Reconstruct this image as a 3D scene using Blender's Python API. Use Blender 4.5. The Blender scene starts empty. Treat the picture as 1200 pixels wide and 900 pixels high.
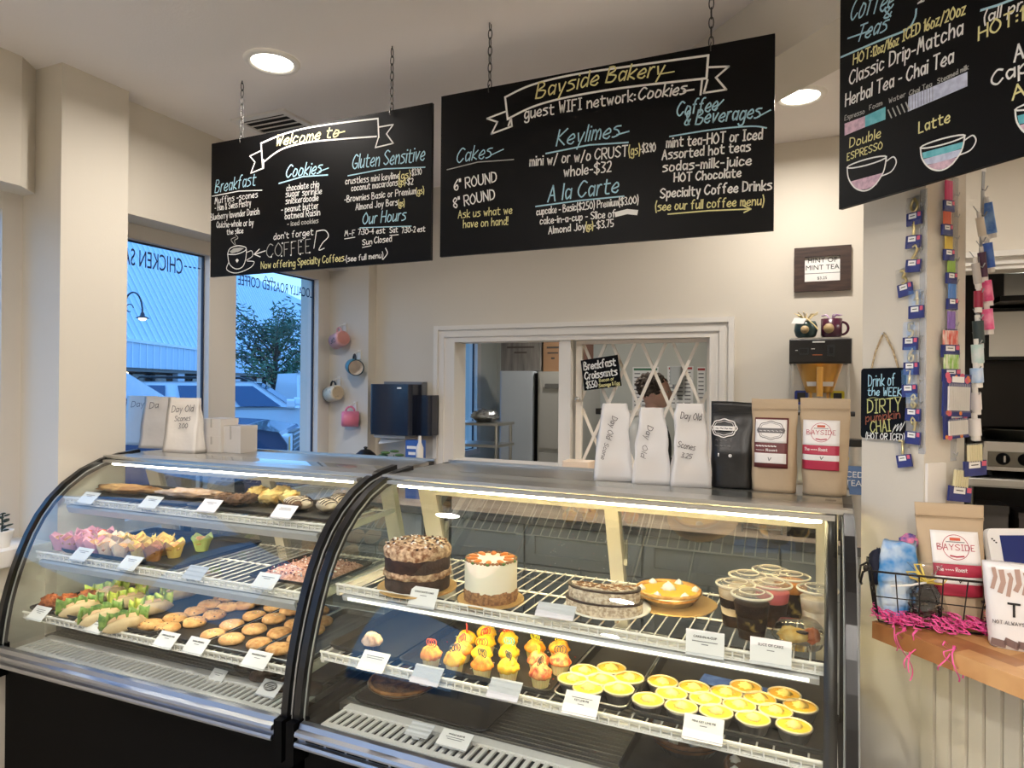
import bpy, math, random
from math import sin, cos, pi, radians, sqrt, atan2
from mathutils import Vector, Matrix, noise
random.seed(11)
scene = bpy.context.scene
COL = scene.collection

def lin(c):
    r = []
    for v in c[:3]:
        v = v / 255.0
        r.append(v / 12.92 if v <= .04045 else ((v + .055) / 1.055) ** 2.4)
    return (*r, 1.0)

# ------------------------------------------------------------------ camera
FPX = 790.0
YAW, PITCH, ROLL = radians(23.8), radians(.15), radians(.5)
EYE = Vector((0, 0, 1.55))
fwd = Vector((-sin(YAW) * cos(PITCH), cos(YAW) * cos(PITCH), sin(PITCH)))
r0 = Vector((cos(YAW), sin(YAW), 0)); u0 = r0.cross(fwd)
rgt = r0 * cos(ROLL) + u0 * sin(ROLL); upv = -r0 * sin(ROLL) + u0 * cos(ROLL)
cam_d = bpy.data.cameras.new('camera'); cam = bpy.data.objects.new('camera', cam_d); COL.objects.link(cam)
cam_d.sensor_width = 36; cam_d.lens = FPX / 1200 * 36; cam_d.clip_start = .02; cam_d.clip_end = 200
mw = Matrix((rgt, upv, -fwd)).transposed().to_4x4(); mw.translation = EYE
cam.matrix_world = mw
scene.camera = cam

# ------------------------------------------------------------------ exposure, sky, room lamps
vs = scene.view_settings
vs.view_transform = 'Standard'; vs.look = 'None'; vs.gamma = 1; vs.use_curve_mapping = False
vs.exposure = 0.08
cy = scene.cycles
cy.max_bounces = 10; cy.diffuse_bounces = 4; cy.glossy_bounces = 5; cy.transmission_bounces = 6
cy.transparent_max_bounces = 32; cy.sample_clamp_indirect = 4.0
cy.caustics_reflective = False; cy.caustics_refractive = False
cy.use_denoising = True
SKY = 2.3
LAMP = 27.0          # each recessed ceiling lamp
CASE = 42.0        # emission of the tubes in the display cases
w = bpy.data.worlds.new('dusk_sky'); scene.world = w; w.use_nodes = True
nt = w.node_tree; bg = nt.nodes['Background']
tc = nt.nodes.new('ShaderNodeTexCoord'); sep = nt.nodes.new('ShaderNodeSeparateXYZ'); rmp = nt.nodes.new('ShaderNodeValToRGB')
nt.links.new(tc.outputs['Generated'], sep.inputs[0]); nt.links.new(sep.outputs['Z'], rmp.inputs[0])
rmp.color_ramp.elements[0].position = .0; rmp.color_ramp.elements[0].color = lin((140, 196, 250))
rmp.color_ramp.elements[1].position = .6; rmp.color_ramp.elements[1].color = lin((98, 164, 244))
nt.links.new(rmp.outputs[0], bg.inputs[0]); bg.inputs[1].default_value = SKY

# ------------------------------------------------------------------ ray helpers: from photograph pixels to points on real planes
def ray(x, y): return fwd + rgt * ((x - 600) / FPX) + upv * ((450 - y) / FPX)
def onY(x, y, Y): d = ray(x, y); return EYE + d * (Y / d.y)
def onZ(x, y, Z): d = ray(x, y); return EYE + d * ((Z - EYE.z) / d.z)
def onX(x, y, X): d = ray(x, y); return EYE + d * (X / d.x)
def onS(x, y, S): d = ray(x, y); return EYE + d * (S / (d.x + d.y))

# ------------------------------------------------------------------ materials
MATS = {}
def mat(name, rgb, rough=.6, metal=0., rgb2=None, scale=20., mix=.5, bump=0., bscale=None, spec=.5, emit=None, es=0., coat=0., sss=0., detail=3., trans=0., stretch=None):
    if name in MATS: return MATS[name]
    m = bpy.data.materials.new(name); m.use_nodes = True; MATS[name] = m
    nt = m.node_tree; b = nt.nodes['Principled BSDF']
    b.inputs['Base Color'].default_value = lin(rgb); b.inputs['Roughness'].default_value = rough
    b.inputs['Metallic'].default_value = metal; b.inputs['Specular IOR Level'].default_value = spec
    b.inputs['Coat Weight'].default_value = coat
    if sss: b.inputs['Subsurface Weight'].default_value = sss; b.inputs['Subsurface Scale'].default_value = .01
    if trans: b.inputs['Transmission Weight'].default_value = trans
    if emit: b.inputs['Emission Color'].default_value = lin(emit); b.inputs['Emission Strength'].default_value = es
    if rgb2 or bump:
        t = nt.nodes.new('ShaderNodeTexCoord')
        src = t.outputs['Object']
        if stretch:
            mp = nt.nodes.new('ShaderNodeMapping'); mp.inputs['Scale'].default_value = stretch
            nt.links.new(src, mp.inputs[0]); src = mp.outputs[0]
    if rgb2:
        n = nt.nodes.new('ShaderNodeTexNoise'); n.inputs['Scale'].default_value = scale; n.inputs['Detail'].default_value = detail
        r = nt.nodes.new('ShaderNodeValToRGB'); e = r.color_ramp.elements
        e[0].position = mix - .13; e[0].color = lin(rgb); e[1].position = mix + .13; e[1].color = lin(rgb2)
        nt.links.new(src, n.inputs['Vector']); nt.links.new(n.outputs['Fac'], r.inputs[0]); nt.links.new(r.outputs[0], b.inputs['Base Color'])
    if bump:
        n2 = nt.nodes.new('ShaderNodeTexNoise'); n2.inputs['Scale'].default_value = bscale or scale; n2.inputs['Detail'].default_value = 4
        bp = nt.nodes.new('ShaderNodeBump'); bp.inputs['Strength'].default_value = bump; bp.inputs['Distance'].default_value = .01
        nt.links.new(src, n2.inputs['Vector']); nt.links.new(n2.outputs['Fac'], bp.inputs['Height']); nt.links.new(bp.outputs[0], b.inputs['Normal'])
    return m

def pane(name, tint=(255, 255, 255), ior=1.5, rough=0., boost=1.0):
    """thin clear sheet: straight-through light plus Fresnel reflection"""
    if name in MATS: return MATS[name]
    m = bpy.data.materials.new(name); m.use_nodes = True; MATS[name] = m
    nt = m.node_tree; nt.nodes.remove(nt.nodes['Principled BSDF']); out = nt.nodes['Material Output']
    t = nt.nodes.new('ShaderNodeBsdfTransparent'); t.inputs[0].default_value = lin(tint)
    g = nt.nodes.new('ShaderNodeBsdfGlossy'); g.inputs['Roughness'].default_value = rough
    f = nt.nodes.new('ShaderNodeLayerWeight'); f.inputs[0].default_value = .5; r0_ = ((ior-1)/(ior+1))**2
    pw = nt.nodes.new('ShaderNodeMath'); pw.operation = 'POWER'; pw.inputs[1].default_value = 5.
    ma = nt.nodes.new('ShaderNodeMath'); ma.operation = 'MULTIPLY_ADD'; ma.inputs[1].default_value = 1-r0_; ma.inputs[2].default_value = r0_
    mx = nt.nodes.new('ShaderNodeMixShader')
    mu = nt.nodes.new('ShaderNodeMath'); mu.operation = 'MULTIPLY'; mu.inputs[1].default_value = boost; mu.use_clamp = True
    nt.links.new(f.outputs['Facing'], pw.inputs[0]); nt.links.new(pw.outputs[0], ma.inputs[0]); nt.links.new(ma.outputs[0], mu.inputs[0]); nt.links.new(mu.outputs[0], mx.inputs[0])
    nt.links.new(t.outputs[0], mx.inputs[1]); nt.links.new(g.outputs[0], mx.inputs[2]); nt.links.new(mx.outputs[0], out.inputs[0])
    return m

def sheer(name, rgb, amount, rough=.5):
    """a see-through sheet such as glassine or plastic film: part clear, part milky"""
    if name in MATS: return MATS[name]
    m = bpy.data.materials.new(name); m.use_nodes = True; MATS[name] = m
    nt = m.node_tree; b = nt.nodes['Principled BSDF']; out = nt.nodes['Material Output']
    b.inputs['Base Color'].default_value = lin(rgb); b.inputs['Roughness'].default_value = rough
    t = nt.nodes.new('ShaderNodeBsdfTransparent'); mx = nt.nodes.new('ShaderNodeMixShader'); mx.inputs[0].default_value = amount
    nt.links.new(t.outputs[0], mx.inputs[1]); nt.links.new(b.outputs[0], mx.inputs[2]); nt.links.new(mx.outputs[0], out.inputs[0])
    return m

def glow(name, rgb, s):
    if name in MATS: return MATS[name]
    m = bpy.data.materials.new(name); m.use_nodes = True; MATS[name] = m
    nt = m.node_tree; nt.nodes.remove(nt.nodes['Principled BSDF'])
    e = nt.nodes.new('ShaderNodeEmission'); e.inputs[0].default_value = lin(rgb); e.inputs[1].default_value = s
    nt.links.new(e.outputs[0], nt.nodes['Material Output'].inputs[0]); return m

# ------------------------------------------------------------------ mesh helper
class MB:
    def __init__(s): s.v = []; s.f = []; s.mi = []; s.ms = []; s.sm = []; s.T = None
    def slot(s, m):
        if m not in s.ms: s.ms.append(m)
        return s.ms.index(m)
    def add(s, vs, fs, m, smooth=False):
        o = len(s.v); k = s.slot(m)
        for p in vs:
            p = Vector(p)
            s.v.append(s.T @ p if s.T is not None else p)
        for f in fs: s.f.append([o + i for i in f]); s.mi.append(k); s.sm.append(smooth)
        return s
    def box(s, a, b, m):
        x0, y0, z0 = [min(p, q) for p, q in zip(a, b)]; x1, y1, z1 = [max(p, q) for p, q in zip(a, b)]
        v = [(x0,y0,z0),(x1,y0,z0),(x1,y1,z0),(x0,y1,z0),(x0,y0,z1),(x1,y0,z1),(x1,y1,z1),(x0,y1,z1)]
        return s.add(v, [(0,3,2,1),(4,5,6,7),(0,1,5,4),(1,2,6,5),(2,3,7,6),(3,0,4,7)], m)
    def rbox(s, a, b, m, r=.01, ax=2, seg=3, smooth=False):
        """box with rounded edges along one axis"""
        lo = [min(p, q) for p, q in zip(a, b)]; hi = [max(p, q) for p, q in zip(a, b)]
        i, j = [k for k in range(3) if k != ax]
        if ax == 1: i, j = 2, 0
        pts = []
        for cx, cy_, a0 in ((hi[i]-r, hi[j]-r, 0), (lo[i]+r, hi[j]-r, pi/2), (lo[i]+r, lo[j]+r, pi), (hi[i]-r, lo[j]+r, 3*pi/2)):
            for k in range(seg + 1): t = a0 + k * pi / 2 / seg; pts.append((cx + r*cos(t), cy_ + r*sin(t)))
        n = len(pts); v = []
        for h in (lo[ax], hi[ax]):
            for p in pts:
                q = [0, 0, 0]; q[i] = p[0]; q[j] = p[1]; q[ax] = h; v.append(q)
        return s.add(v, [tuple(range(n))[::-1], tuple(range(n, 2*n))] , m).add(v, [(k, (k+1) % n, n+(k+1) % n, n+k) for k in range(n)], m, smooth)
    def prism(s, pts, d, m, smooth=False):
        """planar polygon (3-D points) pushed along vector d"""
        n = len(pts); d = Vector(d); v = [Vector(p) for p in pts] + [Vector(p) + d for p in pts]
        return s.add(v, [tuple(range(n))[::-1], tuple(range(n, 2*n))], m).add(v, [(k, (k+1) % n, n+(k+1) % n, n+k) for k in range(n)], m, smooth)
    def lathe(s, prof, c, m, seg=24, smooth=True, axis=None, cap=True, wob=0.):
        """profile [(r,z)...] turned about the z axis (or axis) at c"""
        c = Vector(c); v = []; f = []
        R = Vector((0,0,1)).rotation_difference(Vector(axis)).to_matrix() if axis is not None else Matrix.Identity(3)
        for r, z in prof:
            for k in range(seg):
                t = 2*pi*k/seg; rr = r*(1+wob*sin(5*t+z*90)) if wob else r
                v.append(c + R @ Vector((rr*cos(t), rr*sin(t), z)))
        for a in range(len(prof)-1):
            for k in range(seg):
                k2 = (k+1) % seg; f.append((a*seg+k, a*seg+k2, (a+1)*seg+k2, (a+1)*seg+k))
        s.add(v, f, m, smooth)
        if cap:
            n = len(prof)
            if prof[0][0] > 1e-6: s.add(v[:seg], [tuple(range(seg))[::-1]], m)
            if prof[-1][0] > 1e-6: s.add(v[(n-1)*seg:], [tuple(range(seg))], m)
        return s
    def cyl(s, p, q, r, m, seg=16, r2=None, smooth=True):
        p = Vector(p); q = Vector(q); d = q - p
        return s.lathe([(r, 0), (r if r2 is None else r2, d.length)], p, m, seg, smooth, d.normalized())
    def tube(s, path, r, m, seg=6, closed=False, smooth=True):
        P = [Vector(p) for p in path]; n = len(P); v = []; f = []; up = None
        for i in range(n):
            a = P[(i-1) % n] if (i > 0 or closed) else P[i]; b = P[(i+1) % n] if (i < n-1 or closed) else P[i]
            t = (b - a); t = t.normalized() if t.length > 1e-9 else Vector((0,0,1))
            if up is None:
                up = t.orthogonal().normalized()
            else:
                up = (up - t * up.dot(t)); up = up.normalized() if up.length > 1e-6 else t.orthogonal().normalized()
            w_ = t.cross(up); rr = r[i] if isinstance(r, (list, tuple)) else r
            for k in range(seg): th = 2*pi*k/seg; v.append(P[i] + up*(rr*cos(th)) + w_*(rr*sin(th)))
        for i in range(n if closed else n-1):
            j = (i+1) % n
            for k in range(seg): k2 = (k+1) % seg; f.append((i*seg+k, i*seg+k2, j*seg+k2, j*seg+k))
        s.add(v, f, m, smooth)
        if not closed: s.add(v[:seg], [tuple(range(seg))[::-1]], m); s.add(v[-seg:], [tuple(range(seg))], m)
        return s
    def ball(s, c, r, m, seg=12, rings=8, jit=0., fr=8., half=False, seed=0.):
        """ellipsoid, optionally lumpy; half keeps the upper part"""
        c = Vector(c); r = Vector(r) if not isinstance(r, (int, float)) else Vector((r, r, r)); v = []; f = []
        lo = 0 if half else -pi/2
        for i in range(rings+1):
            ph = lo + (pi/2 - lo)*i/rings
            for k in range(seg):
                t = 2*pi*k/seg; d = Vector((cos(ph)*cos(t), cos(ph)*sin(t), sin(ph)))
                q = 1 + (jit * noise.noise(d*fr*.3 + Vector((seed, seed*1.7, seed*.3))) if jit else 0)
                v.append(c + Vector((d.x*r.x, d.y*r.y, d.z*r.z))*q)
        for i in range(rings):
            for k in range(seg): k2 = (k+1) % seg; f.append((i*seg+k, i*seg+k2, (i+1)*seg+k2, (i+1)*seg+k))
        if half: f.append(tuple(range(seg))[::-1])
        return s.add(v, f, m, True)
    def build(s, name, parent=None, loc=None):
        me = bpy.data.meshes.new(name); me.from_pydata([tuple(p) for p in s.v], [], s.f)
        for m in s.ms: me.materials.append(m)
        me.polygons.foreach_set('material_index', s.mi); me.polygons.foreach_set('use_smooth', s.sm); me.update()
        o = bpy.data.objects.new(name, me); COL.objects.link(o)
        if parent: o.parent = parent
        if loc is not None: o.location = loc
        return o

def thing(name, label, cat, loc=(0, 0, 0), rz=0., group=None):
    o = bpy.data.objects.new(name, None); COL.objects.link(o); o.location = loc; o.rotation_euler = (0, 0, rz)
    o.empty_display_size = .05
    o['label'] = label; o['category'] = cat
    if group: o['group'] = group
    return o
def tag(o, label, cat, group=None, kind=None):
    o['label'] = label; o['category'] = cat
    if group: o['group'] = group
    if kind: o['kind'] = kind
    return o
def struct(o, label=None):
    o['kind'] = 'structure'
    if label: o['label'] = label
    return o
def dup(root, loc, rz, label, group=None):
    r = root.copy(); COL.objects.link(r); r.location = loc; r.rotation_euler = (0, 0, rz); r['label'] = label
    if group: r['group'] = group
    kids = [o for o in root.children]
    for ch in kids:
        c = ch.copy(); COL.objects.link(c); c.parent = r
        for g in ch.children:
            d = g.copy(); COL.objects.link(d); d.parent = c
    return r
def back(p, d):
    """a point moved d further from the viewer, level"""
    q = Vector((p.x, p.y, 0)).normalized()*d; return Vector((p.x+q.x, p.y+q.y, p.z))
def basis(o, x, y, z):
    """matrix whose columns are the given axes at o"""
    m = Matrix((Vector(x), Vector(y), Vector(z))).transposed().to_4x4(); m.translation = Vector(o); return m
ORD = ['first', 'second', 'third', 'fourth', 'fifth', 'sixth', 'seventh', 'eighth', 'ninth', 'tenth', 'eleventh', 'twelfth', 'thirteenth', 'fourteenth']

# ------------------------------------------------------------------ handwriting: single-stroke letters drawn as ribbons
# a point is x digit then y letter (d = baseline, i = x-height, l = cap height); ~ marks a smooth stroke
GL = {
'A':'0d2l4d 1g3g','B':'0d0l ~0l2l3j0h ~0h4g3d0d','C':'~4k2l0i0f2d4f','D':'0d0l ~0l3k4h3e0d','E':'3d0d0l3l 0h2h','F':'0d0l3l 0h2h',
'G':'~4k2l0i0f2d4e4g 2g4g','H':'0d0l 4d4l 0h4h','I':'1d1l 0l2l 0d2d','J':'~3l3f2d0e','K':'0d0l 4l0h4d','L':'0l0d3d','M':'0d1l2g3l4d','N':'0d0l4d4l',
'O':'~2l0i0f2d4f4i2l','P':'0d0l ~0l3l4j3h0h','Q':'~2l0i0f2d4f4i2l 2f4d','R':'0d0l ~0l3l4j3h0h 1h4d','S':'~4k2l0j2h4f2d0e','T':'0l4l 2l2d',
'U':'~0l0f2d4f4l','V':'0l2d4l','W':'0l1d2i3d4l','X':'0l4d 4l0d','Y':'0l2h4l 2h2d','Z':'0l4l0d4d',
'a':'~3h1i0g1d3f 3i3d','b':'0l0d ~0g2i3g2d0e','c':'~3h1i0f1d3e','d':'~3h1i0f1d3f 3l3d','e':'~0f3g2i0g0e2d3e','f':'~3l2l1j1d 0i2i',
'g':'~3h1i0f1d3f ~3i3b1a0b','h':'0l0d ~0g2i3g3d','i':'0i0d 0k0k','j':'~1i1b0a 1k1k','k':'0l0d 3i0f3d','l':'0l0d','m':'0i0d ~0g1i2g2d ~2g3i4g4d',
'n':'0i0d ~0g2i3g3d','o':'~1i0f1d3e3h1i','p':'0i0a ~0g2i3g2d0e','q':'~3h1i0f1d3f 3i3a','r':'0i0d ~0g1i2i','s':'~3i1i0h2g3e1d0d','t':'~1k1e2d3d 0i3i',
'u':'~0i0e1d3f 3i3d','v':'0i1d3i','w':'0i1d2h3d4i','x':'0i3d 3i0d','y':'0i1e 3i1a','z':'0i3i0d3d',
'0':'~2l0i0f2d4f4i2l','1':'0j1l1d','2':'~0k2l3j2g0d 0d3d','3':'~0l3k1h ~1h3f2d0d','4':'2d2l0g3g','5':'3l0l0h ~0h3g2d0d','6':'~3l0h0e2d3f2h0f','7':'0l3l1d',
'8':'~1h0j2l3j1h0f2d3f1h','9':'~3j1l0j1h3j 3j2d','$':'~4k2l0j2h4f2d0e 2m2c','-':'0g2g','.':'0d0d','/':'0c3l',"'":'0l0j','"':'0l0j 1l1j','(':'~1m0h1b',')':'~0m1h0b',
':':'0e0e 0h0h','!':'0l0g 0d0d','&':'~3d0j1l2j0e2d3g',',':'0d0b','*':'0g2i 0i2g','~':'~0g1h2f3g','>':'0g3g 2h3g2f','<':'3g0g 1h0g1f','+':'0g2g 1h1f'}
def cr(P, n=4):
    o = []; L = len(P)
    for i in range(L-1):
        a = P[max(i-1, 0)]; b = P[i]; c = P[i+1]; d = P[min(i+2, L-1)]
        for k in range(n):
            t = k/n; o.append(tuple(.5*((2*b[j]) + (-a[j]+c[j])*t + (2*a[j]-5*b[j]+4*c[j]-d[j])*t*t + (-a[j]+3*b[j]-3*c[j]+d[j])*t**3) for j in (0, 1)))
    o.append(P[-1]); return o
GCACHE = {}
def glyph(ch):
    if ch not in GCACHE:
        st = []
        for part in GL[ch].split():
            s_ = part.startswith('~') and len(part) > 1; q = part[1:] if s_ else part
            P = [(float(q[i]), ord(q[i+1]) - 100.) for i in range(0, len(q), 2)]
            st.append(cr(P) if s_ else P)
        GCACHE[ch] = (st, max(p[0] for s_ in st for p in s_))
    return GCACHE[ch]
def ribbon(mb, P, w, fn, m, lift=.0):
    """flat stroke along 2-D points; fn turns (x, y) into a 3-D point"""
    if len(P) == 2 and (P[0][0]-P[1][0])**2 + (P[0][1]-P[1][1])**2 < (w*.5)**2:
        x, y = P[0]; h = w*.6
        mb.add([fn(x-h, y-h), fn(x+h, y-h), fn(x+h, y+h), fn(x-h, y+h)], [(0,1,2,3)], m); return
    for i in range(1, len(P)-1):                                     # break the stroke at sharp corners
        ax, ay, bx, by = P[i][0]-P[i-1][0], P[i][1]-P[i-1][1], P[i+1][0]-P[i][0], P[i+1][1]-P[i][1]
        if ax*bx+ay*by < .45*sqrt((ax*ax+ay*ay)*(bx*bx+by*by)):
            ribbon(mb, P[:i+1], w, fn, m); ribbon(mb, P[i:], w, fn, m); return
    v = []; n = len(P)
    for i in range(n):
        a = P[max(i-1, 0)]; b = P[min(i+1, n-1)]; dx, dy = b[0]-a[0], b[1]-a[1]; L = sqrt(dx*dx+dy*dy) or 1
        nx, ny = -dy/L*w/2, dx/L*w/2; e = (w*.4 if i in (0, n-1) else 0) * (-1 if i == 0 else 1); x, y = P[i][0]+dx/L*e, P[i][1]+dy/L*e
        v += [fn(x+nx, y+ny), fn(x-nx, y-ny)]
    mb.add(v, [(2*i, 2*i+1, 2*i+3, 2*i+2) for i in range(n-1)], m)
def text2d(txt, slant=0., gap=1.5, jig=0.):
    """strokes in glyph units, total width"""
    x = 0.; out = []; rnd = random.Random(txt)
    for ch in txt:
        if ch == ' ': x += 2.6; continue
        st, wd = glyph(ch if ch in GL else '-')
        dy = rnd.uniform(-jig, jig)
        for s_ in st: out.append([(x + p[0] + slant*p[1], p[1]+dy) for p in s_])
        x += wd + gap
    return out, x - gap
def write(mb, txt, p0, p1, hpx, fn, m, w, slant=0., jig=.25, fit=True):
    """text along the line p0 -> p1 (2-D), cap height hpx"""
    st, wd = text2d(txt, slant, jig=jig); dx, dy = p1[0]-p0[0], p1[1]-p0[1]; L = sqrt(dx*dx+dy*dy); ux, uy = dx/L, dy/L
    sx = L/wd if (fit and wd > .5) else hpx/8; sy = hpx/8
    for s_ in st:
        ribbon(mb, [(p0[0] + ux*q[0]*sx - uy*q[1]*sy, p0[1] + uy*q[0]*sx + ux*q[1]*sy) for q in s_], w, fn, m)

def type_text(name, txt, size, M, m, parent=None, align='CENTER', ext=.0004):
    """plain printed lettering (built-in typeface) as a mesh on the plane of M"""
    cu = bpy.data.curves.new(name, 'FONT'); cu.body = txt; cu.size = size; cu.align_x = align; cu.align_y = 'CENTER'; cu.extrude = ext
    cu.resolution_u = 3
    o = bpy.data.objects.new(name, cu); dg = None
    COL.objects.link(o)
    me = bpy.data.meshes.new_from_object(o); COL.objects.unlink(o); bpy.data.objects.remove(o)
    me.transform(M); me.materials.clear(); me.materials.append(m)
    r = bpy.data.objects.new(name, me); COL.objects.link(r)
    if parent: r.parent = parent
    return r
# ================================================================== the room
WALL = mat('wall_paint', (214, 207, 193), .75, bump=.04, bscale=160)
WALLK = mat('kitchen_wall_paint', (198, 200, 190), .7)
CEIL = mat('ceiling_paint', (238, 232, 226), .85, bump=.06, bscale=120)
WHITE = mat('white_gloss_paint', (236, 232, 224), .35)
TRIMW = mat('white_trim_paint', (226, 222, 214), .4)
FRAME = mat('window_frame_paint', (216, 210, 200), .45)
FLOORM = mat('floor_tile', (196, 192, 184), .35, rgb2=(182, 177, 168), scale=6)
GLASS = pane('window_glass')
BLACKP = mat('black_plastic', (16, 16, 17), .4)
STEEL = mat('stainless_steel', (196, 196, 194), .28, 1., bump=.02, bscale=200)
STEELD = mat('brushed_dark_steel', (120, 119, 114), .25, 1.)
INK = mat('black_ink', (26, 24, 26), .7)
PAPER = mat('white_card', (240, 239, 235), .6)
CH = 2.785
BY = 3.65

m = MB(); m.box((-3.2, -4.2, -.12), (3.4, 6.4, 0), FLOORM); struct(m.build('floor'))
m = MB(); m.box((-3.2, -4.2, CH), (3.4, 3.78, CH+.1), CEIL); struct(m.build('ceiling'))
m = MB(); m.box((-3.2, 3.78, 2.6), (3.4, 6.4, 2.7), CEIL); struct(m.build('ceiling_kitchen'))
# back wall with the serving hatch and the kitchen doorway
HX0, HX1, HZ0, HZ1 = -2.0, -.465, 1.09, 1.825
DX0, DX1, DZ = .56, 1.75, 2.09
m = MB()
for a, b in (((-3.2, 0), (HX0, CH)), ((HX0, 0), (HX1, HZ0)), ((HX0, HZ1), (HX1, CH)), ((HX1, 0), (DX0, CH)), ((DX0, DZ), (DX1, CH)), ((DX1, 0), (3.4, CH))):
    m.box((a[0], BY, a[1]), (b[0], BY+.12, b[1]), WALL)
m.box((-2.9, BY-.085, 0), (-2.577, BY, CH), WALL)      # the projecting end of the wall, where the mugs hang
struct(m.build('wall_back'))
m = MB()
for a, b in (((HX0-.13, HZ0-.09), (HX0, HZ1+.09)), ((HX1, HZ0-.09), (HX1+.11, HZ1+.09)), ((HX0, HZ1), (HX1, HZ1+.09)), ((HX0, HZ0-.09), (HX1, HZ0))):
    m.box((a[0], BY-.018, a[1]), (b[0], BY-.0005, b[1]), TRIMW)
for dd, t in ((.0, .012), (.045, .008)):                # raised edges of the moulding
    for a, b in (((HX0-.13+dd, HZ0-.09+dd), (HX0-.13+dd+.028, HZ1+.09-dd)), ((HX1+.11-dd-.028, HZ0-.09+dd), (HX1+.11-dd, HZ1+.09-dd)), ((HX0-.13+dd+.0285, HZ1+.09-dd-.026), (HX1+.11-dd-.0285, HZ1+.0899-dd))):
        m.box((a[0], BY-.018-t, a[1]), (b[0], BY-.017, b[1]), TRIMW)
for a, b in (((HX0-.002, HZ0-.002), (HX0+.012, HZ1)), ((HX1-.012, HZ0), (HX1+.002, HZ1)), ((HX0+.0125, HZ1-.012), (HX1-.0125, HZ1+.002)), ((HX0+.0125, HZ0-.012), (HX1-.0125, HZ0+.006))):
    m.box((a[0], BY-.0195, a[1]), (b[0], BY+.13, b[1]), TRIMW)
m.box((-1.315, BY-.005, HZ0), (-1.245, BY+.1, HZ1), TRIMW)   # post in the middle of the hatch
struct(m.build('trim_1'), 'white moulded casing around the kitchen serving hatch')
m = MB()
m.box((DX0-.09, BY-.02, 0), (DX0, BY-.0005, DZ+.075), TRIMW); m.box((DX1, BY-.02, 0), (DX1+.09, BY-.0005, DZ+.075), TRIMW)
m.box((DX0-.09, BY-.02, DZ), (DX1+.09, BY-.0005, DZ+.075), TRIMW); m.box((DX0-.11, BY-.04, DZ+.055), (DX1+.11, BY-.018, DZ+.08), TRIMW)
m.box((DX0-.09, BY-.028, DZ+.02), (DX1+.09, BY-.018, DZ+.034), TRIMW)
struct(m.build('trim_2'), 'white casing over the kitchen doorway')
# left wall: piers and headers around the window bays
m = MB()
m.box((-3.05, 1.675, 0), (-2.65, 1.955, CH), WALL)
m.box((-3.04, 1.955, 2.29), (-2.735, BY-.085, CH), WALL)
m.box((-3.04, 1.955, 0), (-2.735, BY-.085, .845), WALL)
m.prism([(-2.745, -.2, 2.293), (-2.745, 1.585, 2.293), (-2.81, 1.675, 2.293), (-3.05, 1.675, 2.293), (-3.05, -.2, 2.293)], (0, 0, CH-2.293), WALL)
m.box((-3.05, -.2, 0), (-2.72, 1.675, .87), WALL)
m.box((-3.05, -.5, 0), (-2.65, -.2, CH), WALL); m.box((-3.05, -2.6, 2.3), (-2.745, -.5, CH), WALL); m.box((-3.05, -2.6, 0), (-2.72, -.5, .5), WALL)
m.box((-3.05, -4.2, 0), (-2.65, -2.6, CH), WALL)
m.box((-3.05, 3.77, 0), (-2.9, 4.95, 2.7), WALLK); m.box((-3.05, 5.8, 0), (-2.9, 6.3, 2.7), WALLK); m.box((-3.05, 4.95, 0), (-2.9, 5.8, .9), WALLK); m.box((-3.05, 4.95, 2.1), (-2.9, 5.8, 2.7), WALLK)
struct(m.build('wall_left'))
m = MB(); m.box((3.2, -4.2, 0), (3.35, 6.3, CH), WALL); struct(m.build('wall_right'))
m = MB(); m.box((-3.05, -4.2, 0), (3.35, -4.05, CH), WALL); struct(m.build('wall_front'))
m = MB(); m.box((-3.05, 6.2, 0), (3.35, 6.32, 2.7), WALLK); m.box((.42, 3.77, 0), (.5, 6.2, 2.6), WALLK)
struct(m.build('wall_kitchen'))
# window by the display case
def window(name, y0, y1, z0, z1, mull, lab, fw=.075):
    m = MB(); x0, x1 = -2.97, -2.885
    m.box((x0+.001, y0+fw, z1-.07), (x1-.001, y1-fw, z1), FRAME); m.box((x0+.001, y0+fw, z0), (x1-.001, y1-fw, z0+.05), FRAME)
    m.box((x0, y0, z0), (x1, y0+fw, z1), FRAME); m.box((x0, y1-fw, z0), (x1, y1, z1), FRAME)
    for a, b in mull: m.box((x0, a, z0+.05), (x1, b, z1-.07), FRAME)
    o = struct(m.build(name), lab)
    g = MB(); e = [y0+fw] + [q for ab in mull for q in ab] + [y1-fw]
    for k in range(0, len(e), 2): g.add([(-2.93, e[k], z0+.05), (-2.93, e[k+1], z0+.05), (-2.93, e[k+1], z1-.07), (-2.93, e[k], z1-.07)], [(0, 1, 2, 3)], GLASS)
    g.build('pane', o)
    s_ = MB()
    GASK = mat('dark_gasket', (40, 46, 60), .6)
    for k in range(0, len(e), 2):
        for a, b in (((e[k], z0+.05), (e[k+1], z0+.056)), ((e[k], z1-.077), (e[k+1], z1-.07)), ((e[k], z0+.05), (e[k]+.007, z1-.07)), ((e[k+1]-.007, z0+.05), (e[k+1], z1-.07))):
            s_.box((-2.936, a[0], a[1]), (-2.922, b[0], b[1]), GASK)
    s_.build('gasket', o)
    return o
win1 = window('window_1', 1.955, 3.565, .86, 2.2895, [(2.595, 2.775)], 'two-pane street window behind the case and the paper bags', fw=.11)
win2 = window('window_2', -.2, 1.675, .885, 2.293, [(.7, .82)], 'street window beyond the wall pier with a plant on its sill')
win3 = window('window_3', -2.6, -.5, .5, 2.3, [], 'street window behind the viewer')
win4 = window('window_4', 4.95, 5.8, .9, 2.1, [], 'narrow kitchen window seen through the hatch')
m = MB(); m.box((-2.9, 1.955, .845), (-2.70, 3.565, .86), WHITE); m.box((-2.9, -.2, .87), (-2.68, 1.675, .93), WHITE); struct(m.build('trim_3'), 'white window ledges')
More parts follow.
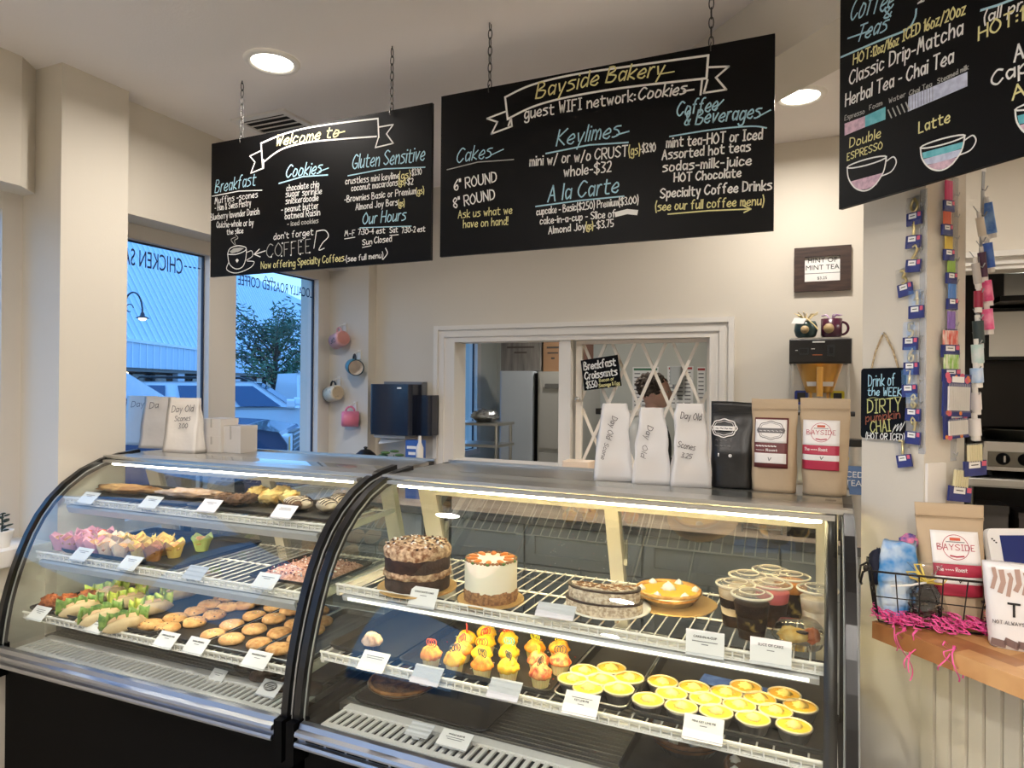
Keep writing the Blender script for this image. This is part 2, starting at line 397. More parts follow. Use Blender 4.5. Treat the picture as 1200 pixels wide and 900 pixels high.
# mirrored vinyl lettering on the street side of the panes
VIN = mat('dark_vinyl', (38, 52, 84), .6)
def pane_text(txt, p, q, h):
    a = onX(*p, -2.928); b = onX(*q, -2.928); wd = abs(b.y - a.y)
    M = basis((-2.9285, (a.y+b.y)/2, (a.z+b.z)/2), (0, -1, 0), (0, 0, 1), (-1, 0, 0))
    o = type_text('window_lettering', txt, h, M, VIN, win1)
    xs = [v.co.y for v in o.data.vertices]; sc_ = wd/(max(xs)-min(xs)); mid = (max(xs)+min(xs))/2
    for v in o.data.vertices: v.co.y = (a.y+b.y)/2 + (v.co.y-mid)*sc_
    o['label'] = 'dark window lettering read in reverse'
pane_text('CHICKEN SALAD', (118, 297), (214, 312), .115)
pane_text('LOCALLY ROASTED COFFEE', (279, 331), (366, 342), .085)
g = MB(); a = onX(216, 312, -2.928); b = onX(242, 316, -2.928)
for k in range(5): t = k/5; p = a.lerp(b, t); q = a.lerp(b, t+.12); g.box((-2.9288, p.y, p.z-.003), (-2.9282, q.y, q.z+.003), VIN)
for k, (px, py, r_) in enumerate(((316, 328, .05), (338, 320, .05))): c = onX(px, py, -2.928); g.tube([(c.x, c.y + r_*1.6*(t/8-.5), c.z+.02*sin(t*1.4)) for t in range(9)], .0022, VIN, 4)
o = g.build('window_flourish', win1)
# dropped beam at 45 degrees, pillar, half wall
D = Vector((1, -1, 0)).normalized(); N = Vector((1, 1, 0)).normalized()      # along and into the diagonal wall
def dg(s, d, z): return Vector((1.05, 1.05, 0)) + D*s + N*d + Vector((0, 0, z))   # s along, d behind the diagonal face x+y=2.1
s0 = (.126-1.974)/sqrt(2); s1 = (.249-1.851)/sqrt(2); PT = .138
def onE(x, y, off=0.): d = ray(x, y); return EYE + d * ((-1.602 + off) / (d.x - d.y))     # the end face of the pillar
m = MB(); m.prism([dg(-3.4, 0, 2.56), dg(4.2, 0, 2.56), dg(4.2, .24, 2.56), dg(-3.4, .24, 2.56)], (0, 0, CH-2.56), WALL)
struct(m.build('ceiling_beam'), 'diagonal dropped beam above the counter')
m = MB(); m.prism([dg(s0, 0, 0), dg(s1, 0, 0), dg(s1, PT, 0), dg(s0, PT, 0)], (0, 0, 2.565), WALL)
struct(m.build('pillar'), 'pale wall end that carries the candle strips')
m = MB(); m.prism([dg(s1, .002, 0), dg(2.2, .002, 0), dg(2.2, PT-.002, 0), dg(s1, PT-.002, 0)], (0, 0, .992), WALL)
k = s1
BEAD = mat('beadboard_paint', (208, 202, 186), .5)
while k < 2.1:
    m.prism([dg(k, -.004, 0), dg(k+.003, -.009, 0), dg(k+.033, -.009, 0), dg(k+.036, -.004, 0), dg(k+.036, .001, 0), dg(k, .001, 0)], (0, 0, .99), BEAD); k += .0375
struct(m.build('wall_half'), 'beadboard half wall under the wooden counter')
pa = onE(1083.5, 600); pb = onE(1105, 600); z0 = pa.z
m = MB(); q = D*.007
pa = Vector((pa.x, pa.y, z0)) + D*.0005; pb = Vector((pb.x, pb.y, z0)) + D*.0005
m.prism([pa, pb, pb+q, pa+q], (0, 0, .115), WHITE)
o = m.build('switch_plate'); tag(o, 'white blank wall plate low on the pillar behind the basket', 'wall plate')
# air vent
p = onZ(326, 146, CH)
V = thing('ceiling_vent', 'square ceiling air vent above the corner menu board', 'vent', (p.x, p.y+.02, CH))
m = MB(); WV = mat('vent_metal', (232, 228, 222), .5)
for a, b in (((-.16, -.16), (.16, -.13)), ((-.16, .13), (.16, .16)), ((-.16, -.13), (-.13, .13)), ((.13, -.13), (.16, .13))): m.box((*a, -.012), (*b, -.001), WV)
m.build('vent_frame', V)
m = MB(); m.box((-.13, -.13, -.004), (.13, .13, -.001), mat('vent_dark', (40, 38, 36), .9)); m.build('vent_opening', V)
m = MB(); T0 = m.T
for k in range(6): y = -.105 + k*.042; m.add([(-.13, y-.012, -.012), (.13, y-.012, -.012), (.13, y+.012, -.005), (-.13, y+.012, -.005), (-.13, y-.012, -.01), (.13, y-.012, -.01), (.13, y+.012, -.003), (-.13, y+.012, -.003)], [(0, 1, 2, 3), (4, 7, 6, 5), (0, 4, 5, 1), (2, 6, 7, 3)], WV)
m.build('louvre', V)
# recessed lamps (two are in view; the rest light the room behind the viewer)
LG = glow('lamp_glow', (255, 246, 228), 14.)
def downlight(x, y, label, z=CH, power=LAMP, group='recessed ceiling lamps'):
    L = thing('ceiling_lamp', label, 'ceiling lamp', (x, y, z), 0, group)
    m = MB(); m.lathe([(.075, -.004), (.082, -.011), (.1, -.009), (.105, -.001)], (0, 0, 0), WHITE, 32, cap=False); m.build('trim_ring', L)
    m = MB(); m.lathe([(.0, -.006), (.077, -.005)], (0, 0, 0), LG, 32, cap=False); m.build('lamp_lens', L)
    a = bpy.data.lights.new('lamp_light', 'AREA'); a.shape = 'DISK'; a.size = .15; a.energy = power; a.color = (1., .925, .85); a.spread = radians(165)
    o = bpy.data.objects.new('lamp_light', a); COL.objects.link(o); o.parent = L; o.location = (0, 0, -.014)
    return L
p = onZ(319, 72, CH); downlight(p.x, p.y, 'round recessed lamp in the main ceiling over the pastry case', CH, LAMP*.6)
p = onZ(938, 112, CH); downlight(p.x, p.y, 'round recessed lamp behind the diagonal beam above the coffee maker', CH, LAMP*.45)
for x, y in ((-1.1, -.1), (.3, -.3), (1.6, -.6), (-1.6, -1.9), (.4, -2.2), (2.2, -2.6)): downlight(x, y, 'round recessed lamp in the ceiling behind the viewer')
downlight(1.9, 2.9, 'round recessed lamp above the service aisle by the kitchen door')
for x, y in ((-1.4, 4.9),): downlight(x, y, 'round recessed lamp in the kitchen ceiling', 2.6, LAMP*.5)
downlight(1.3, 5.0, 'round recessed lamp over the kitchen griddle', 2.6, LAMP*.35)
# ================================================================== hanging menu boards
BOARD = mat('black_chalkboard', (5, 5, 6), .42, spec=.15)
CHW = mat('white_chalk_marker', (236, 236, 232), .8); CHB = mat('blue_chalk_marker', (168, 210, 226), .8); CHY = mat('yellow_chalk_marker', (224, 218, 156), .8)
CHP = mat('pink_chalk_marker', (222, 190, 205), .85, rgb2=(190, 160, 178), scale=90); CHT = mat('teal_chalk_fill', (95, 175, 188), .85, rgb2=(120, 195, 205), scale=60)
CHL = mat('pale_chalk_fill', (205, 212, 232), .85, rgb2=(180, 186, 210), scale=70); CHG = mat('dim_chalk', (170, 170, 165), .8)
CHAIN = mat('chain_metal', (74, 72, 70), .5, .6)
def chain(name_parent, x, y, z0, z1, ux):
    m = MB(); z = z0; k = 0; L = .034
    while z < z1 - L*.7:
        a = ux if k % 2 == 0 else Vector((-ux.y, ux.x, 0))
        pts = []
        for t in range(14):
            th = 2*pi*t/14; pts.append(Vector((x, y, z+L*.5)) + a*(.0068*cos(th)) + Vector((0, 0, L*.5*sin(th)*(1 if abs(sin(th)) < .8 else 1))))
        m.tube(pts, .0019, CHAIN, 5, closed=True); z += L*.84; k += 1
    m.tube([(x, y, z1), (x, y, z)], .0022, CHAIN, 5)
    return m.build('chain', name_parent)
def board(label, C4, plane, chains, ux, nrm, th=.012):
    """C4 = lower-left x,y,z ; plane: px->3-D on the face ; ux along, nrm towards the viewer"""
    B = thing('menu_board', label, 'menu board', (0, 0, 0), 0, 'hanging chalkboard menus')
    o, wd, ht = C4
    m = MB(); a = o; b = o + ux*wd; dn = -nrm*th
    m.prism([a, b, b+Vector((0, 0, ht)), a+Vector((0, 0, ht))], dn, BOARD); m.build('panel', B)
    for c in chains:
        q = o + ux*c - nrm*(th/2); chain(B, q.x, q.y, o.z+ht-.004, CH, ux)
        h = MB(); h.tube([q+Vector((0, 0, ht+.012)), q+nrm*.012+Vector((0, 0, ht-.002)), q+nrm*.009+Vector((0, 0, ht-.018))], .0018, CHAIN, 5); h.build('hook', B)
    return B
class Chalk:
    def __init__(s, o, ux, nrm, plane):
        s.o, s.ux, s.n, s.plane = o, ux, nrm, plane; s.k = 0; s.mbs = []
    def to2(s, px):
        p = s.plane(*px) - s.o; return (p.dot(s.ux), p.z)
    def fn(s, x, y): return s.o + s.ux*x + Vector((0, 0, y)) + s.n*(.0006 + s.k*.00002)
    def mb(s, part, new=False):
        s.k = (s.k+1) % 12
        if new or (part.endswith('lettering')): m = MB(); s.mbs.append((part, m)); return m
        for q, m in s.mbs:
            if q == part: return m
        m = MB(); s.mbs.append((part, m)); return m
    def t(s, txt, p0, p1, h, m=CHW, w=.0042, slant=0., part='menu_lettering'):
        """p0, p1 baseline ends in photo pixels; h cap height in pixels"""
        a = s.to2(p0); b = s.to2(p1); c = s.to2((p0[0], p0[1]-h)); hh = (c[1]-a[1])*(.9 if part == 'menu_lettering' else 1.); w = w*.82
        write(s.mb(part), txt, a, b, hh, s.fn, m, w, slant)
    def l(s, pts, m=CHW, w=.005, part='menu_lettering', smooth=False, close=False):
        P = [s.to2(p) for p in pts]
        if smooth: P = cr(P, 6)
        if close: P.append(P[0])
        ribbon(s.mb('underline' if part.endswith('lettering') else part, part.endswith('lettering')), P, w, s.fn, m)
    def fill(s, pts, m, part='drawing'):
        P = [s.to2(p) for p in pts]; s.mb(part).add([s.fn(*p) for p in P], [tuple(range(len(P)))], m)
    def done(s, B):
        for k, v in s.mbs: v.build(k, B)
YB = 2.06
def PB(x, y): return onY(x, y, YB)
UX = Vector((1, 0, 0)); NB = Vector((0, -1, 0))
# --- corner board
a = PB(246.5, 324.5); b = PB(505, 305); ztop = (PB(248, 168).z + PB(506, 121).z)/2; zb = (a.z+b.z)/2
o1 = Vector((a.x, YB, zb)); B1 = board('black hanging chalkboard headed Welcome to, with breakfast and cookie lists', (o1, b.x-a.x, ztop-zb), PB, (PB(282, 150).x-a.x, PB(458, 115).x-a.x), UX, NB)
C = Chalk(o1, UX, NB, PB)
bl = 'banner_drawing'
C.l([(306, 168), (330, 158), (360, 150), (400, 144), (443, 139)], w=.006, part=bl, smooth=True)
C.l([(309, 190), (330, 175), (360, 167), (400, 163), (441, 160)], w=.006, part=bl, smooth=True)
C.l([(306, 168), (308, 197)], w=.006, part=bl); C.l([(443, 139), (444, 161)], w=.006, part=bl)
C.l([(305, 177), (293, 183), (299, 190), (294, 203), (309, 197), (309, 187)], w=.005, part=bl)
C.l([(444, 149), (461, 146), (453, 157), (461, 168), (440, 173), (444, 160)], w=.005, part=bl)
C.t('Welcome to', (323, 171), (396, 160), 12, CHY, .007, .2, 'heading_lettering'); C.l([(392, 157), (404, 154)], CHY, .005, 'heading_lettering')
C.t('Breakfast', (252, 226), (299, 217), 14, CHB, .0048, .22, 'heading_lettering'); C.l([(249, 230), (280, 224), (307, 223)], CHW, .0038)
C.t('Cookies', (335, 208), (376, 203), 14, CHB, .006, .25, 'heading_lettering'); C.l([(374, 201), (385, 197)], CHB, .004, 'heading_lettering'); C.l([(327, 215), (355, 207), (384, 205)], CHB, .005, 'heading_lettering')
C.t('Gluten Sensitive', (413, 198), (497, 188), 16, CHB, .0055, .15, 'heading_lettering'); C.l([(408, 206), (450, 198), (498, 196)], CHB, .0045, 'heading_lettering')
C.t('Our Hours', (425, 263), (475, 258), 13, CHB, .005, .15, 'heading_lettering'); C.l([(422, 267), (482, 265)], CHB, .0035, 'heading_lettering')
for txt, p, q, h in (('Muffins -scones', (252, 239), (302, 231), 8), ('- Ham & Swiss Pastry', (252, 247), (294, 241), 8), ('Blueberry lavender Danish', (247, 258), (304, 251), 8), ('Quiche-whole or by', (254, 267), (297, 264), 8), ('the slice', (266, 275), (285, 273), 7)):
    C.t(txt, p, q, h, w=.0034)
for txt, p, q, h, mm in (('chocolate chip', (336, 224), (374, 219), 8, CHW), ('sugar sprinkle', (335, 231), (377, 227), 8, CHW), ('snickerdoodle', (335, 239), (373, 235), 8, CHW), ('- peanut butter', (330, 249), (373, 244), 8, CHW), ('oatmeal Raisin', (334, 257), (375, 252), 8, CHW), ('- iced cookies', (337, 265), (373, 261), 6, CHG)):
    C.t(txt, p, q, h, mm, .0036)
for txt, p, q, h, mm in (('crustless mini keylime', (405, 216), (468, 209), 8, CHW), ('(gs)', (468, 210), (481, 208), 9, CHY), ('-$3.90', (481, 206), (494, 204), 8, CHW), ('coconut macaroons', (412, 224), (466, 217), 8, CHW), ('(gs)', (467, 217), (475, 216), 8, CHY), ('-$2', (475, 217), (484, 216), 8, CHW), ('-Brownies Basic or Premium', (404, 237), (488, 227), 8, CHW), ('(gs)', (488, 228), (497, 226), 8, CHY), ('Almond Joy Bars', (417, 246), (466, 240), 8, CHW), ('(gs)', (467, 242), (474, 241), 8, CHY)):
    C.t(txt, p, q, h, mm, .0038)
C.t('M-F', (404, 277), (416, 276), 7, w=.0034); C.l([(404, 280), (416, 278)], w=.003); C.t('7:30-4 est', (420, 275), (451, 273), 7, w=.0038); C.t('Sat', (457, 273), (466, 272), 7, w=.0036); C.l([(457, 276), (467, 275)], w=.003); C.t('7:30-2 est', (471, 273), (498, 271), 7, w=.0036)
C.t('Sun', (425, 287), (436, 286), 7, w=.0034); C.l([(425, 290), (435, 288)], w=.003); C.t('Closed', (439, 285), (459, 283), 8, w=.0036)
C.t("don't forget", (321, 281), (367, 275), 8, w=.0036); C.t('COFFEE', (313, 302), (364, 296), 17, CHG, .0035)
for q in ((318, 301), (330, 300), (341, 299), (352, 298), (363, 296), (331, 285), (342, 284), (353, 283)): C.t('.', q, (q[0]+1, q[1]), 3, w=.006)
C.l([(371, 271), (381, 270), (385, 277), (378, 285), (374, 293), (380, 291)], CHW, .0035, smooth=True); C.l([(371, 271), (368, 291)], CHW, .003)
C.l([(311, 294), (299, 298)], w=.004); C.l([(304, 292), (298, 298), (305, 301)], w=.004)
C.t('Now offering', (306, 315), (346, 312), 9, CHY, .0036); C.t('Specialty Coffees', (349, 311), (403, 306), 9, CHY, .0036); C.t('-(see full menu)', (403, 307), (449, 302), 7, CHW, .0034); C.l([(452, 291), (454, 297), (449, 304)], w=.0035, smooth=True)
dr = 'cup_drawing'
C.l([(267, 297), (270, 291), (279, 288), (288, 290), (287, 294), (277, 298), (267, 298)], CHW, .0035, dr, True); C.fill([(269, 295), (274, 291), (282, 290), (286, 291), (280, 295), (272, 297)], CHG, dr)
C.l([(267, 298), (269, 309), (276, 315), (284, 313), (288, 304), (289, 293)], CHW, .0035, dr, True); C.l([(289, 296), (295, 294), (296, 300), (289, 305)], CHW, .003, dr, True)
C.l([(268, 308), (266, 316), (277, 320), (293, 314), (298, 307), (290, 306)], CHW, .0032, dr, True); C.l([(275, 287), (271, 281), (276, 278)], CHG, .0028, dr, True); C.l([(277, 289), (275, 282), (279, 279), (276, 275)], CHG, .0028, dr, True)
C.fill([(276, 305), (278, 303), (280, 305), (278, 308)], CHW, dr)
C.done(B1)
# --- middle board
a = PB(515.5, 301.5); b = PB(906.5, 269.5); ztop = (PB(518, 113.5).z+PB(909, 38).z)/2; zb = (a.z+b.z)/2
o2 = Vector((a.x, YB, zb)); B2 = board('long black hanging chalkboard with the bakery name banner and cake and coffee lists', (o2, b.x-a.x, ztop-zb), PB, (PB(573, 100).x-a.x, PB(833, 52).x-a.x), UX, NB)
C = Chalk(o2, UX, NB, PB)
C.l([(592, 114), (622, 100), (670, 88), (750, 76), (830, 65)], w=.0068, part=bl, smooth=True); C.l([(596, 139), (625, 125), (665, 114), (730, 103), (827, 92)], w=.0068, part=bl, smooth=True)
C.l([(592, 114), (595, 140)], w=.0068, part=bl); C.l([(830, 65), (828, 92)], w=.0068, part=bl); C.l([(823, 92), (821, 111)], w=.006, part=bl)
C.l([(592, 131), (571, 139), (583, 143), (576, 157), (600, 148), (599, 138), (596, 147)], w=.006, part=bl)
C.l([(829, 79), (854, 78), (839, 91), (851, 105), (825, 109), (829, 94)], w=.006, part=bl)
C.t('Bayside', (628, 115), (700, 99), 17, CHY, .0064, .2, 'heading_lettering'); C.t('Bakery', (710, 97), (776, 88), 17, CHY, .0064, .2, 'heading_lettering'); C.l([(773, 87), (790, 84)], CHY, .004, 'heading_lettering')
C.t('guest WIFI network:', (615, 139), (744, 118), 14, CHW, .0058); C.t('Cookies', (748, 117), (803, 110), 15, CHW, .006, .15); C.l([(801, 107), (813, 105)], w=.005)
C.t('Cakes', (535, 191), (575, 184), 16, CHB, .0048, .25, 'heading_lettering'); C.l([(575, 182), (590, 175)], CHB, .0035, 'heading_lettering'); C.l([(524, 199), (560, 190), (602, 187)], CHG, .0034)
C.t('6" ROUND', (533, 223), (582, 213), 13, CHW, .0052); C.t('8" ROUND', (532, 244), (580, 233), 13, CHW, .0052)
C.t('Ask us what we', (537, 256), (600, 250), 10, CHY, .0036); C.t('have on hand!', (543, 267), (595, 263), 10, CHY, .0036)
C.t('Keylimes', (652, 171), (725, 160), 18, CHB, .0056, .22, 'heading_lettering'); C.l([(723, 158), (737, 154)], CHB, .0045, 'heading_lettering'); C.l([(640, 180), (690, 170), (736, 167)], CHB, .005, 'heading_lettering')
C.t('mini w/ or w/o CRUST', (621, 195), (735, 183), 13, CHW, .0052); C.t('(gs)', (737, 182), (750, 180), 12, CHY, .004); C.t('-$3.90', (750, 179), (768, 177), 11, CHW, .0045)
C.t('whole-$32', (661, 207), (716, 201), 13, CHW, .0052)
C.t('A la Carte', (642, 236), (724, 225), 18, CHB, .0058, .15, 'heading_lettering'); C.l([(628, 242), (680, 235), (731, 230)], CHB, .0046, 'heading_lettering')
C.t('cupcake - Basic($2.50) Premium($3.00)', (629, 252), (748, 238), 9, CHW, .004); C.t('cake-in-a-cup - Slice of', (633, 263), (721, 254), 9, CHW, .004); C.l([(723, 251), (735, 248), (745, 249)], CHW, .016)
C.t('Almond Joy', (643, 274), (686, 269), 9, CHW, .004); C.t('(gs)', (687, 269), (695, 268), 9, CHY, .004); C.t('-$3.75', (696, 268), (719, 265), 9, CHW, .004)
C.t('Coffee', (793, 136), (840, 129), 16, CHB, .0056, .2, 'heading_lettering'); C.l([(838, 128), (848, 117)], CHB, .004, 'heading_lettering'); C.t('& Beverages', (802, 147), (890, 138), 16, CHB, .0056, .2, 'heading_lettering'); C.l([(888, 137), (903, 129)], CHB, .004, 'heading_lettering')
C.l([(785, 160), (835, 152), (880, 148), (898, 150)], CHB, .0045, 'heading_lettering', True)
for txt, p, q, h in (('mint tea-HOT or Iced', (781, 173), (893, 163), 13), ('Assorted hot teas', (776, 187), (879, 177), 12), ('sodas-milk-juice', (777, 201), (880, 193), 12), ('HOT Chocolate', (790, 213), (868, 207), 11), ('Specialty Coffee Drinks', (774, 232), (904, 222), 12)):
    C.t(txt, p, q, h, CHW, .0052)
C.t('(see our full coffee menu)', (768, 247), (895, 240), 11, CHY, .0042); C.l([(783, 251), (830, 247), (879, 245)], CHY, .004); C.l([(871, 241), (880, 245), (872, 249)], CHY, .004)
C.done(B2)
# --- diagonal board over the wooden counter
SB = 1.945
def PD(x, y): return onS(x, y, SB)
UD = D.copy(); ND = -N
a = PD(983, 245.5); zt = a.z+.565
o3 = Vector((a.x, a.y, a.z)); B3 = board('black hanging chalkboard with coffee prices and drawn cups, set at an angle over the counter', (o3, 1.1, .565), PD, (.16, .94), UD, ND)
C = Chalk(o3, UD, ND, PD)
hl = 'heading_lettering'
C.t('Coffee', (996, 24), (1046, 9), 24, CHB, .0052, .15, hl); C.t('&', (1036, 22), (1044, 19), 12, CHB, .005, 0, hl); C.t('Teas', (1003, 49), (1038, 36), 17, CHB, .0048, .25, hl); C.l([(994, 45), (1020, 36)], CHB, .004, hl)
C.l([(986, 67), (1030, 48), (1062, 35), (1072, 22), (1074, 11)], CHB, .005, hl, True); C.t('2', (1076, 4), (1083, 1), 6, CHW, .004)
C.t('HOT:', (1000, 76), (1021, 67), 13, CHY, .0042); C.t('12oz/16oz', (1023, 66), (1053, 52), 12, CHY, .0042); C.t('ICED 16oz/20oz', (1058, 48), (1131, 16), 14, CHY, .0042)
C.t('Classic Drip-Matcha', (996, 99), (1128, 40), 17, CHW, .0046); C.t('Herbal Tea - Chai Tea', (991, 125), (1117, 73), 16, CHW, .0046)
for txt, p, q in (('Espresso', (990, 141), (1013, 133)), ('Foam', (1019, 129), (1034, 123)), ('Water', (1042, 121), (1061, 113)), ('Chai Tea', (1066, 112), (1092, 101)), ('Steamed milk', (1099, 98), (1135, 81))): C.t(txt, p, q, 6, CHG, .0022)
dr = 'drink_key'
C.fill([(990, 159), (990, 145), (1014, 136), (1014, 149)], CHP, dr); C.fill([(1014, 149), (1014, 136), (1038, 125), (1038, 140)], CHT, dr)
for k in range(5): x = 1041+k*5.2; C.l([(x, 129-k*2.2), (x+4, 138-k*2.2)], CHG, .003, dr)
C.fill([(1064, 131), (1065, 113), (1097, 100), (1097, 117)], CHL, dr); C.fill([(1097, 117), (1097, 100), (1134, 84), (1134, 101)], CHL, dr)
for k in range(9): x = 1066+k*3.4; C.l([(x, 113-k*1.4), (x, 129-k*1.4)], BOARD, .0008, dr)
C.t('Double', (996, 173), (1032, 161), 12, CHY, .0034); C.t('ESPRESSO', (993, 188), (1034, 174), 9, CHY, .003); C.t('Latte', (1077, 156), (1113, 143), 14, CHY, .004)
def cup(cx, cy_, sx, sy, fills, name):
    def q(u, v): return (cx+u*sx, cy_+v*sy-u*sx*.27)
    rim = [q(cos(t*pi/8), .16*sin(t*pi/8)) for t in range(17)]
    for v0, v1, mm in fills:
        f = lambda v: sqrt(max(0, 1-(v/1.55)**2.4))*.93
        C.fill([q(-f(v0), v0), q(f(v0), v0), q(f(v1), v1), q(0, v1+.08), q(-f(v1), v1)], mm, name)
    C.l(rim, CHW, .0034, name); C.l([q(-1, 0), q(-.93, .6), q(-.6, 1.2), q(-.1, 1.5), q(.4, 1.35), q(.85, .75), q(1, 0)], CHW, .0034, name, True)
    C.l([q(.98, .25), q(1.35, .1), q(1.5, .45), q(1.25, .85), q(.78, .95)], CHW, .003, name, True)
cup(1016, 190, 23, 22, [(.8, 1.35, CHP)], 'espresso_cup_drawing'); cup(1105, 166, 26, 22, [(.3, .62, CHT), (.66, 1.0, CHL), (1.04, 1.38, CHP)], 'latte_cup_drawing')
C.l([(1150, 12), (1170, 6), (1200, -6)], CHB, .005, hl); C.t('(all prices', (1153, 27), (1235, -2), 14, CHW, .004); C.t('HOT:12oz', (1147, 47), (1240, 5), 17, CHY, .0046)
C.t('Americano', (1189, 72), (1300, 22), 20, CHW, .0048); C.t('Cappuccino', (1163, 101), (1310, 40), 18, CHW, .0048); C.t('Almond', (1187, 117), (1280, 75), 17, CHY, .0046)
cup(1222, 120, 32, 26, [(.3, .7, CHT), (.75, 1.2, CHP)], 'cappuccino_cup_drawing')
C.done(B3)
# ================================================================== curved-glass display cases
CREAM = mat('cream_enamel', (226, 218, 196), .4); WIRE = mat('white_coated_wire', (236, 232, 220), .4); RAIL = mat('white_plastic_rail', (232, 230, 224), .4)
CGLASS = pane('case_glass', (250, 254, 252), boost=1.6); DOORG = pane('case_door_glass', (240, 246, 244), boost=9.)
BLACKB = mat('black_case_base', (5, 5, 6), .6, spec=.08); BLACKF = mat('black_case_frame', (17, 17, 19), .3); GREYF = mat('grey_gasket', (150, 152, 152), .4)
ALU = mat('brushed_aluminium', (176, 178, 184), .33, 1., bump=.02, bscale=300); DECK = mat('deck_steel', (150, 148, 140), .35, .9)
TOPM = mat('case_top_steel', (196, 195, 190), .28, .9)
TUBE = glow('case_tube', (255, 232, 176), CASE); TUBE2 = glow('case_top_tube', (255, 232, 176), CASE*1.5); TUBEN = glow('case_tube_neutral', (255, 243, 220), CASE*.55); SHADE = mat('grey_lamp_cover', (178, 178, 176), .5)
PROF = [(1.487, .600), (1.489, .63), (1.497, .69), (1.507, .75), (1.522, .81), (1.54, .87), (1.562, .93), (1.588, .99), (1.622, 1.05), (1.665, 1.105), (1.72, 1.155), (1.79, 1.2), (1.87, 1.232), (1.95, 1.248), (2.04, 1.256)]
BACKP = [(2.30, 1.252), (2.30, .6)]
def offset_prof(d):
    o = []
    for i, p in enumerate(PROF):
        a = PROF[max(i-1, 0)]; b = PROF[min(i+1, len(PROF)-1)]; t = Vector((b[0]-a[0], b[1]-a[1])).normalized()
        o.append((p[0]+t.y*d, p[1]-t.x*d))
    return o
def door_y(z): return 2.05 + (1.2 - z)*.32
def turn(x, y, pivot, a): dx, dy = x-pivot[0], y-pivot[1]; return (pivot[0]+dx*cos(a)-dy*sin(a), pivot[1]+dx*sin(a)+dy*cos(a))
def make_case(label, x0, x1, shelves, floor_z=.6, lit_front=False, pivot=(0, 0), rot=0.):
    cx, cyy = (x0+x1)/2, 1.9; cl = turn(cx, cyy, pivot, rot)
    K = thing('display_case', label, 'display case', (*cl, 0), rot, 'curved glass display cases')
    def part(mb, name, par=K):
        mb.T = None
        for v in mb.v: v.x -= cx; v.y -= cyy
        return mb.build(name, par)
    m = MB(); m.box((x0, 1.515, .09), (x1, 2.32, .555), BLACKB); m.box((x0+.02, 1.58, 0), (x1-.02, 2.3, .09), BLACKB); part(m, 'base_cabinet')
    m = MB()
    sec = [(1.515, .556), (1.452, .556), (1.449, .563), (1.452, .570), (1.464, .571), (1.464, .583), (1.452, .584), (1.450, .590), (1.453, .597), (1.468, .600), (1.474, .612), (1.486, .614), (1.515, .598)]
    m.prism([(x0+.02, y, z) for y, z in sec], (x1-x0-.04, 0, 0), ALU); part(m, 'front_rail')
    if lit_front:
        m = MB(); k = x0+.05
        while k < x1-.1: m.box((k, 1.4625, .5725), (k+.062, 1.4645, .578), BLACKB); k += .07
        part(m, 'rail_slot')
    # floor of the case, slotted air grille
    m = MB(); m.box((x0+.02, 1.515, .556), (x1-.02, 2.3, floor_z-.02), BLACKB); m.box((x0+.02, 1.64, floor_z-.02), (x1-.02, 2.29, floor_z), DECK)
    k = 1.66
    while k < 2.2: m.box((x0+.025, k, floor_z), (x1-.025, k+.006, floor_z+.0025), DECK); k += .02
    part(m, 'floor_pan')
    m = MB(); gz = floor_z+.003
    m.box((x0+.06, 1.512, gz-.006), (x1-.02, 1.530, gz), RAIL); m.box((x0+.06, 1.608, gz-.006), (x1-.02, 1.640, gz+.004), RAIL); k = x0+.06
    while k < x1-.03: m.box((k, 1.53, gz-.006), (k+.0115, 1.608, gz), RAIL); k += .0245
    part(m, 'air_grille')
    # curved front, ends, frames
    inn = offset_prof(.004)
    m = MB(); n = len(PROF); v = [(x0+.012, y, z) for y, z in PROF]+[(x1-.012, y, z) for y, z in PROF]
    m.add(v, [(i, n+i, n+i+1, i+1) for i in range(n-1)], CGLASS, True); part(m, 'curved_glass')
    for nm, xs in (('left', x0), ('right', x1)):
        m = MB(); out_ = offset_prof(-.008) if True else PROF; io = offset_prof(.026)
        A = [(xs-.011, y, z) for y, z in out_]; Bq = [(xs-.011, y, z) for y, z in io]
        vv = A+Bq+[(p[0]+.022, p[1], p[2]) for p in A]+[(p[0]+.022, p[1], p[2]) for p in Bq]; f = []
        for i in range(n-1):
            f += [(i, i+1, n+i+1, n+i), (2*n+i, 3*n+i, 3*n+i+1, 2*n+i+1), (i, 2*n+i, 2*n+i+1, i+1), (n+i, n+i+1, 3*n+i+1, 3*n+i)]
        f += [(0, n, 3*n, 2*n), (n-1, 3*n-1, 4*n-1, 2*n-1)]
        m.add(vv, f, BLACKF); m.box((xs-.014, 1.455, .5), (xs+.014, 1.52, .615), BLACKB); fr = part(m, 'end_frame')
        m = MB(); sgn = 1 if nm == 'left' else -1; g1 = offset_prof(.010); g2 = offset_prof(.016)
        xx = xs-.0125
        m.tube([(xx, y, z) for y, z in g1], .0028, GREYF, 6); m.tube([(xs+.0125, y, z) for y, z in g1], .0028, GREYF, 6); part(m, 'gasket', fr)
        m = MB(); io = offset_prof(.022); P = [(xs, y, z) for y, z in io]+[(xs, 2.285, 1.24), (xs, 2.285, .6)]
        m.add(P, [tuple(range(len(P)))], CGLASS); part(m, 'end_glass')
        m = MB(); m.box((xs-.011, 2.27, .55), (xs+.011, 2.31, 1.25), BLACKF); part(m, 'end_post')
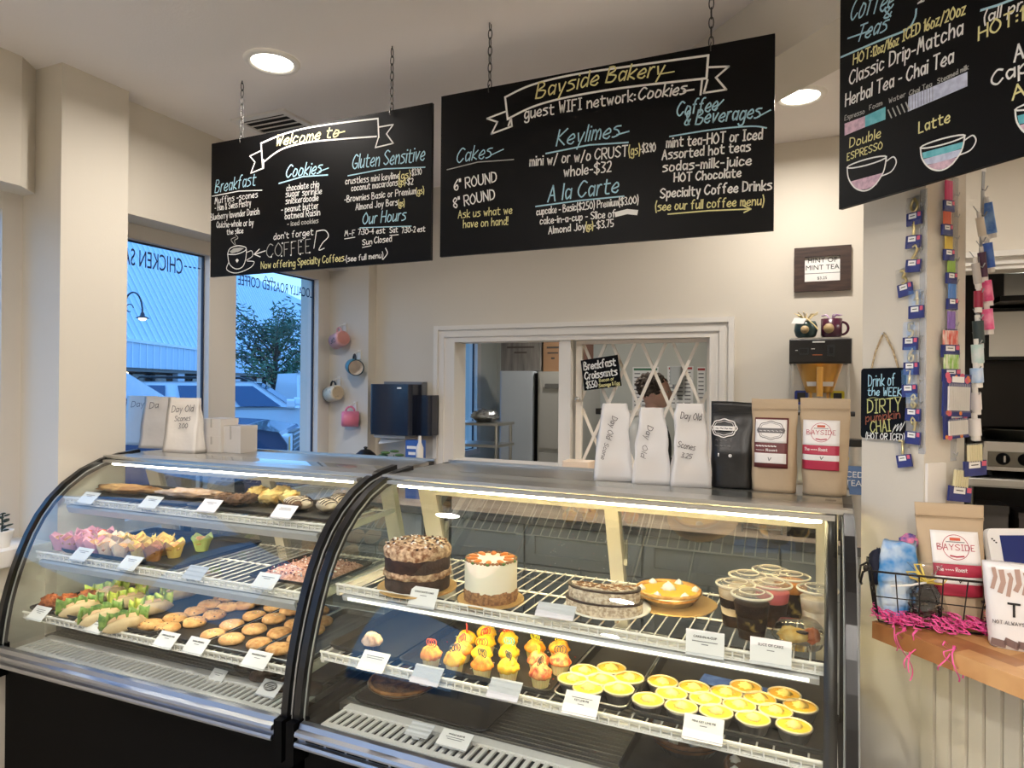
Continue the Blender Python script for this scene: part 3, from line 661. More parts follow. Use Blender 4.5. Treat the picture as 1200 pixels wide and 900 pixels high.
    if lit_front:                                                     # printed black border along the pillar-side edge of the glass
        m = MB(); A = offset_prof(.004); B = offset_prof(.0055); f = []; xa, xb = x1-.052, x1-.026
        v = [(xa, y, z) for y, z in A]+[(xb, y, z) for y, z in A]+[(xa, y, z) for y, z in B]+[(xb, y, z) for y, z in B]
        for i in range(n-1): f += [(i, n+i, n+i+1, i+1), (2*n+i, 2*n+i+1, 3*n+i+1, 3*n+i), (i, i+1, 2*n+i+1, 2*n+i), (n+i, 3*n+i, 3*n+i+1, n+i+1)]
        m.add(v, f, BLACKF, True); part(m, 'glass_border')
    # top, lamp housing, rear frame and doors
    m = MB(); m.box((x0-.01, 1.885, 1.238), (x1+.01, 2.325, 1.25), TOPM); m.box((x0-.01, 2.315, 1.2), (x1+.01, 2.327, 1.258), TOPM); part(m, 'top_panel')
    m = MB(); m.box((x0+.03, 1.855, 1.226), (x1-.03, 1.886, 1.236), TOPM); m.box((x0+.03, 1.95, 1.222), (x1-.03, 2.06, 1.2375), CREAM); part(m, 'lamp_housing')
    m = MB(); m.cyl((x0+.06, 1.876, 1.219), (x1-.06, 1.876, 1.219), .0038, TUBE2 if lit_front else TUBEN, 10); part(m, 'lamp_tube')
    m = MB()
    def post(a, b, z0, z1, t=.03):
        m.prism([(a, door_y(z1), z1), (b, door_y(z1), z1), (b, door_y(z0), z0), (a, door_y(z0), z0)], (0, t, 0), CREAM)
    post(x0+.02, x1-.02, 1.165, 1.236); post(x0+.02, x0+.09, .6, 1.166); post(x1-.075, x1-.02, .6, 1.166); xm = (x0+x1)/2+.035
    post(xm-.022, xm+.022, .6, 1.166); post(x0+.08, x1-.07, .6, .64)
    m.box((x0+.02, 2.22, .555), (x1-.02, 2.31, .62), CREAM); part(m, 'rear_frame')
    for a, b, dy in ((x0+.088, xm-.02, .012), (xm+.02, x1-.073, .02)):
        m = MB(); m.add([(a, door_y(.64)+dy, .64), (b, door_y(.64)+dy, .64), (b, door_y(1.166)+dy, 1.166), (a, door_y(1.166)+dy, 1.166)], [(0, 1, 2, 3)], DOORG); d_ = part(m, 'sliding_door')
        m = MB(); m.box((a, door_y(1.0)+dy, .98), (a+.012, door_y(1.0)+dy+.012, 1.06), CREAM); part(m, 'door_pull', d_)
    # shelves
    for (z, yf, yb, lamp, openx) in shelves:
        m = MB(); k = x0+.045
        while k < x1-.035: m.cyl((k, yf+.004, z-.0025), (k, yb, z-.0025), .0021, WIRE, 6); k += .034
        for yy in (yf+.004, (yf+yb)/2, yb): m.cyl((x0+.035, yy, z-.0065), (x1-.03, yy, z-.0065), .003, WIRE, 6)
        sh = part(m, 'wire_shelf')
        m = MB(); m.cyl((x0+.035, yf-.003, z+.0035), (x1-.03, yf-.003, z+.0035), .0042, WIRE, 8); m.box((x0+.035, yf-.004, z-.019), (x1-.03, yf-.001, z-.015), RAIL)
        k = x0+.04
        while k < x1-.03: m.box((k, yf-.0045, z-.016), (k+.003, yf-.001, z), RAIL); k += .024
        m.box((x0+.035, yf, z-.02), (x1-.03, yf+.02, z-.013), RAIL); part(m, 'price_rail', sh)
        for xs in (x0+.03, x1-.03):
            m = MB(); m.prism([(xs-.006, yf+.01, z-.008), (xs-.006, yf+.012, z-.034), (xs-.006, yf+.05, z-.038), (xs-.006, yb+.06, z-.02), (xs-.006, yb+.06, z-.008)], (.012, 0, 0), RAIL); part(m, 'shelf_bracket')
        if lamp:
            q_ = .62 if lit_front else 1.
            m = MB(); m.prism([(x0+.06, yf-.006, z-.023), (x0+.06, yf-.012*q_, z-.023-.007*q_), (x0+.06, yf-.002, z-.023-.029*q_), (x0+.06, yf+.002, z-.023-.027*q_), (x0+.06, yf+.001, z-.027), (x0+.06, yf+.045, z-.021), (x0+.06, yf+.045, z-.018)], (x1-x0-.12, 0, 0), SHADE); part(m, 'lamp_cover')
            m = MB(); m.cyl((x0+.09, yf+.02, z-.036), (x1-.09, yf+.02, z-.036), .007, TUBE if lit_front else TUBEN, 8)
            part(m, 'shelf_lamp')
            if lit_front:
                m = MB(); m.prism([(x0+.08, yf-.009, z-.028), (x0+.08, yf-.006, z-.037), (x0+.08, yf-.005, z-.037), (x0+.08, yf-.008, z-.028)], (x1-x0-.16, 0, 0), glow('lamp_lens_strip', (255, 250, 232), 2.2)); part(m, 'lamp_lens')
    return K
LX0, LX1, RX0, RX1 = -2.635, -1.345, -1.30, .082
ROTL, ROTR = radians(1.2), radians(-1.3); PVL, PVR = (LX1, 1.5), (RX0, 1.5)
def TL(x, y): return turn(x, y, PVL, ROTL)
def TR(x, y): return turn(x, y, PVR, ROTR)
LA, LB, LC = 1.105, .92, .712
RA, RB = .962, .788
caseL = make_case('curved glass bakery case by the street window, full of cookies and muffins', LX0, LX1, [(LA, 1.70, 2.03, True, 0), (LB, 1.60, 2.06, True, 0), (LC, 1.555, 2.08, False, 0)], pivot=PVL, rot=ROTL)
caseR = make_case('curved glass bakery case with whole cakes, cupcakes and mini pies, beside the pillar', RX0, RX1, [(RA, 1.605, 2.03, True, 0), (RB, 1.54, 2.08, False, 0)], lit_front=True, pivot=PVR, rot=ROTR)
DZ0 = .6+.0025
# ================================================================== trays, cards and food in the cases
TRAYM = mat('black_baking_tray', (24, 23, 23), .45, rgb2=(40, 38, 37), scale=18, mix=.62); SILV = mat('bright_tray_edge', (205, 205, 200), .3, 1.)
def tray(label, x0, x1, y0, y1, z, T, rot, rim=.016, edge=None, group=None):
    cx, cyy = (x0+x1)/2, (y0+y1)/2; hx, hy = (x1-x0)/2, (y1-y0)/2
    X = thing('baking_tray', label, 'tray', (*T(cx, cyy), z), rot, group)
    m = MB(); b = .012
    def ring(ix, iy, zz, r):
        o = []
        for sx, sy, a0 in ((1, 1, 0), (-1, 1, pi/2), (-1, -1, pi), (1, -1, 3*pi/2)):
            for k in range(5): t = a0+k*pi/8; o.append((sx*(ix-r)+r*cos(t), sy*(iy-r)+r*sin(t), zz))
        return o
    R = [ring(hx-b, hy-b, .0012, .012), ring(hx-.004, hy-.004, rim, .018), ring(hx, hy, rim+.001, .02), ring(hx, hy, rim-.003, .02), ring(hx-b, hy-b, 0, .012)]
    v = [p for r in R for p in r]; n = 20; f = [tuple(range(n))]
    for i in range(len(R)-1):
        for k in range(n): f.append((i*n+k, i*n+(k+1) % n, (i+1)*n+(k+1) % n, (i+1)*n+k))
    f.append(tuple(range(4*n, 5*n))[::-1]); m.add(v, f, TRAYM); m.build('tray_pan', X)
    m = MB(); m.tube([(p[0], p[1], rim) for p in ring(hx-.001, hy-.001, rim, .02)], .0022, edge or TRAYM, 5, closed=True); m.build('rolled_edge', X)
    return X
# ---- price cards
CARDB = mat('grey_tag_holder', (205, 207, 208), .35)
def card(label, px, py, yf, z, tilt, lines, T=None, rot=0., w_=.084, h_=.05, blank=False, dz=0., rz=0., grp='price cards'):
    """a card clipped to a shelf edge; lines = [(text, relative size)]"""
    p = onY(px, py, yf); p.z = p.z
    Cc = thing('price_card', label, 'price card', p, rot+rz, grp)
    up = Vector((0, sin(tilt), cos(tilt))); nn = Vector((0, -cos(tilt), sin(tilt))); ux = Vector((1, 0, 0))
    m = MB(); o = -ux*(w_/2) - up*(h_/2)
    m.prism([o, o+ux*w_, o+ux*w_+up*h_, o+up*h_], -nn*.0012, CARDB if blank else PAPER); m.build('card_face', Cc)
    m = MB()
    if blank:
        for k in (.25, .55, .85): m.prism([o+up*(h_*k-.002)+nn*.0004, o+up*(h_*k-.002)+ux*w_+nn*.0004, o+up*(h_*k+.002)+ux*w_+nn*.003, o+up*(h_*k+.002)+nn*.003], -nn*.0006, CARDB)
    else:
        m.prism([o-nn*.0014, o+ux*w_-nn*.0014, o+ux*w_-up*.006+nn*.002, o-up*.006+nn*.002], -nn*.0015, CARDB)
    m.prism([o+ux*w_*.35+up*h_*.3-nn*.0014, o+ux*w_*.65+up*h_*.3-nn*.0014, o+ux*w_*.65-nn*.0014, o+ux*w_*.35-nn*.0014], -nn*.008, CARDB)
    m.build('tag_holder', Cc)
    y = h_*.22
    for k, (t, s_) in enumerate(lines):
        M = basis(up*y+nn*.0008, ux, up, nn)
        if t == '_':
            m = MB(); m.T = M; m.box((-w_*.3*s_, -.0008, 0), (w_*.3*s_, .0008, .0003), INK if False else mat('grey_print', (120, 118, 120), .7)); m.build('fine_print', Cc); y -= .006
        else:
            type_text('lettering', t, .0085*s_, M, INK, Cc); y -= .0115*s_
    return Cc
TI = radians(48)
FP = [('_', 1.), ('_', .5)]
def YL(px, yf): return yf
for lab, px, py, yf, z, ti, ln, kw in (
    ('price card at the window end of the top cookie-case shelf, before the brown strudel', 104, 583, 1.665, LA, TI, [('_', .9), ('_', .6)], {}),
    ('price card with a blue mark in front of the iced danish', 177, 588, 1.675, LA, TI, [('_', .8), ('_', .7)], {}),
    ('price card reflecting blue window light before the chocolate scones', 246, 592, 1.68, LA, TI, [('_', .9), ('_', .5)], {}),
    ('price card before the striped chocolate pastries, top shelf', 333, 599, 1.69, LA, TI, [('_', .9), ('_', 1.)], {}),
    ('price card before the pink muffin cups at the window end', 96, 649, 1.575, LB, TI, FP, {}),
    ('price card in front of the brown-topped muffin', 153, 659, 1.58, LB, TI, [('_', .8), ('_', .6)], {}),
    ('price card in front of the pink crumble cake', 312, 680, 1.59, LB, TI, FP, {}),
    ('price card in front of the orange fritters', 46, 718, 1.525, LC, TI, [('_', .9), ('_', .8), ('_', .4)], {}),
    ('price card in front of the lettuce sandwiches', 113, 732, 1.53, LC, TI, [('CROISSANT', .9), ('_', .4)], {}),
    ('chocolate chip cookie price card', 195, 749, 1.54, LC, TI, [('CHOCOLATE CHIP', .75), ('_', .4)], {}),
    ('sugar sprinkle cookie price card', 230, 756, 1.54, LC, TI, [('SUGAR SPRINKLE', .75), ('_', .4)], {}),
    ('snickerdoodle cookie price card', 301, 772, 1.545, LC, TI, [('SNICKERDOODLE', .8), ('_', .4)], {'w_': .092}),
    ('chocolate cake price card on the upper shelf', 496, 699, 1.592, RA, radians(30), [('CHOCOLATE CAKE', .8), ('_', .4)], {}),
    ('cake in a cup price card under the layered cups', 826, 753, 1.565, RA, radians(8), [('CAKE-IN-A-CUP', .85), ('_', 1.1), ('_', .3)], {}),
    ('slice of cake price card below the clear clamshell', 903, 763, 1.56, RA, radians(8), [('SLICE OF CAKE', .9), ('_', .3)], {}),
    ('cupcake price card beside the lone swirled cupcake', 438, 774, 1.522, RB, TI, [('_', 1.1), ('_', 1.)], {}),
    ('mini key lime pie price card before the seven-pie tray', 681, 824, 1.508, RB, TI, [('_', 1.), ('KEY LIME PIE', .75), ('_', .3)], {}),
    ('mini key lime pie price card before the larger tray of mini pies', 824, 853, 1.503, RB, TI, [('MINI KEY LIME PIE', .75), ('_', .3)], {})):
    card(lab, px, py, yf, z, ti, ln, **kw)
card('grey card holder turned away at the empty part of the muffin shelf', 229, 671, 1.585, LB, TI, [], blank=True)
card('grey card holder turned away under the coconut cake', 651, 716, 1.575, RA, TI, [], blank=True, w_=.1, h_=.04)
card('grey card holder turned away before the first orange cupcake', 500, 791, 1.518, RB, TI, [], blank=True)
card('grey card holder turned away before the middle cupcakes', 591, 808, 1.512, RB, TI, [], blank=True)
card('small card lying on the grille before the dark cookies', 254, 793, 1.60, DZ0, TI, FP, w_=.06)
card('card with an oval emblem on the grille by the case divider', 316, 806, 1.585, DZ0, radians(55), [], w_=.075)
oc = [o for o in COL.objects if o.get('label') == 'card with an oval emblem on the grille by the case divider'][0]
m = MB(); ti = radians(55); up = Vector((0, sin(ti), cos(ti))); nn = Vector((0, -cos(ti), sin(ti)))
m.T = basis(up*.004+nn*.001, (1, 0, 0), up, nn)
for a, b in ((.024, .014), (.02, .0105)): m.tube([(a*cos(t*pi/12), b*sin(t*pi/12), 0) for t in range(24)], .0011, INK, 4, closed=True)
for k in range(3): m.box((-.014, -.006+k*.0045, 0), (.014, -.004+k*.0045, .0005), INK)
m.build('oval_emblem', oc)
card('grey card holder lying on the grille under the pecan pie', 492, 855, 1.555, DZ0, radians(75), [], blank=True, w_=.07)
card('whole quiche price card lying on the grille below the black tray', 533, 866, 1.555, DZ0, radians(70), [('WHOLE QUICHE', .75), ('_', 1.), ('_', .8)], w_=.09)

# ---- cookies
def crust(name, a, b, sc=60, mix=.5, bump=.35, rough=.75, **k): return mat(name, a, rough, rgb2=b, scale=sc, mix=mix, bump=bump, bscale=sc*1.6, **k)
COOK = crust('golden_cookie', (222, 176, 112), (196, 140, 78), 45, .52); CHIP = mat('chocolate_chip', (58, 34, 22), .5)
SPRK = crust('sprinkle_cookie', (226, 182, 122), (204, 150, 92), 45); SNICK = crust('snickerdoodle_crust', (214, 168, 108), (180, 124, 66), 70); DARKC = crust('dark_cookie', (70, 45, 32), (44, 27, 19), 60)
RAINB = [mat('sprinkle_%s' % n_, c, .5) for n_, c in (('red', (205, 60, 70)), ('white', (244, 240, 236)), ('orange', (236, 140, 50)), ('green', (96, 160, 80)), ('purple', (150, 90, 170)))]
def cookie_proto(kind, r=.037):
    m = MB(); base = {'chip': COOK, 'sprinkle': SPRK, 'snick': SNICK, 'dark': DARKC}[kind]
    prof = [(0, 0), (r*.9, 0), (r, .005), (r*.98, .011), (r*.82, .017), (r*.45, .0205), (0, .0212)]
    m.lathe(prof, (0, 0, 0), base, 22, cap=False, wob=.02)
    for v in m.v: v.z += .0012*noise.noise(v*70) if v.z > .002 else 0
    return m, base
def cookie_mesh(kind, k):
    rnd = random.Random(kind+str(k)); m, base = cookie_proto(kind)
    o = m.build('cookie')
    bits = MB()
    n = {'chip': 9, 'sprinkle': 40, 'snick': 0, 'dark': 10}[kind]
    for i in range(n):
        a = rnd.uniform(0, 2*pi); rr = .034*sqrt(rnd.random()); z = .0214-.0075*(rr/.034)**2
        if kind == 'sprinkle':
            d = Vector((cos(a*7), sin(a*7), .1)).normalized()*.0022; c = Vector((rr*cos(a), rr*sin(a), z)); bits.cyl(c-d, c+d, .0008, RAINB[i % 5], 5)
        else: bits.ball((rr*cos(a), rr*sin(a), z-.0008), (.0032, .0032, .0022), CHIP, 6, 4)
    if n: bits.build({'chip': 'chocolate_chips', 'sprinkle': 'sprinkles', 'dark': 'chocolate_chips'}[kind], o)['kind'] = 'stuff'
    return o
CK = {}
def cookie(kind, px, py, z, label, group, tilt=(0, 0), sc=1.):
    vs_ = CK.setdefault(kind, []); i = random.randrange(2)
    p = onZ(px, py, z+.012); loc = Vector((p.x, p.y, z))
    if len(vs_) < 2: o = cookie_mesh(kind, len(vs_)); vs_.append(o)
    else:
        s_ = vs_[i]; o = s_.copy(); COL.objects.link(o)
        for ch in s_.children: c = ch.copy(); COL.objects.link(c); c.parent = o
    o.location = loc; o.rotation_euler = (tilt[0], tilt[1], random.uniform(0, 6)); o.scale = (sc, sc, sc)
    tag(o, label, 'cookie', group); return o
tray('black baking tray under the fritters and lettuce sandwiches', -2.60, -1.965, 1.565, 2.03, LC+.0005, TL, ROTL)
tray('narrow black tray heaped with chocolate chip cookies', -1.958, -1.752, 1.565, 2.03, LC+.0005, TL, ROTL)
tray('narrow tray with a bright edge holding sprinkle cookies', -1.745, -1.552, 1.565, 2.03, LC+.0005, TL, ROTL, edge=SILV)
tray('narrow tray with a bright edge holding snickerdoodles, by the case divider', -1.545, -1.365, 1.565, 2.03, LC+.0005, TL, ROTL, edge=SILV)
zc = LC+.002
def Q(u, v): return 140+u/5.4545, 660+v/5.4545
rows = [(200, 385, 0), (310, 405, 0), (355, 345, 0), (480, 370, 0), (490, 302, 0), (605, 325, 0), (575, 258, 0), (692, 275, 0), (672, 213, 0), (800, 262, 0), (785, 200, 0), (895, 232, 0), (880, 180, 0), (300, 440, -1), (470, 425, -1)]
def ground(kind, group, pts, noun, where, zbase, sc=1.):
    n = 0
    S = sorted(pts, key=lambda q: -q[1])
    placed = []
    for k, (u, v, *r) in enumerate(S):
        px, py = Q(u, v)
        z = zbase; p = onZ(px, py, z+.012)
        for q in placed:
            if (Vector((p.x, p.y))-Vector((q.x, q.y))).length < .05*sc: z = max(z, q.z+.009)
        if z > zbase+.03: z = zbase+.026
        p = onZ(px, py, z+.012); placed.append(Vector((p.x, p.y, z)))
        cookie(kind, px, py, z, '%s, %s' % (noun, where(k)), group, sc=sc)
def nth(k): return 'first from the glass' if k == 0 else ORD[k] + ' back from the glass'
ground('chip', 'chocolate chip cookies', rows[:13], 'chocolate chip cookie on the narrow black tray', nth, zc, 1.1)
ground('sprinkle', 'sprinkle cookies', [(600, 450), (715, 478), (720, 388), (862, 415), (862, 332), (985, 348), (995, 272), (1090, 297), (1130, 235)], 'sprinkle cookie on the bright-edged tray', nth, zc, 1.1)
ground('snick', 'snickerdoodle cookies', [(895, 508), (1020, 540), (1025, 440), (1150, 475), (1130, 385), (1235, 420), (1225, 350), (1290, 365), (1270, 300)], 'golden snickerdoodle cookie beside the case divider', nth, zc, 1.1)
tray('dark tray of chocolate cookies on the case floor by the divider', -1.72, -1.375, 1.66, 2.02, DZ0, TL, ROTL)
for k, (px, py) in enumerate(((308, 790), (336, 801), (318, 776), (348, 790), (362, 806), (290, 778))):
    cookie('dark', px, py, DZ0+.0025, 'dark chocolate cookie on the floor of the case, ' + nth(k), 'dark chocolate cookies', sc=1.15)

# ---- fritters, sandwiches
FRIT = crust('orange_fritter', (198, 112, 54), (120, 52, 22), 55, .5, .6); BREAD = crust('croissant_bread', (206, 184, 142), (168, 138, 90), 22, .6, .15, .6); LETT = mat('lettuce', (206, 212, 88), .5, rgb2=(156, 184, 70), scale=60, bump=.2, sss=.1); HAM = mat('ham_slice', (226, 190, 150), .5); LETD = mat('dark_lettuce', (140, 170, 84), .5, rgb2=(92, 136, 62), scale=60, mix=.55)
for k, (px, py, r) in enumerate(((60, 708, .034), (81, 705, .031), (103, 700, .03))):
    p = onZ(px, py, LC+.024); m = MB()
    m.ball((0, 0, r*.62), (r*1.05, r*.95, r*.75), FRIT, 20, 12, .55, 22, seed=k*3.1)
    mz = min(v.z for v in m.v)
    for v in m.v: v.z -= mz
    o = m.build('fritter', None, (p.x, p.y, LC+.002)); tag(o, 'craggy orange-brown fritter, %s the window end' % ('first from', 'second from', 'third from')[k], 'fritter', 'orange fritters')
for k, (px, py) in enumerate(((131, 683), (158, 680))):
    p = onZ(px, py, LC+.01); m = MB(); m.ball((0, 0, .007), (.022, .01, .007), (BREAD, FRIT)[k], 14, 8, .6, 20, seed=k)
    o = m.build('pastry_crumb', None, (p.x, p.y, LC+.0025)); tag(o, ('pale leftover crumb at the back of the sandwich tray', 'brown leftover crumb at the back of the sandwich tray')[k], 'crumb')
def sandwich_mesh(k, name, loc, rz, label, dark):
    S = thing(name, label, 'sandwich', loc, rz, 'lettuce croissant sandwiches'); S.scale = (1.12, 1.12, 1.1); rnd = random.Random(k)
    for nm, dy, le in (('bread_half', -.017, -.45), ('bread_half', .02, -.45)):
        m = MB(); n = 9; P = []; R = []
        for i in range(n): t = i/(n-1)*2-1; P.append(Vector((t*.062, dy+.018*t*t*(1 if dy > 0 else .6), .026-.006*t*t))); R.append(.004+.017*(1-t*t)**.5)
        m.tube(P, R, BREAD, 10)
        for v in m.v: v.y = dy+(v.y-dy)*.62
        z0 = min(v.z for v in m.v)
        for v in m.v: v.z -= z0
        m.build(nm, S)
    m = MB(); vv = []; n = 22
    for i in range(n+1):
        t = i/n*2-1
        for j in range(4): vv.append((t*.066+rnd.uniform(-.002, .002), .002+.012*sin(i*1.3+k)*(.3+j/3)+rnd.uniform(-.002, .002), .012+j*.0155+.004*sin(i*1.7+k)*(j/3)))
    m.add(vv, [(i*4+j, (i+1)*4+j, (i+1)*4+j+1, i*4+j+1) for i in range(n) for j in range(3)], LETD if dark else LETT, True)
    o = m.build('lettuce', S); sm = o.modifiers.new('thick', 'SOLIDIFY'); sm.thickness = .002
    m = MB(); m.ball((0, -.004, .03), (.05, .004, .017), HAM, 12, 6, .3, 12, seed=k); m.build('ham', S)
SW = [[(94, 717), (126, 699), (158, 682)], [(119, 727), (151, 708), (183, 690)], [(146, 735), (178, 716), (210, 698), (240, 682)]]
for r_, row in enumerate(SW):
    for k, q in enumerate(row):
        p = onZ(*q, LC+.02); p = back(p, .03); sandwich_mesh(k+r_*4, 'sandwich', (p.x, p.y, LC+.002), radians(72), 'lettuce sandwich in the file %s, %s' % (('beside the fritters', 'in the middle of the tray', 'beside the cookies')[r_], nth(k)), k < 1)

# ---- muffins in tulip papers
tray('black tray of muffins in folded papers', -2.52, -1.93, 1.625, 2.03, LB+.0005, TL, ROTL)
PAPERS = {'pink': mat('pink_tulip_paper', (232, 170, 186), .6, sss=.1), 'yellow': mat('yellow_tulip_paper', (232, 200, 100), .6, sss=.1), 'white': mat('pale_tulip_paper', (232, 206, 180), .6, sss=.1), 'green': mat('green_tulip_paper', (190, 204, 116), .6, sss=.1), 'brown': mat('brown_muffin_paper', (176, 122, 62), .6)}
MUFT = crust('muffin_top', (214, 168, 92), (172, 112, 50), 40, .5, .5)
MUFT2 = crust('brown_muffin_top', (160, 100, 46), (110, 62, 28), 40, .5, .5); MUFO = crust('orange_muffin_top', (224, 120, 54), (196, 72, 40), 40)
def muffin(col, top, loc, label, k):
    M_ = thing('muffin', label, 'muffin', loc, k*1.3, 'muffins in tulip papers'); m = MB(); n = 24; v = []
    for j in range(4):
        for i in range(n):
            t = 2*pi*i/n; pk = abs(((i % 6)/6)-.5)*2; r = (.021, .027, .032, .038)[j]*(1+.03*sin(6*t)); z = (0, .02, .036, .044)[j] + (0, 0, .004, .02)[j]*pk
            v.append((r*cos(t), r*sin(t), z))
    f = [(j*n+i, j*n+(i+1) % n, (j+1)*n+(i+1) % n, (j+1)*n+i) for j in range(3) for i in range(n)] + [tuple(range(n))[::-1]]
    m.add(v, f, PAPERS[col]); o = m.build('tulip_paper', M_); q = o.modifiers.new('thick', 'SOLIDIFY'); q.thickness = .0008
    m = MB(); m.ball((0, 0, .034), (.0295, .0295, .019), top, 16, 9, .3, 14, seed=k*2.2); m.build('crumb_top', M_)
    return M_
MU = [(110, 205, 'pink', MUFT), (170, 215, 'pink', MUFT), (225, 190, 'pink', MUFT), (300, 205, 'pink', MUFT), (335, 165, 'pink', MUFO), (405, 165, 'pink', MUFO), (385, 225, 'pink', MUFT), (455, 185, 'white', MUFT), (460, 240, 'white', MUFT), (535, 195, 'white', MUFT), (560, 250, 'white', MUFT), (620, 195, 'yellow', MUFT), (660, 250, 'yellow', MUFT), (690, 205, 'yellow', MUFT), (762, 262, 'brown', MUFT2), (760, 205, 'yellow', MUFT), (830, 215, 'yellow', MUFT), (895, 240, 'yellow', MUFT), (1072, 200, 'green', MUFT)]
MUL = {}
placed = []
for k, (u, v, c_, t_) in enumerate(sorted(MU, key=lambda q: q[0])):
    px, py = 40+u/5.4545, 600+(v+12)/5.4545; p = onZ(px, py, LB+.022)
    for it in range(8):
        for q in placed:
            d = Vector((p.x-q.x, p.y-q.y))
            if d.length < .062: d = d.normalized()*.0625; p.x, p.y = q.x+d.x, q.y+d.y
    p.y = min(max(p.y, 1.635), 1.98); placed.append(p.copy())
    nm = {'pink': 'pink-papered', 'white': 'cream-papered', 'yellow': 'yellow-papered', 'green': 'green-papered', 'brown': 'bare brown'}[c_]
    MUL[c_] = MUL.get(c_, 0)+1
    muffin(c_, t_, (p.x, p.y, LB+.002), '%s muffin%s' % (nm, ' standing apart by the bare wire shelf' if c_ == 'green' else ' at the front of the muffin tray' if c_ == 'brown' else ', %s of its colour from the window end' % ORD[MUL[c_]-1]), k)
# ---- crumble cake on the same shelf
tray('black tray with the pink crumble cake', -1.655, -1.368, 1.655, 1.955, LB+.0005, TL, ROTL, rim=.012)
CRUM = mat('pink_brown_crumble', (176, 122, 100), .8, rgb2=(222, 178, 160), scale=110, bump=.4); CRUMD = mat('dark_crumble', (120, 62, 58), .8)
X = thing('crumble_cake', 'flat cake covered in pink and brown crumble', 'cake', (*TL(-1.512, 1.805), LB+.002), ROTL)
m = MB(); n = 26; v = []
for i in range(n+1):
    for j in range(n+1):
        a, b = i/n*2-1, j/n*2-1; e = min(1, (1-max(abs(a), abs(b)))*5); v.append((a*.118, b*.122, .003+e*(.013+.006*noise.noise(Vector((a*9, b*9, 1)))+.004*random.random())))
m.add(v, [(i*(n+1)+j, (i+1)*(n+1)+j, (i+1)*(n+1)+j+1, i*(n+1)+j+1) for i in range(n) for j in range(n)], CRUM, False); m.add([(-.118, -.122, .001), (.118, -.122, .001), (.118, .122, .001), (-.118, .122, .001)], [(0, 3, 2, 1)], CRUM); m.build('cake_slab', X)
m = MB()
for i in range(240): a, b = random.uniform(-.112, .112), random.uniform(-.115, .115); m.ball((a, b, .017+random.random()*.003), (.004, .003, .003), random.choice((CRUMD, CRUM, RAINB[1], CRUM)), 5, 3)
m.build('crumbs', X)['kind'] = 'stuff'
# ---- top shelf pastries
tray('black tray under the strudel and iced danish', -2.56, -2.03, 1.735, 2.01, LA+.0005, TL, ROTL, rim=.012)
tray('black tray under the scones and striped pastries', -2.02, -1.40, 1.735, 2.01, LA+.0005, TL, ROTL, rim=.012)
STRU = crust('strudel_crust', (206, 164, 104), (152, 104, 58), 16, .5, .4); ICED = mat('iced_pastry', (236, 214, 204), .5, rgb2=(214, 172, 132), scale=24, bump=.4); SCON = crust('chocolate_scone', (120, 84, 56), (70, 44, 28), 36, .5, .6); CRO = crust('golden_croissant', (240, 212, 136), (214, 162, 76), 26, .5, .5); CREAMP = mat('cream_pastry', (238, 226, 204), .5, rgb2=(220, 196, 160), scale=20, bump=.3); CHOC = mat('dark_chocolate', (50, 30, 24), .35)
def lump(name, label, cat, px, py, r, mt, group, z, jit=.5, rz=0., fr=12, seed=0.):
    p = onZ(px, py, z+r[2]*.6); m = MB(); m.ball((0, 0, 0), r, mt, 26, 14, jit, fr, seed=seed); mz = min(v.z for v in m.v)
    for v in m.v: v.z -= mz
    if r[0] > .1: p = back(p, .02)
    o = m.build(name, None, (p.x, p.y, z+.0018)); o.rotation_euler.z = rz; tag(o, label, cat, group); return o
lump('strudel', 'long flat brown strudel at the window end of the top shelf', 'pastry', 150, 577, (.15, .05, .016), STRU, None, LA, .45, radians(6), 9)
o = lump('danish', 'long danish with pale pink icing on the top shelf', 'pastry', 225, 582, (.14, .05, .016), ICED, None, LA, .5, radians(8), 12, 2.)
for k, (px, py) in enumerate(((264, 588), (278, 590), (291, 588))): lump('scone', 'dark chocolate scone beside the iced danish, ' + ('by the danish', 'middle of three', 'by the croissants')[k], 'scone', px, py, (.036, .034, .018), SCON, 'chocolate scones', LA, .6, k, 16, k*4.)
for k, (px, py) in enumerate(((303, 582), (318, 588), (330, 582), (341, 590))): lump('croissant', 'flaky golden croissant piece on the top shelf, %s from the chocolate scones' % ORD[k], 'croissant', px, py, (.045, .034, .024), CRO, 'flaky croissants', LA, .55, k*.8, 14, k*3.)
for k, (px, py, mt) in enumerate(((354, 593, CREAMP), (383, 596, CREAMP), (398, 590, CREAMP), (344, 594, SCON))):
    lab = ('cream loaf with dark chocolate stripes on the top shelf', 'larger cream loaf with chocolate stripes by the case divider', 'cream loaf half hidden by the case divider', 'small dark striped loaf behind the top-shelf price card')[k]
    o = lump('striped_loaf', lab, 'pastry', px, py, (.048, .034, .024), mt, 'striped loaves', LA, .15, -.5, 10, k*2.)
    m = MB()
    for s_ in range(7):
        x = -.036+s_*.012; m.tube([(x+.004*sin(t), .034*cos(t)*sqrt(max(.02, 1-(x/.048)**2))*1.02, .0245+.0245*sin(t)*sqrt(max(.02, 1-(x/.048)**2))) for t in [pi*q/8 for q in range(1, 8)]], .0018, CHOC if mt is CREAMP else CREAMP, 5)
    m.build('chocolate_drizzle', o)
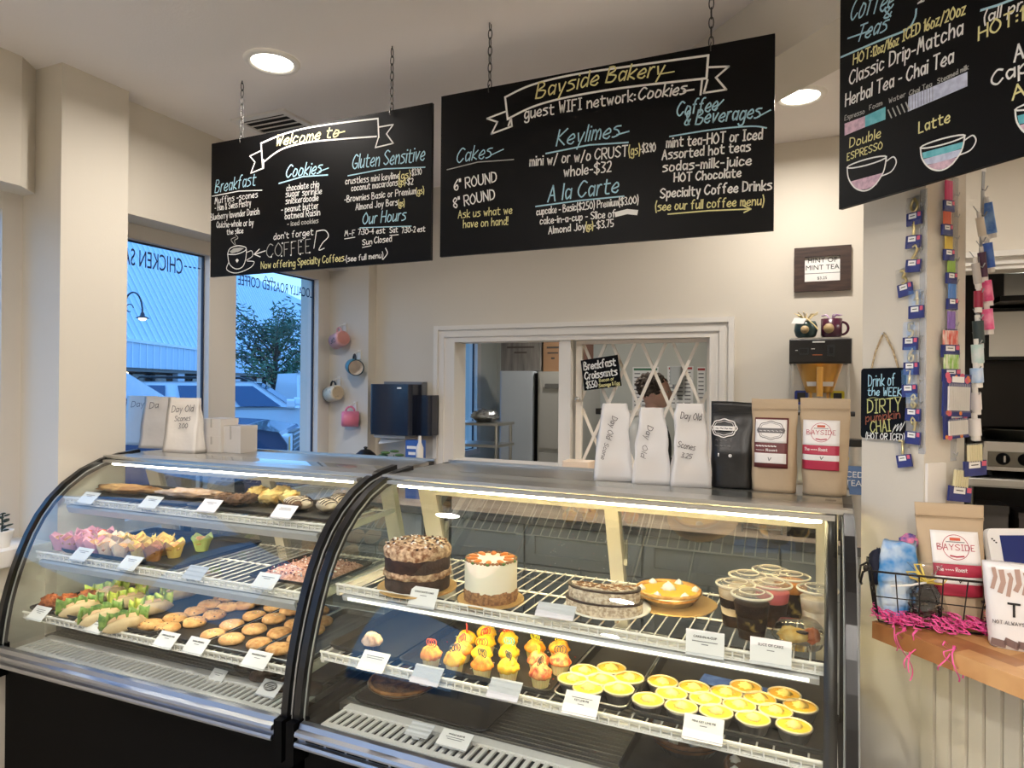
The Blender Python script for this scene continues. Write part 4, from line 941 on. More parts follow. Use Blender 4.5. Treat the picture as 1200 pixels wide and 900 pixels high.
# ================================================================== the case with cakes
GOLDB = mat('gold_cake_board', (206, 168, 106), .4, .3); CHCK = crust('chocolate_sponge', (60, 38, 27), (38, 23, 16), 50, .5, .4); PECA = mat('coconut_pecan_icing', (214, 186, 150), .7, rgb2=(124, 84, 54), scale=75, bump=.7); FROST = mat('cream_frosting', (240, 232, 208), .5, bump=.1, bscale=30, sss=.05); NUTS = mat('crushed_nuts', (176, 130, 84), .8, rgb2=(122, 82, 50), scale=110, bump=.6); CARR = mat('orange_icing', (226, 130, 52), .5); GREENI = mat('green_icing', (84, 120, 60), .5)
COCO = mat('coconut_crumb', (228, 214, 190), .8, rgb2=(172, 150, 124), scale=120, bump=.5); DCHOC = mat('chocolate_layer', (50, 32, 26), .4)
zr = RA+.0012
def atS(px, py, z): p = onZ(px, py, z); return p
# chocolate layer cake
p = back(onZ(489, 698, RA+.003), .09); X = thing('chocolate_layer_cake', 'tall chocolate layer cake topped with coconut pecan icing, beside the carrot cake', 'cake', (p.x, p.y, zr))
m = MB(); m.lathe([(.115, 0), (.115, .004), (0, .004)], (0, 0, 0), GOLDB, 32, smooth=False); m.build('cake_board', X)
R = .094
def lumpy(mb, seed, amp, fr=60):
    for v in mb.v:
        d = Vector((v.x, v.y, 0)); d = d.normalized() if d.length > 1e-5 else Vector((0, 0, 1)); v += d*amp*noise.noise(v*fr+Vector((seed, 0, 0))) + Vector((0, 0, amp*.6*noise.noise(v*fr+Vector((0, seed, 5)))))
m = MB(); m.lathe([(R*.99, .004), (R, .01), (R, .036), (R*.98, .04)], (0, 0, 0), CHCK, 48); m.build('lower_sponge', X)
m = MB(); m.lathe([(R*.97, .038), (R*1.02, .042), (R*1.02, .055), (R*.97, .06)], (0, 0, 0), PECA, 64); lumpy(m, 1, .006); m.build('icing_filling', X)
m = MB(); m.lathe([(R*.98, .056), (R, .06), (R, .094), (R*.98, .098)], (0, 0, 0), CHCK, 48); m.build('upper_sponge', X)
m = MB(); m.lathe([(R*.99, .094), (R*1.03, .1), (R*1.03, .118), (R*.95, .128), (R*.7, .132), (R*.35, .134), (0, .135)], (0, 0, 0), PECA, 64); lumpy(m, 2, .006); m.build('pecan_topping', X)
m = MB()
for k in range(170):
    a = random.uniform(0, 2*pi); rr = R*sqrt(random.random()); m.ball((rr*cos(a), rr*sin(a), .1345-.006*(rr/R)**4), (.005, .004, .0035), random.choice((PECA, NUTS, CHCK, RAINB[1])), 5, 3)
m.build('nut_pieces', X)['kind'] = 'stuff'
# carrot cake
p = back(onZ(575, 711, RA+.003), .07); X = thing('carrot_cake', 'small round cream-frosted cake with orange icing petals and a nut base', 'cake', (p.x, p.y, zr)); R = .072
m = MB(); m.lathe([(.092, 0), (.092, .004), (0, .004)], (0, 0, 0), GOLDB, 32, smooth=False); m.build('cake_board', X)
m = MB(); m.lathe([(R*1.02, .004), (R*1.03, .012), (R*1.02, .03), (R*.98, .036)], (0, 0, 0), NUTS, 56); lumpy(m, 3, .004, 90); m.build('nut_base', X)
m = MB(); m.lathe([(R*.99, .03), (R, .036), (R, .104), (R*.97, .111), (R*.9, .1115), (0, .1115)], (0, 0, 0), FROST, 56); lumpy(m, 4, .0015, 30); m.build('frosting', X)
for k in range(10):
    a = 2*pi*k/10; m = MB(); m.T = Matrix.Translation((R*.74*cos(a), R*.74*sin(a), .111)) @ Matrix.Rotation(a, 4, 'Z'); m.ball((0, 0, .002), (.017, .008, .0055), CARR, 10, 6, .2, 20); o = m.build('carrot_decoration', X)
    m = MB(); m.ball((R*.96*cos(a), R*.96*sin(a), .1115), (.006, .006, .004), GREENI, 8, 5); m.build('green_tip', o)
m = MB()
for k in range(40): a = 2*pi*k/40; m.ball((R*.93*cos(a+.05), R*.93*sin(a+.05), .112), (.006, .006, .004), NUTS, 6, 4)
m.build('rim_crumbs', X)['kind'] = 'stuff'
# coconut half cake on a paper plate
p = back(onZ(712, 718, RA+.003), .035); X0 = thing('paper_plate', 'white paper plate under the coconut half cake', 'plate', (p.x, p.y, zr))
m = MB(); m.lathe([(0, 0), (.085, 0), (.1, .005), (.112, .008), (.113, .0095), (.099, .0075), (.084, .003), (0, .003)], (0, 0, 0), mat('paper_plate_white', (242, 238, 228), .6), 40); m.build('plate_dish', X0)
X = thing('coconut_cake', 'cut half of a two-layer coconut cake with chocolate between the layers', 'cake', (p.x-.005, p.y-.01, zr+.0032), radians(4)); X.scale = (1.12, 1.12, 1.08)
def halfdisc(r, a0, a1, z0, z1, mt, amp=.002):
    m = MB(); P = [(0, 0)] + [(r*cos(a0+(a1-a0)*k/20), r*sin(a0+(a1-a0)*k/20)*.62) for k in range(21)]
    N_ = 5; v = []
    for j in range(N_):
        z = z0+(z1-z0)*j/(N_-1)
        for q in P: v.append((q[0], q[1]-.01, z))
    n = len(P); f = [tuple(range(n))[::-1], tuple(range((N_-1)*n, N_*n))]
    for j in range(N_-1): f += [(j*n+i, j*n+(i+1) % n, (j+1)*n+(i+1) % n, (j+1)*n+i) for i in range(n)]
    m.add(v, f, mt)
    for v_ in m.v: v_ += Vector((1, 1, 0))*amp*noise.noise(v_*140)
    return m
for nm, r, a0, a1, z0, z1, mt in (('lower_layer', .09, -1.35*pi, .12*pi, 0, .026, COCO), ('chocolate_band', .091, -1.35*pi, .12*pi, .026, .030, DCHOC), ('upper_layer', .084, -1.05*pi, .12*pi, .030, .056, COCO), ('chocolate_top', .086, -1.05*pi, .12*pi, .056, .060, DCHOC), ('almond_top', .077, -1.03*pi, .1*pi, .060, .063, COCO)):
    halfdisc(r, a0, a1, z0, z1, mt).build(nm, X)
m = MB()
for k in range(70):
    a = random.uniform(-1.0*pi, .1*pi); rr = .074*sqrt(random.random()); m.ball((rr*cos(a), rr*sin(a)*.62-.01, .0635), (.006, .0025, .0016), NUTS, 6, 3)
m.build('almond_flakes', X)['kind'] = 'stuff'
# key lime pies
PIEC = crust('pie_crust', (222, 172, 96), (186, 128, 62), 40, .5, .4); LIME = mat('key_lime_filling', (240, 196, 66), .35, sss=.1); WHIP = mat('whipped_cream', (248, 244, 232), .5, sss=.1); FOIL = mat('foil_pan', (214, 202, 176), .3, .9); BPAN = mat('black_pie_pan', (20, 19, 19), .35); CUST = mat('chocolate_custard', (120, 92, 50), .3, rgb2=(96, 70, 38), scale=12)
def rosette(mb, c, r, seed=0.):
    n = 14
    for j, (rr, z) in enumerate(((1., 0), (.98, .3), (.75, .62), (.42, .95), (.08, 1.25))): pass
    prof = [(1., 0), (1., .28), (.78, .6), (.44, .92), (.05, 1.25)]; v = []
    for j, (rr, z) in enumerate(prof):
        for i in range(n): t = 2*pi*i/n + j*.35; q = r*rr*(1+.16*(1 if i % 2 else -1)*(1-j/5)); v.append((c[0]+q*cos(t), c[1]+q*sin(t), c[2]+r*z))
    f = [(j*n+i, j*n+(i+1) % n, (j+1)*n+(i+1) % n, (j+1)*n+i) for j in range(len(prof)-1) for i in range(n)] + [tuple(range((len(prof)-1)*n, len(prof)*n))]
    mb.add(v, f, WHIP, True)
def pie(label, loc, R, fill, pan, cream, crustm=PIEC, h=.03, wig=.0):
    X = thing('pie', label, 'pie', loc)
    m = MB(); n = 72; v = []
    for j, (r, z) in enumerate(((R*.74, 0), (R*.95, h), (R*1.03, h+.001), (R*1.03, h+.003))):
        for i in range(n): q = r*(1+(.012 if (i % 2 and j < 2) else 0)); v.append((q*cos(2*pi*i/n), q*sin(2*pi*i/n), z))
    m.add(v, [(j*n+i, j*n+(i+1) % n, (j+1)*n+(i+1) % n, (j+1)*n+i) for j in range(3) for i in range(n)]+[tuple(range(n))[::-1]], pan); m.build('pie_pan', X)
    m = MB(); m.lathe([(R*.9, h*.6), (R*.99, h+.001), (R*1.0, h+.008), (R*.95, h+.011), (R*.88, h+.006), (R*.86, h)], (0, 0, 0), crustm, 48, cap=False, wob=wig); lumpy(m, R*10, .0016, 70); m.build('crust', X)
    m = MB(); m.lathe([(R*.9, h+.003), (R*.6, h+.006), (0, h+.007)], (0, 0, 0), fill, 40, cap=False); m.build('filling', X)
    for k, (a, rr, s_) in enumerate(cream):
        m = MB(); rosette(m, (R*rr*cos(a), R*rr*sin(a), h+.004), s_, k); m.build('cream_rosette', X)
    return X
p = back(onZ(783, 712, RA+.002), .05)
XB = thing('cake_board', 'gold scalloped board under the key lime pie', 'cake board', (p.x+.012, p.y, zr)); m = MB(); m.lathe([(.116, 0), (.116, .003), (0, .003)], (0, 0, 0), GOLDB, 40, smooth=False, wob=.015); m.build('board_disc', XB)
pie('yellow key lime pie with whipped cream dots in a foil pan', (p.x, p.y, zr+.0032), .088, LIME, FOIL, [(2*pi*k/6+.3, .82, .011) for k in range(6)]+[(0, 0, .019)], h=.026)
# layered cups
CUPP = pane('clear_cup_plastic', (248, 248, 246), boost=.22); LIDP = sheer('cup_lid_plastic', (210, 206, 196), .2, .2)
def laycup(px, py, cols, label, k):
    """px, py = middle of the lid"""
    p = onZ(px, py, RA+.106); X = thing('dessert_cup', label, 'dessert cup', (p.x, p.y, zr), 0, 'layered dessert cups'); H = .1; r0, r1 = .03, .0435
    m = MB(); m.lathe([(0, 0), (r0, 0), (r0+(r1-r0)*.5, H*.5), (r1, H-.004), (r1+.002, H)], (0, 0, 0), CUPP, 32, cap=False); m.build('plastic_cup', X)
    z = .002
    for i, (h, mt) in enumerate(cols):
        ra = r0-.0015+(r1-r0)*z/H; rb = r0-.0015+(r1-r0)*(z+h)/H
        m = MB(); m.lathe([(ra*.97, z), (ra, z+.001), (rb, z+h-.001), (rb*.97, z+h), (0, z+h+.001)], (0, 0, 0), mt, 28); lumpy(m, k+i, .0012, 60); m.build('dessert_layer', X); z += h
    m = MB(); m.lathe([(r1+.003, H-.004), (r1+.004, H+.002), (r1+.001, H+.006), (r1-.006, H+.0045), (r1-.01, H+.009), (0, H+.009)], (0, 0, 0), LIDP, 32, cap=False); o = m.build('lid', X)
    m = MB(); m.tube([((r1-.016)*cos(2*pi*t/28), (r1-.016)*sin(2*pi*t/28), H+.0095) for t in range(28)], .0016, LIDR, 5, closed=True); m.tube([((r1+.002)*cos(2*pi*t/32), (r1+.002)*sin(2*pi*t/32), H+.002) for t in range(32)], .0028, LIDR, 6, closed=True); m.build('lid_ring', o)
CAKEB = crust('cup_chocolate_cake', (46, 29, 22), (20, 13, 10), 60, spec=.08); LIDR = mat('cup_lid_rim', (232, 222, 198), .4); VAN = mat('cup_vanilla_cream', (222, 204, 176), .5, rgb2=(196, 172, 138), scale=40); ROSE = mat('cup_pink_cream', (196, 96, 100), .5); ORAN = crust('cup_orange_crumb', (226, 158, 86), (204, 124, 54), 50); GRYC = mat('cup_pale_cream', (226, 214, 196), .5, rgb2=(200, 184, 162), scale=30); MARB = mat('cup_marbled_cake', (36, 24, 19), .8, spec=.08, rgb2=(196, 172, 96), scale=45, mix=.66)
laycup(881, 695, [(.022, CAKEB), (.03, MARB), (.03, CAKEB)], 'chocolate cake cup foremost and dark to the lid', 1)
laycup(862, 683, [(.028, CAKEB), (.018, VAN), (.022, CAKEB), (.02, VAN)], 'chocolate cake cup with two cream bands, beside the foremost cup', 2)
laycup(905, 683, [(.058, CAKEB), (.026, ROSE)], 'chocolate cake cup with a rose-pink cream top', 3)
laycup(876, 673, [(.05, CAKEB), (.03, VAN)], 'chocolate cake cup with a cream top in the second row', 4)
laycup(903, 667, [(.055, CAKEB), (.02, GRYC)], 'dark cake cup at the very back of the group', 5)
laycup(927, 674, [(.062, MARB), (.026, ORAN)], 'cake cup with an orange crumb top', 6)
laycup(958, 689, [(.05, GRYC), (.03, GRYC)], 'pale cream dessert cup beside the case end', 7)
# clamshell with a slice
p = back(onZ(936, 764, RA+.004), .055); X = thing('clamshell_box', 'clear plastic clamshell holding slices of decorated cake', 'clamshell', (p.x, p.y, zr)); CL = pane('clamshell_plastic', (244, 246, 246), boost=2.2)
m = MB(); m.lathe([(0, .001), (.048, .001), (.056, .018), (.06, .02), (.06, .022)], (0, 0, 0), CL, 32, cap=False); m.build('tray_bottom', X)
m = MB(); m.lathe([(.06, .0225), (.057, .0235), (.05, .045), (.04, .055), (0, .057)], (0, 0, 0), CL, 32, cap=False); m.build('dome_lid', X)
m = MB(); m.ball((-.012, -.004, .022), (.034, .03, .016), mat('yellow_icing_swirl', (226, 176, 74), .5, rgb2=(240, 214, 140), scale=40, bump=.5), 20, 10, .4, 20); m.build('yellow_slice', X)
m = MB(); m.ball((.026, .006, .023), (.02, .022, .016), mat('rust_icing_swirl', (184, 104, 58), .5, rgb2=(150, 76, 44), scale=40, bump=.5), 18, 10, .4, 20, seed=4); m.build('rust_slice', X)
m = MB(); m.ball((.008, -.016, .034), (.013, .006, .004), CHOC, 10, 6, .5, 30); m.build('chocolate_piece', X)
# ---- cupcakes on the lower shelf
zt = RB+.0005
tray('dark sheet tray with one swirled cupcake at the divider end', -1.262, -1.03, 1.56, 2.06, zt, TR, ROTR)
tray('dark tray of decorated yellow cupcakes', -1.022, -.575, 1.56, 2.06, zt, TR, ROTR)
tray('narrow dark tray with seven mini pies', -.568, -.385, 1.56, 2.06, zt, TR, ROTR, edge=SILV)
tray('large dark tray of mini pies at the pillar end', -.378, .045, 1.56, 2.06, zt, TR, ROTR)
LINER = mat('pale_cupcake_liner', (236, 214, 150), .6, sss=.1); LIND = mat('dark_cupcake_liner', (52, 50, 66), .6); YEL = mat('yellow_buttercream', (246, 196, 40), .5, rgb2=(226, 120, 40), scale=60, mix=.62, sss=.1, bump=.2); YELO = mat('orange_buttercream', (232, 130, 40), .5, rgb2=(246, 190, 60), scale=60, sss=.1, bump=.2); RED = mat('red_stripe_icing', (200, 56, 44), .5, rgb2=(244, 190, 110), scale=60, bump=.2); SWIR = mat('tan_swirl_icing', (226, 196, 164), .5, rgb2=(150, 110, 84), scale=30, bump=.2)
RINGC = {'red': mat('red_sugar_loop', (222, 62, 62), .4), 'teal': mat('teal_sugar_loop', (90, 190, 180), .4), 'orange': mat('orange_sugar_loop', (240, 104, 50), .4), 'yellow': mat('yellow_sugar_loop', (226, 214, 40), .4), 'navy': mat('dark_sugar_loop', (84, 90, 84), .4)}
def cupcake(loc, label, ic, ring, k, liner=None):
    X = thing('cupcake', label, 'cupcake', loc, k*.7, 'decorated cupcakes'); m = MB(); n = 40; v = []
    for r, z in ((.019, 0), (.0245, .026)):
        for i in range(n): q = r*(1+(.04 if i % 2 else -.02)); v.append((q*cos(2*pi*i/n), q*sin(2*pi*i/n), z))
    m.add(v, [(i, (i+1) % n, n+(i+1) % n, n+i) for i in range(n)]+[tuple(range(n))[::-1], tuple(range(n, 2*n))], liner or LINER); m.build('paper_liner', X)
    m = MB(); n = 32; v = []; prof = ((.0245, .024), (.0285, .028), (.029, .034), (.025, .041), (.0225, .043), (.021, .047), (.014, .053), (.004, .056))
    for j, (r, z) in enumerate(prof):
        for i in range(n): t = 2*pi*i/n; q = r*(1+.07*sin(8*t+j*1.1)); v.append((q*cos(t), q*sin(t), z+.002*sin(t+j)))
    m.add(v, [(j*n+i, j*n+(i+1) % n, (j+1)*n+(i+1) % n, (j+1)*n+i) for j in range(len(prof)-1) for i in range(n)]+[tuple(range((len(prof)-1)*n, len(prof)*n))], ic, True); m.build('icing', X)
    if ring:
        m = MB()
        for q in (-1, 0, 1):
            c = Vector((q*.0075, 0, .063)); m.tube([c+Vector((.0075*cos(t*pi/8), .0015*sin(t*pi/8)*q, .010*sin(t*pi/8))) for t in range(16)], .0016, RINGC[ring], 5, closed=True)
        m.build('sugar_loops', X)
CUPS = [(125, 372, YELO, 'orange', 'orange-topped cupcake standing alone before the others'), (290, 412, YEL, 'navy', 'yellow cupcake with dark loops, front of the first file'), (345, 335, YELO, 'orange', 'yellow cupcake with orange loops, first file, second row'), (378, 258, YEL, 'red', 'yellow cupcake with red loops at the back of the first file'),
    (485, 452, YELO, 'navy', 'orange-striped cupcake, front of the second file'), (485, 368, YEL, 'orange', 'yellow cupcake with orange loops, second file, second row'), (512, 285, YEL, 'red', 'yellow cupcake with red loops, second file, third row'), (520, 215, YEL, 'teal', 'yellow cupcake with teal loops at the back of the second file'),
    (672, 470, YEL, 'navy', 'pale yellow cupcake with dark loops, front of the third file'), (678, 360, YEL, 'teal', 'yellow cupcake with teal loops, third file, middle'), (672, 262, YEL, 'red', 'yellow cupcake with red loops at the back of the third file'),
    (900, 512, RED, 'navy', 'red-striped cupcake, front of the fourth file'), (885, 418, RED, 'yellow', 'red-striped cupcake with yellow loops, fourth file, middle'), (862, 325, YELO, 'yellow', 'orange cupcake with yellow loops at the back of the fourth file'),
    (1040, 424, RED, 'navy', 'red-striped cupcake beside the mini pies, towards the glass'), (1036, 330, YELO, 'yellow', 'orange cupcake with yellow loops beside the mini pies, farther back')]
for k, (u, v, ic, ring, lab) in enumerate(CUPS):
    p = onZ(480+u/6, 720+v/6, zt+.006); cupcake((p.x, p.y+.02, zt+.0018), lab, ic, ring, k)
p = onZ(431, 766, zt+.004); cupcake((p.x, p.y+.02, zt+.0018), 'lone cupcake with a tan swirl in a dark liner', SWIR, None, 3, LIND)
m = MB()
for k in range(90):
    q = TR(random.uniform(-1.0, -.6), random.uniform(1.6, 2.04)); m.ball((*q, zt+.0032), (.0028, .0022, .0016), random.choice((RAINB[1], RAINB[1], RAINB[0])), 5, 3)
o = m.build('sugar_crumbs'); tag(o, 'white and red sugar crumbs scattered on the cupcake tray', 'crumbs', kind='stuff')
# ---- mini pies
MFOIL = mat('mini_pie_foil', (190, 188, 182), .3, .95); MINI = mat('mini_pie_filling', (240, 184, 56), .35, sss=.1)
def minipie(px, py, label, first=[]):
    p = onZ(px, py, zt+.031); loc = (p.x, p.y, zt+.0018)
    if first: return dup(first[0], loc, random.uniform(0, 6), label)
    X = thing('mini_pie', label, 'mini pie', loc, 0, 'mini key lime pies'); m = MB(); n = 56; v = []; R = .038
    for j, (r, z) in enumerate(((R*.72, 0), (R*.94, .025), (R*1.02, .026), (R*1.02, .0285))):
        for i in range(n): q = r*(1+(.02 if (i % 2 and j < 2) else 0)); v.append((q*cos(2*pi*i/n), q*sin(2*pi*i/n), z))
    m.add(v, [(j*n+i, j*n+(i+1) % n, (j+1)*n+(i+1) % n, (j+1)*n+i) for j in range(3) for i in range(n)]+[tuple(range(n))[::-1]], MFOIL); m.build('foil_cup', X)
    m = MB(); m.lathe([(R*.97, .024), (R*.97, .0295), (R*.92, .0305), (R*.9, .0275)], (0, 0, 0), mat('mini_pie_rim', (226, 208, 168), .6), 36, cap=False); m.build('crust', X)
    m = MB(); m.lathe([(R*.9, .027), (R*.5, .0285), (0, .029)], (0, 0, 0), MINI, 32, cap=False); m.build('filling', X)
    m = MB(); n = 16; v = []
    for j, (rr, z) in enumerate(((.017, .028), (.015, .0325), (.009, .0365), (.001, .041))):
        for i in range(n): t = 2*pi*i/n+j*.25; q = rr*(1+(.22 if i % 2 else -.18)*(1-j/4)); v.append((q*cos(t), q*sin(t), z))
    m.add(v, [(j*n+i, j*n+(i+1) % n, (j+1)*n+(i+1) % n, (j+1)*n+i) for j in range(3) for i in range(n)], mat('lemon_cream', (244, 214, 124), .5, sss=.1), True); m.build('cream_star', X)
    first.append(X); return X
def W(u, v): return 640+u/3.3333, 640+v/3.3333
S7 = [(163, 552), (284, 555), (103, 516), (218, 518), (325, 511), (150, 483), (255, 474)]
for k, q in enumerate(S7): minipie(*W(*q), 'mini key lime pie on the narrow seven-pie tray, ' + ('front row by the price card', 'front row by the larger tray', 'middle row by the cupcakes', 'centre of the middle row', 'middle row by the larger tray', 'back row by the cupcakes', 'back row by the larger tray')[k])
S16 = [[(398, 597), (528, 624), (664, 644), (808, 670), (968, 699)], [(490, 573), (622, 594), (755, 618), (896, 640)], [(455, 527), (578, 549), (704, 569), (835, 592), (993, 622)], [(780, 546), (930, 574)]]
for r_, row in enumerate(S16):
    for k, q in enumerate(row): minipie(*W(*q), 'mini pie on the large tray, %s, %s from the seven-pie tray' % (('front row', 'second row', 'third row', 'rearmost row')[r_], ORD[k]))
p = onZ(868, 805, zt+.002); o = MB(); o.box((-.10, -.03, 0), (.10, .03, .0008), mat('blue_napkin', (84, 116, 176), .8, rgb2=(60, 88, 150), scale=40)); o = o.build('blue_paper_slip', None, (p.x, p.y, zt+.0016)); o.rotation_euler.z = radians(-8); tag(o, 'blue printed paper slip lying under the mini pies', 'paper slip')
# ---- pies on the floor of the case
tray('black tray under the pecan pie', -1.245, -.80, 1.655, 2.03, DZ0, TR, ROTR, rim=.012)
tray('black tray under the chocolate cream pies', -.43, .06, 1.645, 2.05, DZ0, TR, ROTR, rim=.012)
PECP = mat('pecan_topping', (150, 98, 52), .5, rgb2=(92, 56, 30), scale=45, bump=.7)
p = back(onZ(456, 828, DZ0+.026), .1); pie('brown pecan pie in a foil pan on the case floor', (p.x, max(p.y, 1.787), DZ0+.0018), .105, PECP, FOIL, [], crustm=crust('pecan_crust', (178, 124, 66), (130, 84, 42), 50), h=.022)
CCR = crust('cream_pie_crust', (128, 86, 48), (98, 62, 34), 40)
p = back(onZ(804, 881, DZ0+.036), .1); pie('chocolate cream pie with white rosettes, by the price card', (p.x, p.y, DZ0+.0018), .1, CUST, BPAN, [(2*pi*k/9+.25, .78, .0125) for k in range(9)], crustm=CCR, h=.034)
p = onZ(897, 906, DZ0+.036); pie('chocolate cream pie with white rosettes at the pillar end', (p.x, p.y, DZ0+.0018), .094, CUST, BPAN, [(2*pi*k/9+.1, .78, .0125) for k in range(9)], crustm=CCR, h=.034)

# ================================================================== the street outside
m = MB(); m.box((-90, -40, -.3), (-3.05, 90, -.15), mat('asphalt', (104, 104, 106), .85, rgb2=(86, 86, 90), scale=3)); struct(m.build('ground_street'), 'parking lot outside the window')
m = MB(); m.box((-4.6, -12, -.15), (-3.05, 20, -.03), mat('pavement', (150, 148, 144), .85)); struct(m.build('sidewalk'), 'pavement outside the window')
# long building with a blue metal roof
q = ray(150, 450); A0 = EYE + q*45; A0.z = 0; bd = Vector((-.449, .893, 0)).normalized(); bn = Vector((-.893, -.449, 0)).normalized()
def bp(s, d, z): return A0 + bd*s + bn*d + Vector((0, 0, z))
BL = thing('strip_mall', 'long low shop building with a ribbed blue metal roof across the parking lot', 'building', tuple(A0))
def bpart(mb, name, par=BL):
    for v in mb.v: v -= A0
    return mb.build(name, par)
ROOFM = mat('pale_metal_roof', (200, 218, 232), .6); RIBM = mat('roof_rib', (226, 236, 244), .5); SHOP = mat('shop_front', (96, 88, 84), .8, rgb2=(62, 58, 58), scale=1.2); SOFF = mat('soffit', (120, 116, 112), .8)
m = MB(); m.prism([bp(-30, 0, 4.35), bp(130, 0, 4.35), bp(130, 5.2, 15.), bp(-30, 5.2, 15.)], bn*.3, ROOFM); bpart(m, 'roof')
m = MB(); s_ = -30
while s_ < 130: m.prism([bp(s_, -.02, 4.36), bp(s_+.1, -.02, 4.36), bp(s_+.1, 5.18, 15.01), bp(s_, 5.18, 15.01)], bn*-.09, RIBM); s_ += 1.0
bpart(m, 'roof_ribs')
m = MB(); m.prism([bp(-30, -.2, 2.55), bp(60, -.2, 2.55), bp(60, -.2, 4.35), bp(-30, -.2, 4.35)], bn*.3, ROOFM); s_ = -30
while s_ < 60: m.prism([bp(s_, -.26, 2.55), bp(s_+.12, -.26, 2.55), bp(s_+.12, -.26, 4.3), bp(s_, -.26, 4.3)], bn*.08, RIBM); s_ += 1.0
m.prism([bp(-30, -.32, 4.25), bp(60, -.32, 4.25), bp(60, -.32, 4.45), bp(-30, -.32, 4.45)], bn*.3, RIBM); bpart(m, 'fascia')
m = MB(); m.prism([bp(-30, -.1, 2.3), bp(60, -.1, 2.3), bp(60, -.1, 2.55), bp(-30, -.1, 2.55)], bn*3.0, SOFF); bpart(m, 'soffit')
m = MB(); m.prism([bp(-30, 3, -.15), bp(60, 3, -.15), bp(60, 3, 2.35), bp(-30, 3, 2.35)], bn*.3, SHOP); bpart(m, 'shop_front')
for k in range(14):
    s_ = -8+k*3.6; m = MB(); m.prism([bp(s_, 2.9, .4), bp(s_+1.9, 2.9, .4), bp(s_+1.9, 2.9, 2.2), bp(s_, 2.9, 2.2)], bn*.1, mat('shop_glass', (38, 44, 56), .15)) ; bpart(m, 'shop_window')
for s_ in (1.9, 2.6): m = MB(); m.ball(bp(s_, 1.4, 2.18), .11, glow('shop_lamp', (255, 226, 180), 6.)); bpart(m, 'porch_lamp')
for s_, c in ((7.5, (196, 204, 214)), (14.2, (200, 206, 216)), (20, (190, 196, 208))): m = MB(); m.prism([bp(s_, -.0, -.15), bp(s_+1.2, 0, -.15), bp(s_+1.2, 0, 2.4), bp(s_, 0, 2.4)], bn*.4, mat('porch_post_%d' % s_, c, .7)); bpart(m, 'porch_post')
# street lamp
g = EYE + ray(144, 450)*18; g.z = -.15; SL = thing('street_lamp', 'curled-arm street lamp seen through the pane by the pier', 'street lamp', tuple(g)); IRON = mat('dark_iron', (40, 44, 54), .5)
hd = (EYE + ray(167, 372)*18) - g; arm = Vector((hd.x, hd.y, 0)); L_ = arm.length; au = arm.normalized()
m = MB(); m.cyl((0, 0, 0), (0, 0, hd.z+.1), .05, IRON); m.build('pole', SL)
m = MB(); m.tube([Vector((0, 0, hd.z+.05)) + au*(L_*(1-cos(t))/2) + Vector((0, 0, .62*sin(t)**.8 if 0 < t < pi else 0)) for t in [pi*k/14 for k in range(15)]] + [hd+Vector((0, 0, .05))], .022, IRON, 6)
m.tube([Vector((0, 0, hd.z+.25)) + au*(.16+.1*cos(t)) + Vector((0, 0, .1*sin(t))) for t in [2*pi*k/14 for k in range(12)]], .014, IRON, 5); m.build('curled_arm', SL)
m = MB(); m.lathe([(.03, .14), (.05, .1), (.06, .04), (.16, -.01), (.17, -.02)], hd, IRON, 20); m.build('lamp_shade', SL)
m = MB(); m.ball(hd+Vector((0, 0, -.035)), (.1, .1, .055), glow('street_lamp_bulb', (255, 244, 214), 2.5)); m.build('bulb', SL)
# tree
g = EYE + ray(322, 450)*20.5; g.z = -.15; TR_ = thing('street_tree', 'loose-crowned green tree outside the pane by the mugs', 'tree', tuple(g)); TR_.scale = (1.36, 1.36, 1.36); BARK = mat('tree_bark', (74, 62, 54), .9); LEAF = mat('tree_leaf', (86, 120, 86), .7, rgb2=(58, 92, 76), scale=.9)
m = MB(); m.tube([(0, 0, 0), (.03, .02, .8), (-.02, .03, 1.5), (.05, 0, 2.4)], [.08, .07, .055, .03], BARK, 8); m.build('stem', TR_)
rnd = random.Random(5); br = MB(); lf = MB()
for k in range(34):
    a = rnd.uniform(0, 2*pi); z0 = rnd.uniform(1.2, 2.5); ln = rnd.uniform(.5, 1.25); e = Vector((ln*cos(a), ln*sin(a), z0+rnd.uniform(.0, 1.3)-.25*ln)); br.tube([(0, 0, z0*.92), e*.5+Vector((0, 0, z0*.5)), e], [.022, .014, .005], BARK, 4)
    for j in range(85):
        t = rnd.uniform(.3, 1.08); c = Vector((0, 0, z0)).lerp(e, t) + Vector((rnd.gauss(0, .13), rnd.gauss(0, .13), rnd.gauss(0, .09))); u_ = Vector((rnd.gauss(0, 1), rnd.gauss(0, 1), rnd.gauss(0, .5))).normalized()*.075; w_ = u_.orthogonal().normalized()*.02
        lf.add([c-u_, c+w_, c+u_, c-w_], [(0, 1, 2, 3)], LEAF)
br.build('branches', TR_); lf.build('foliage', TR_)['kind'] = 'stuff'
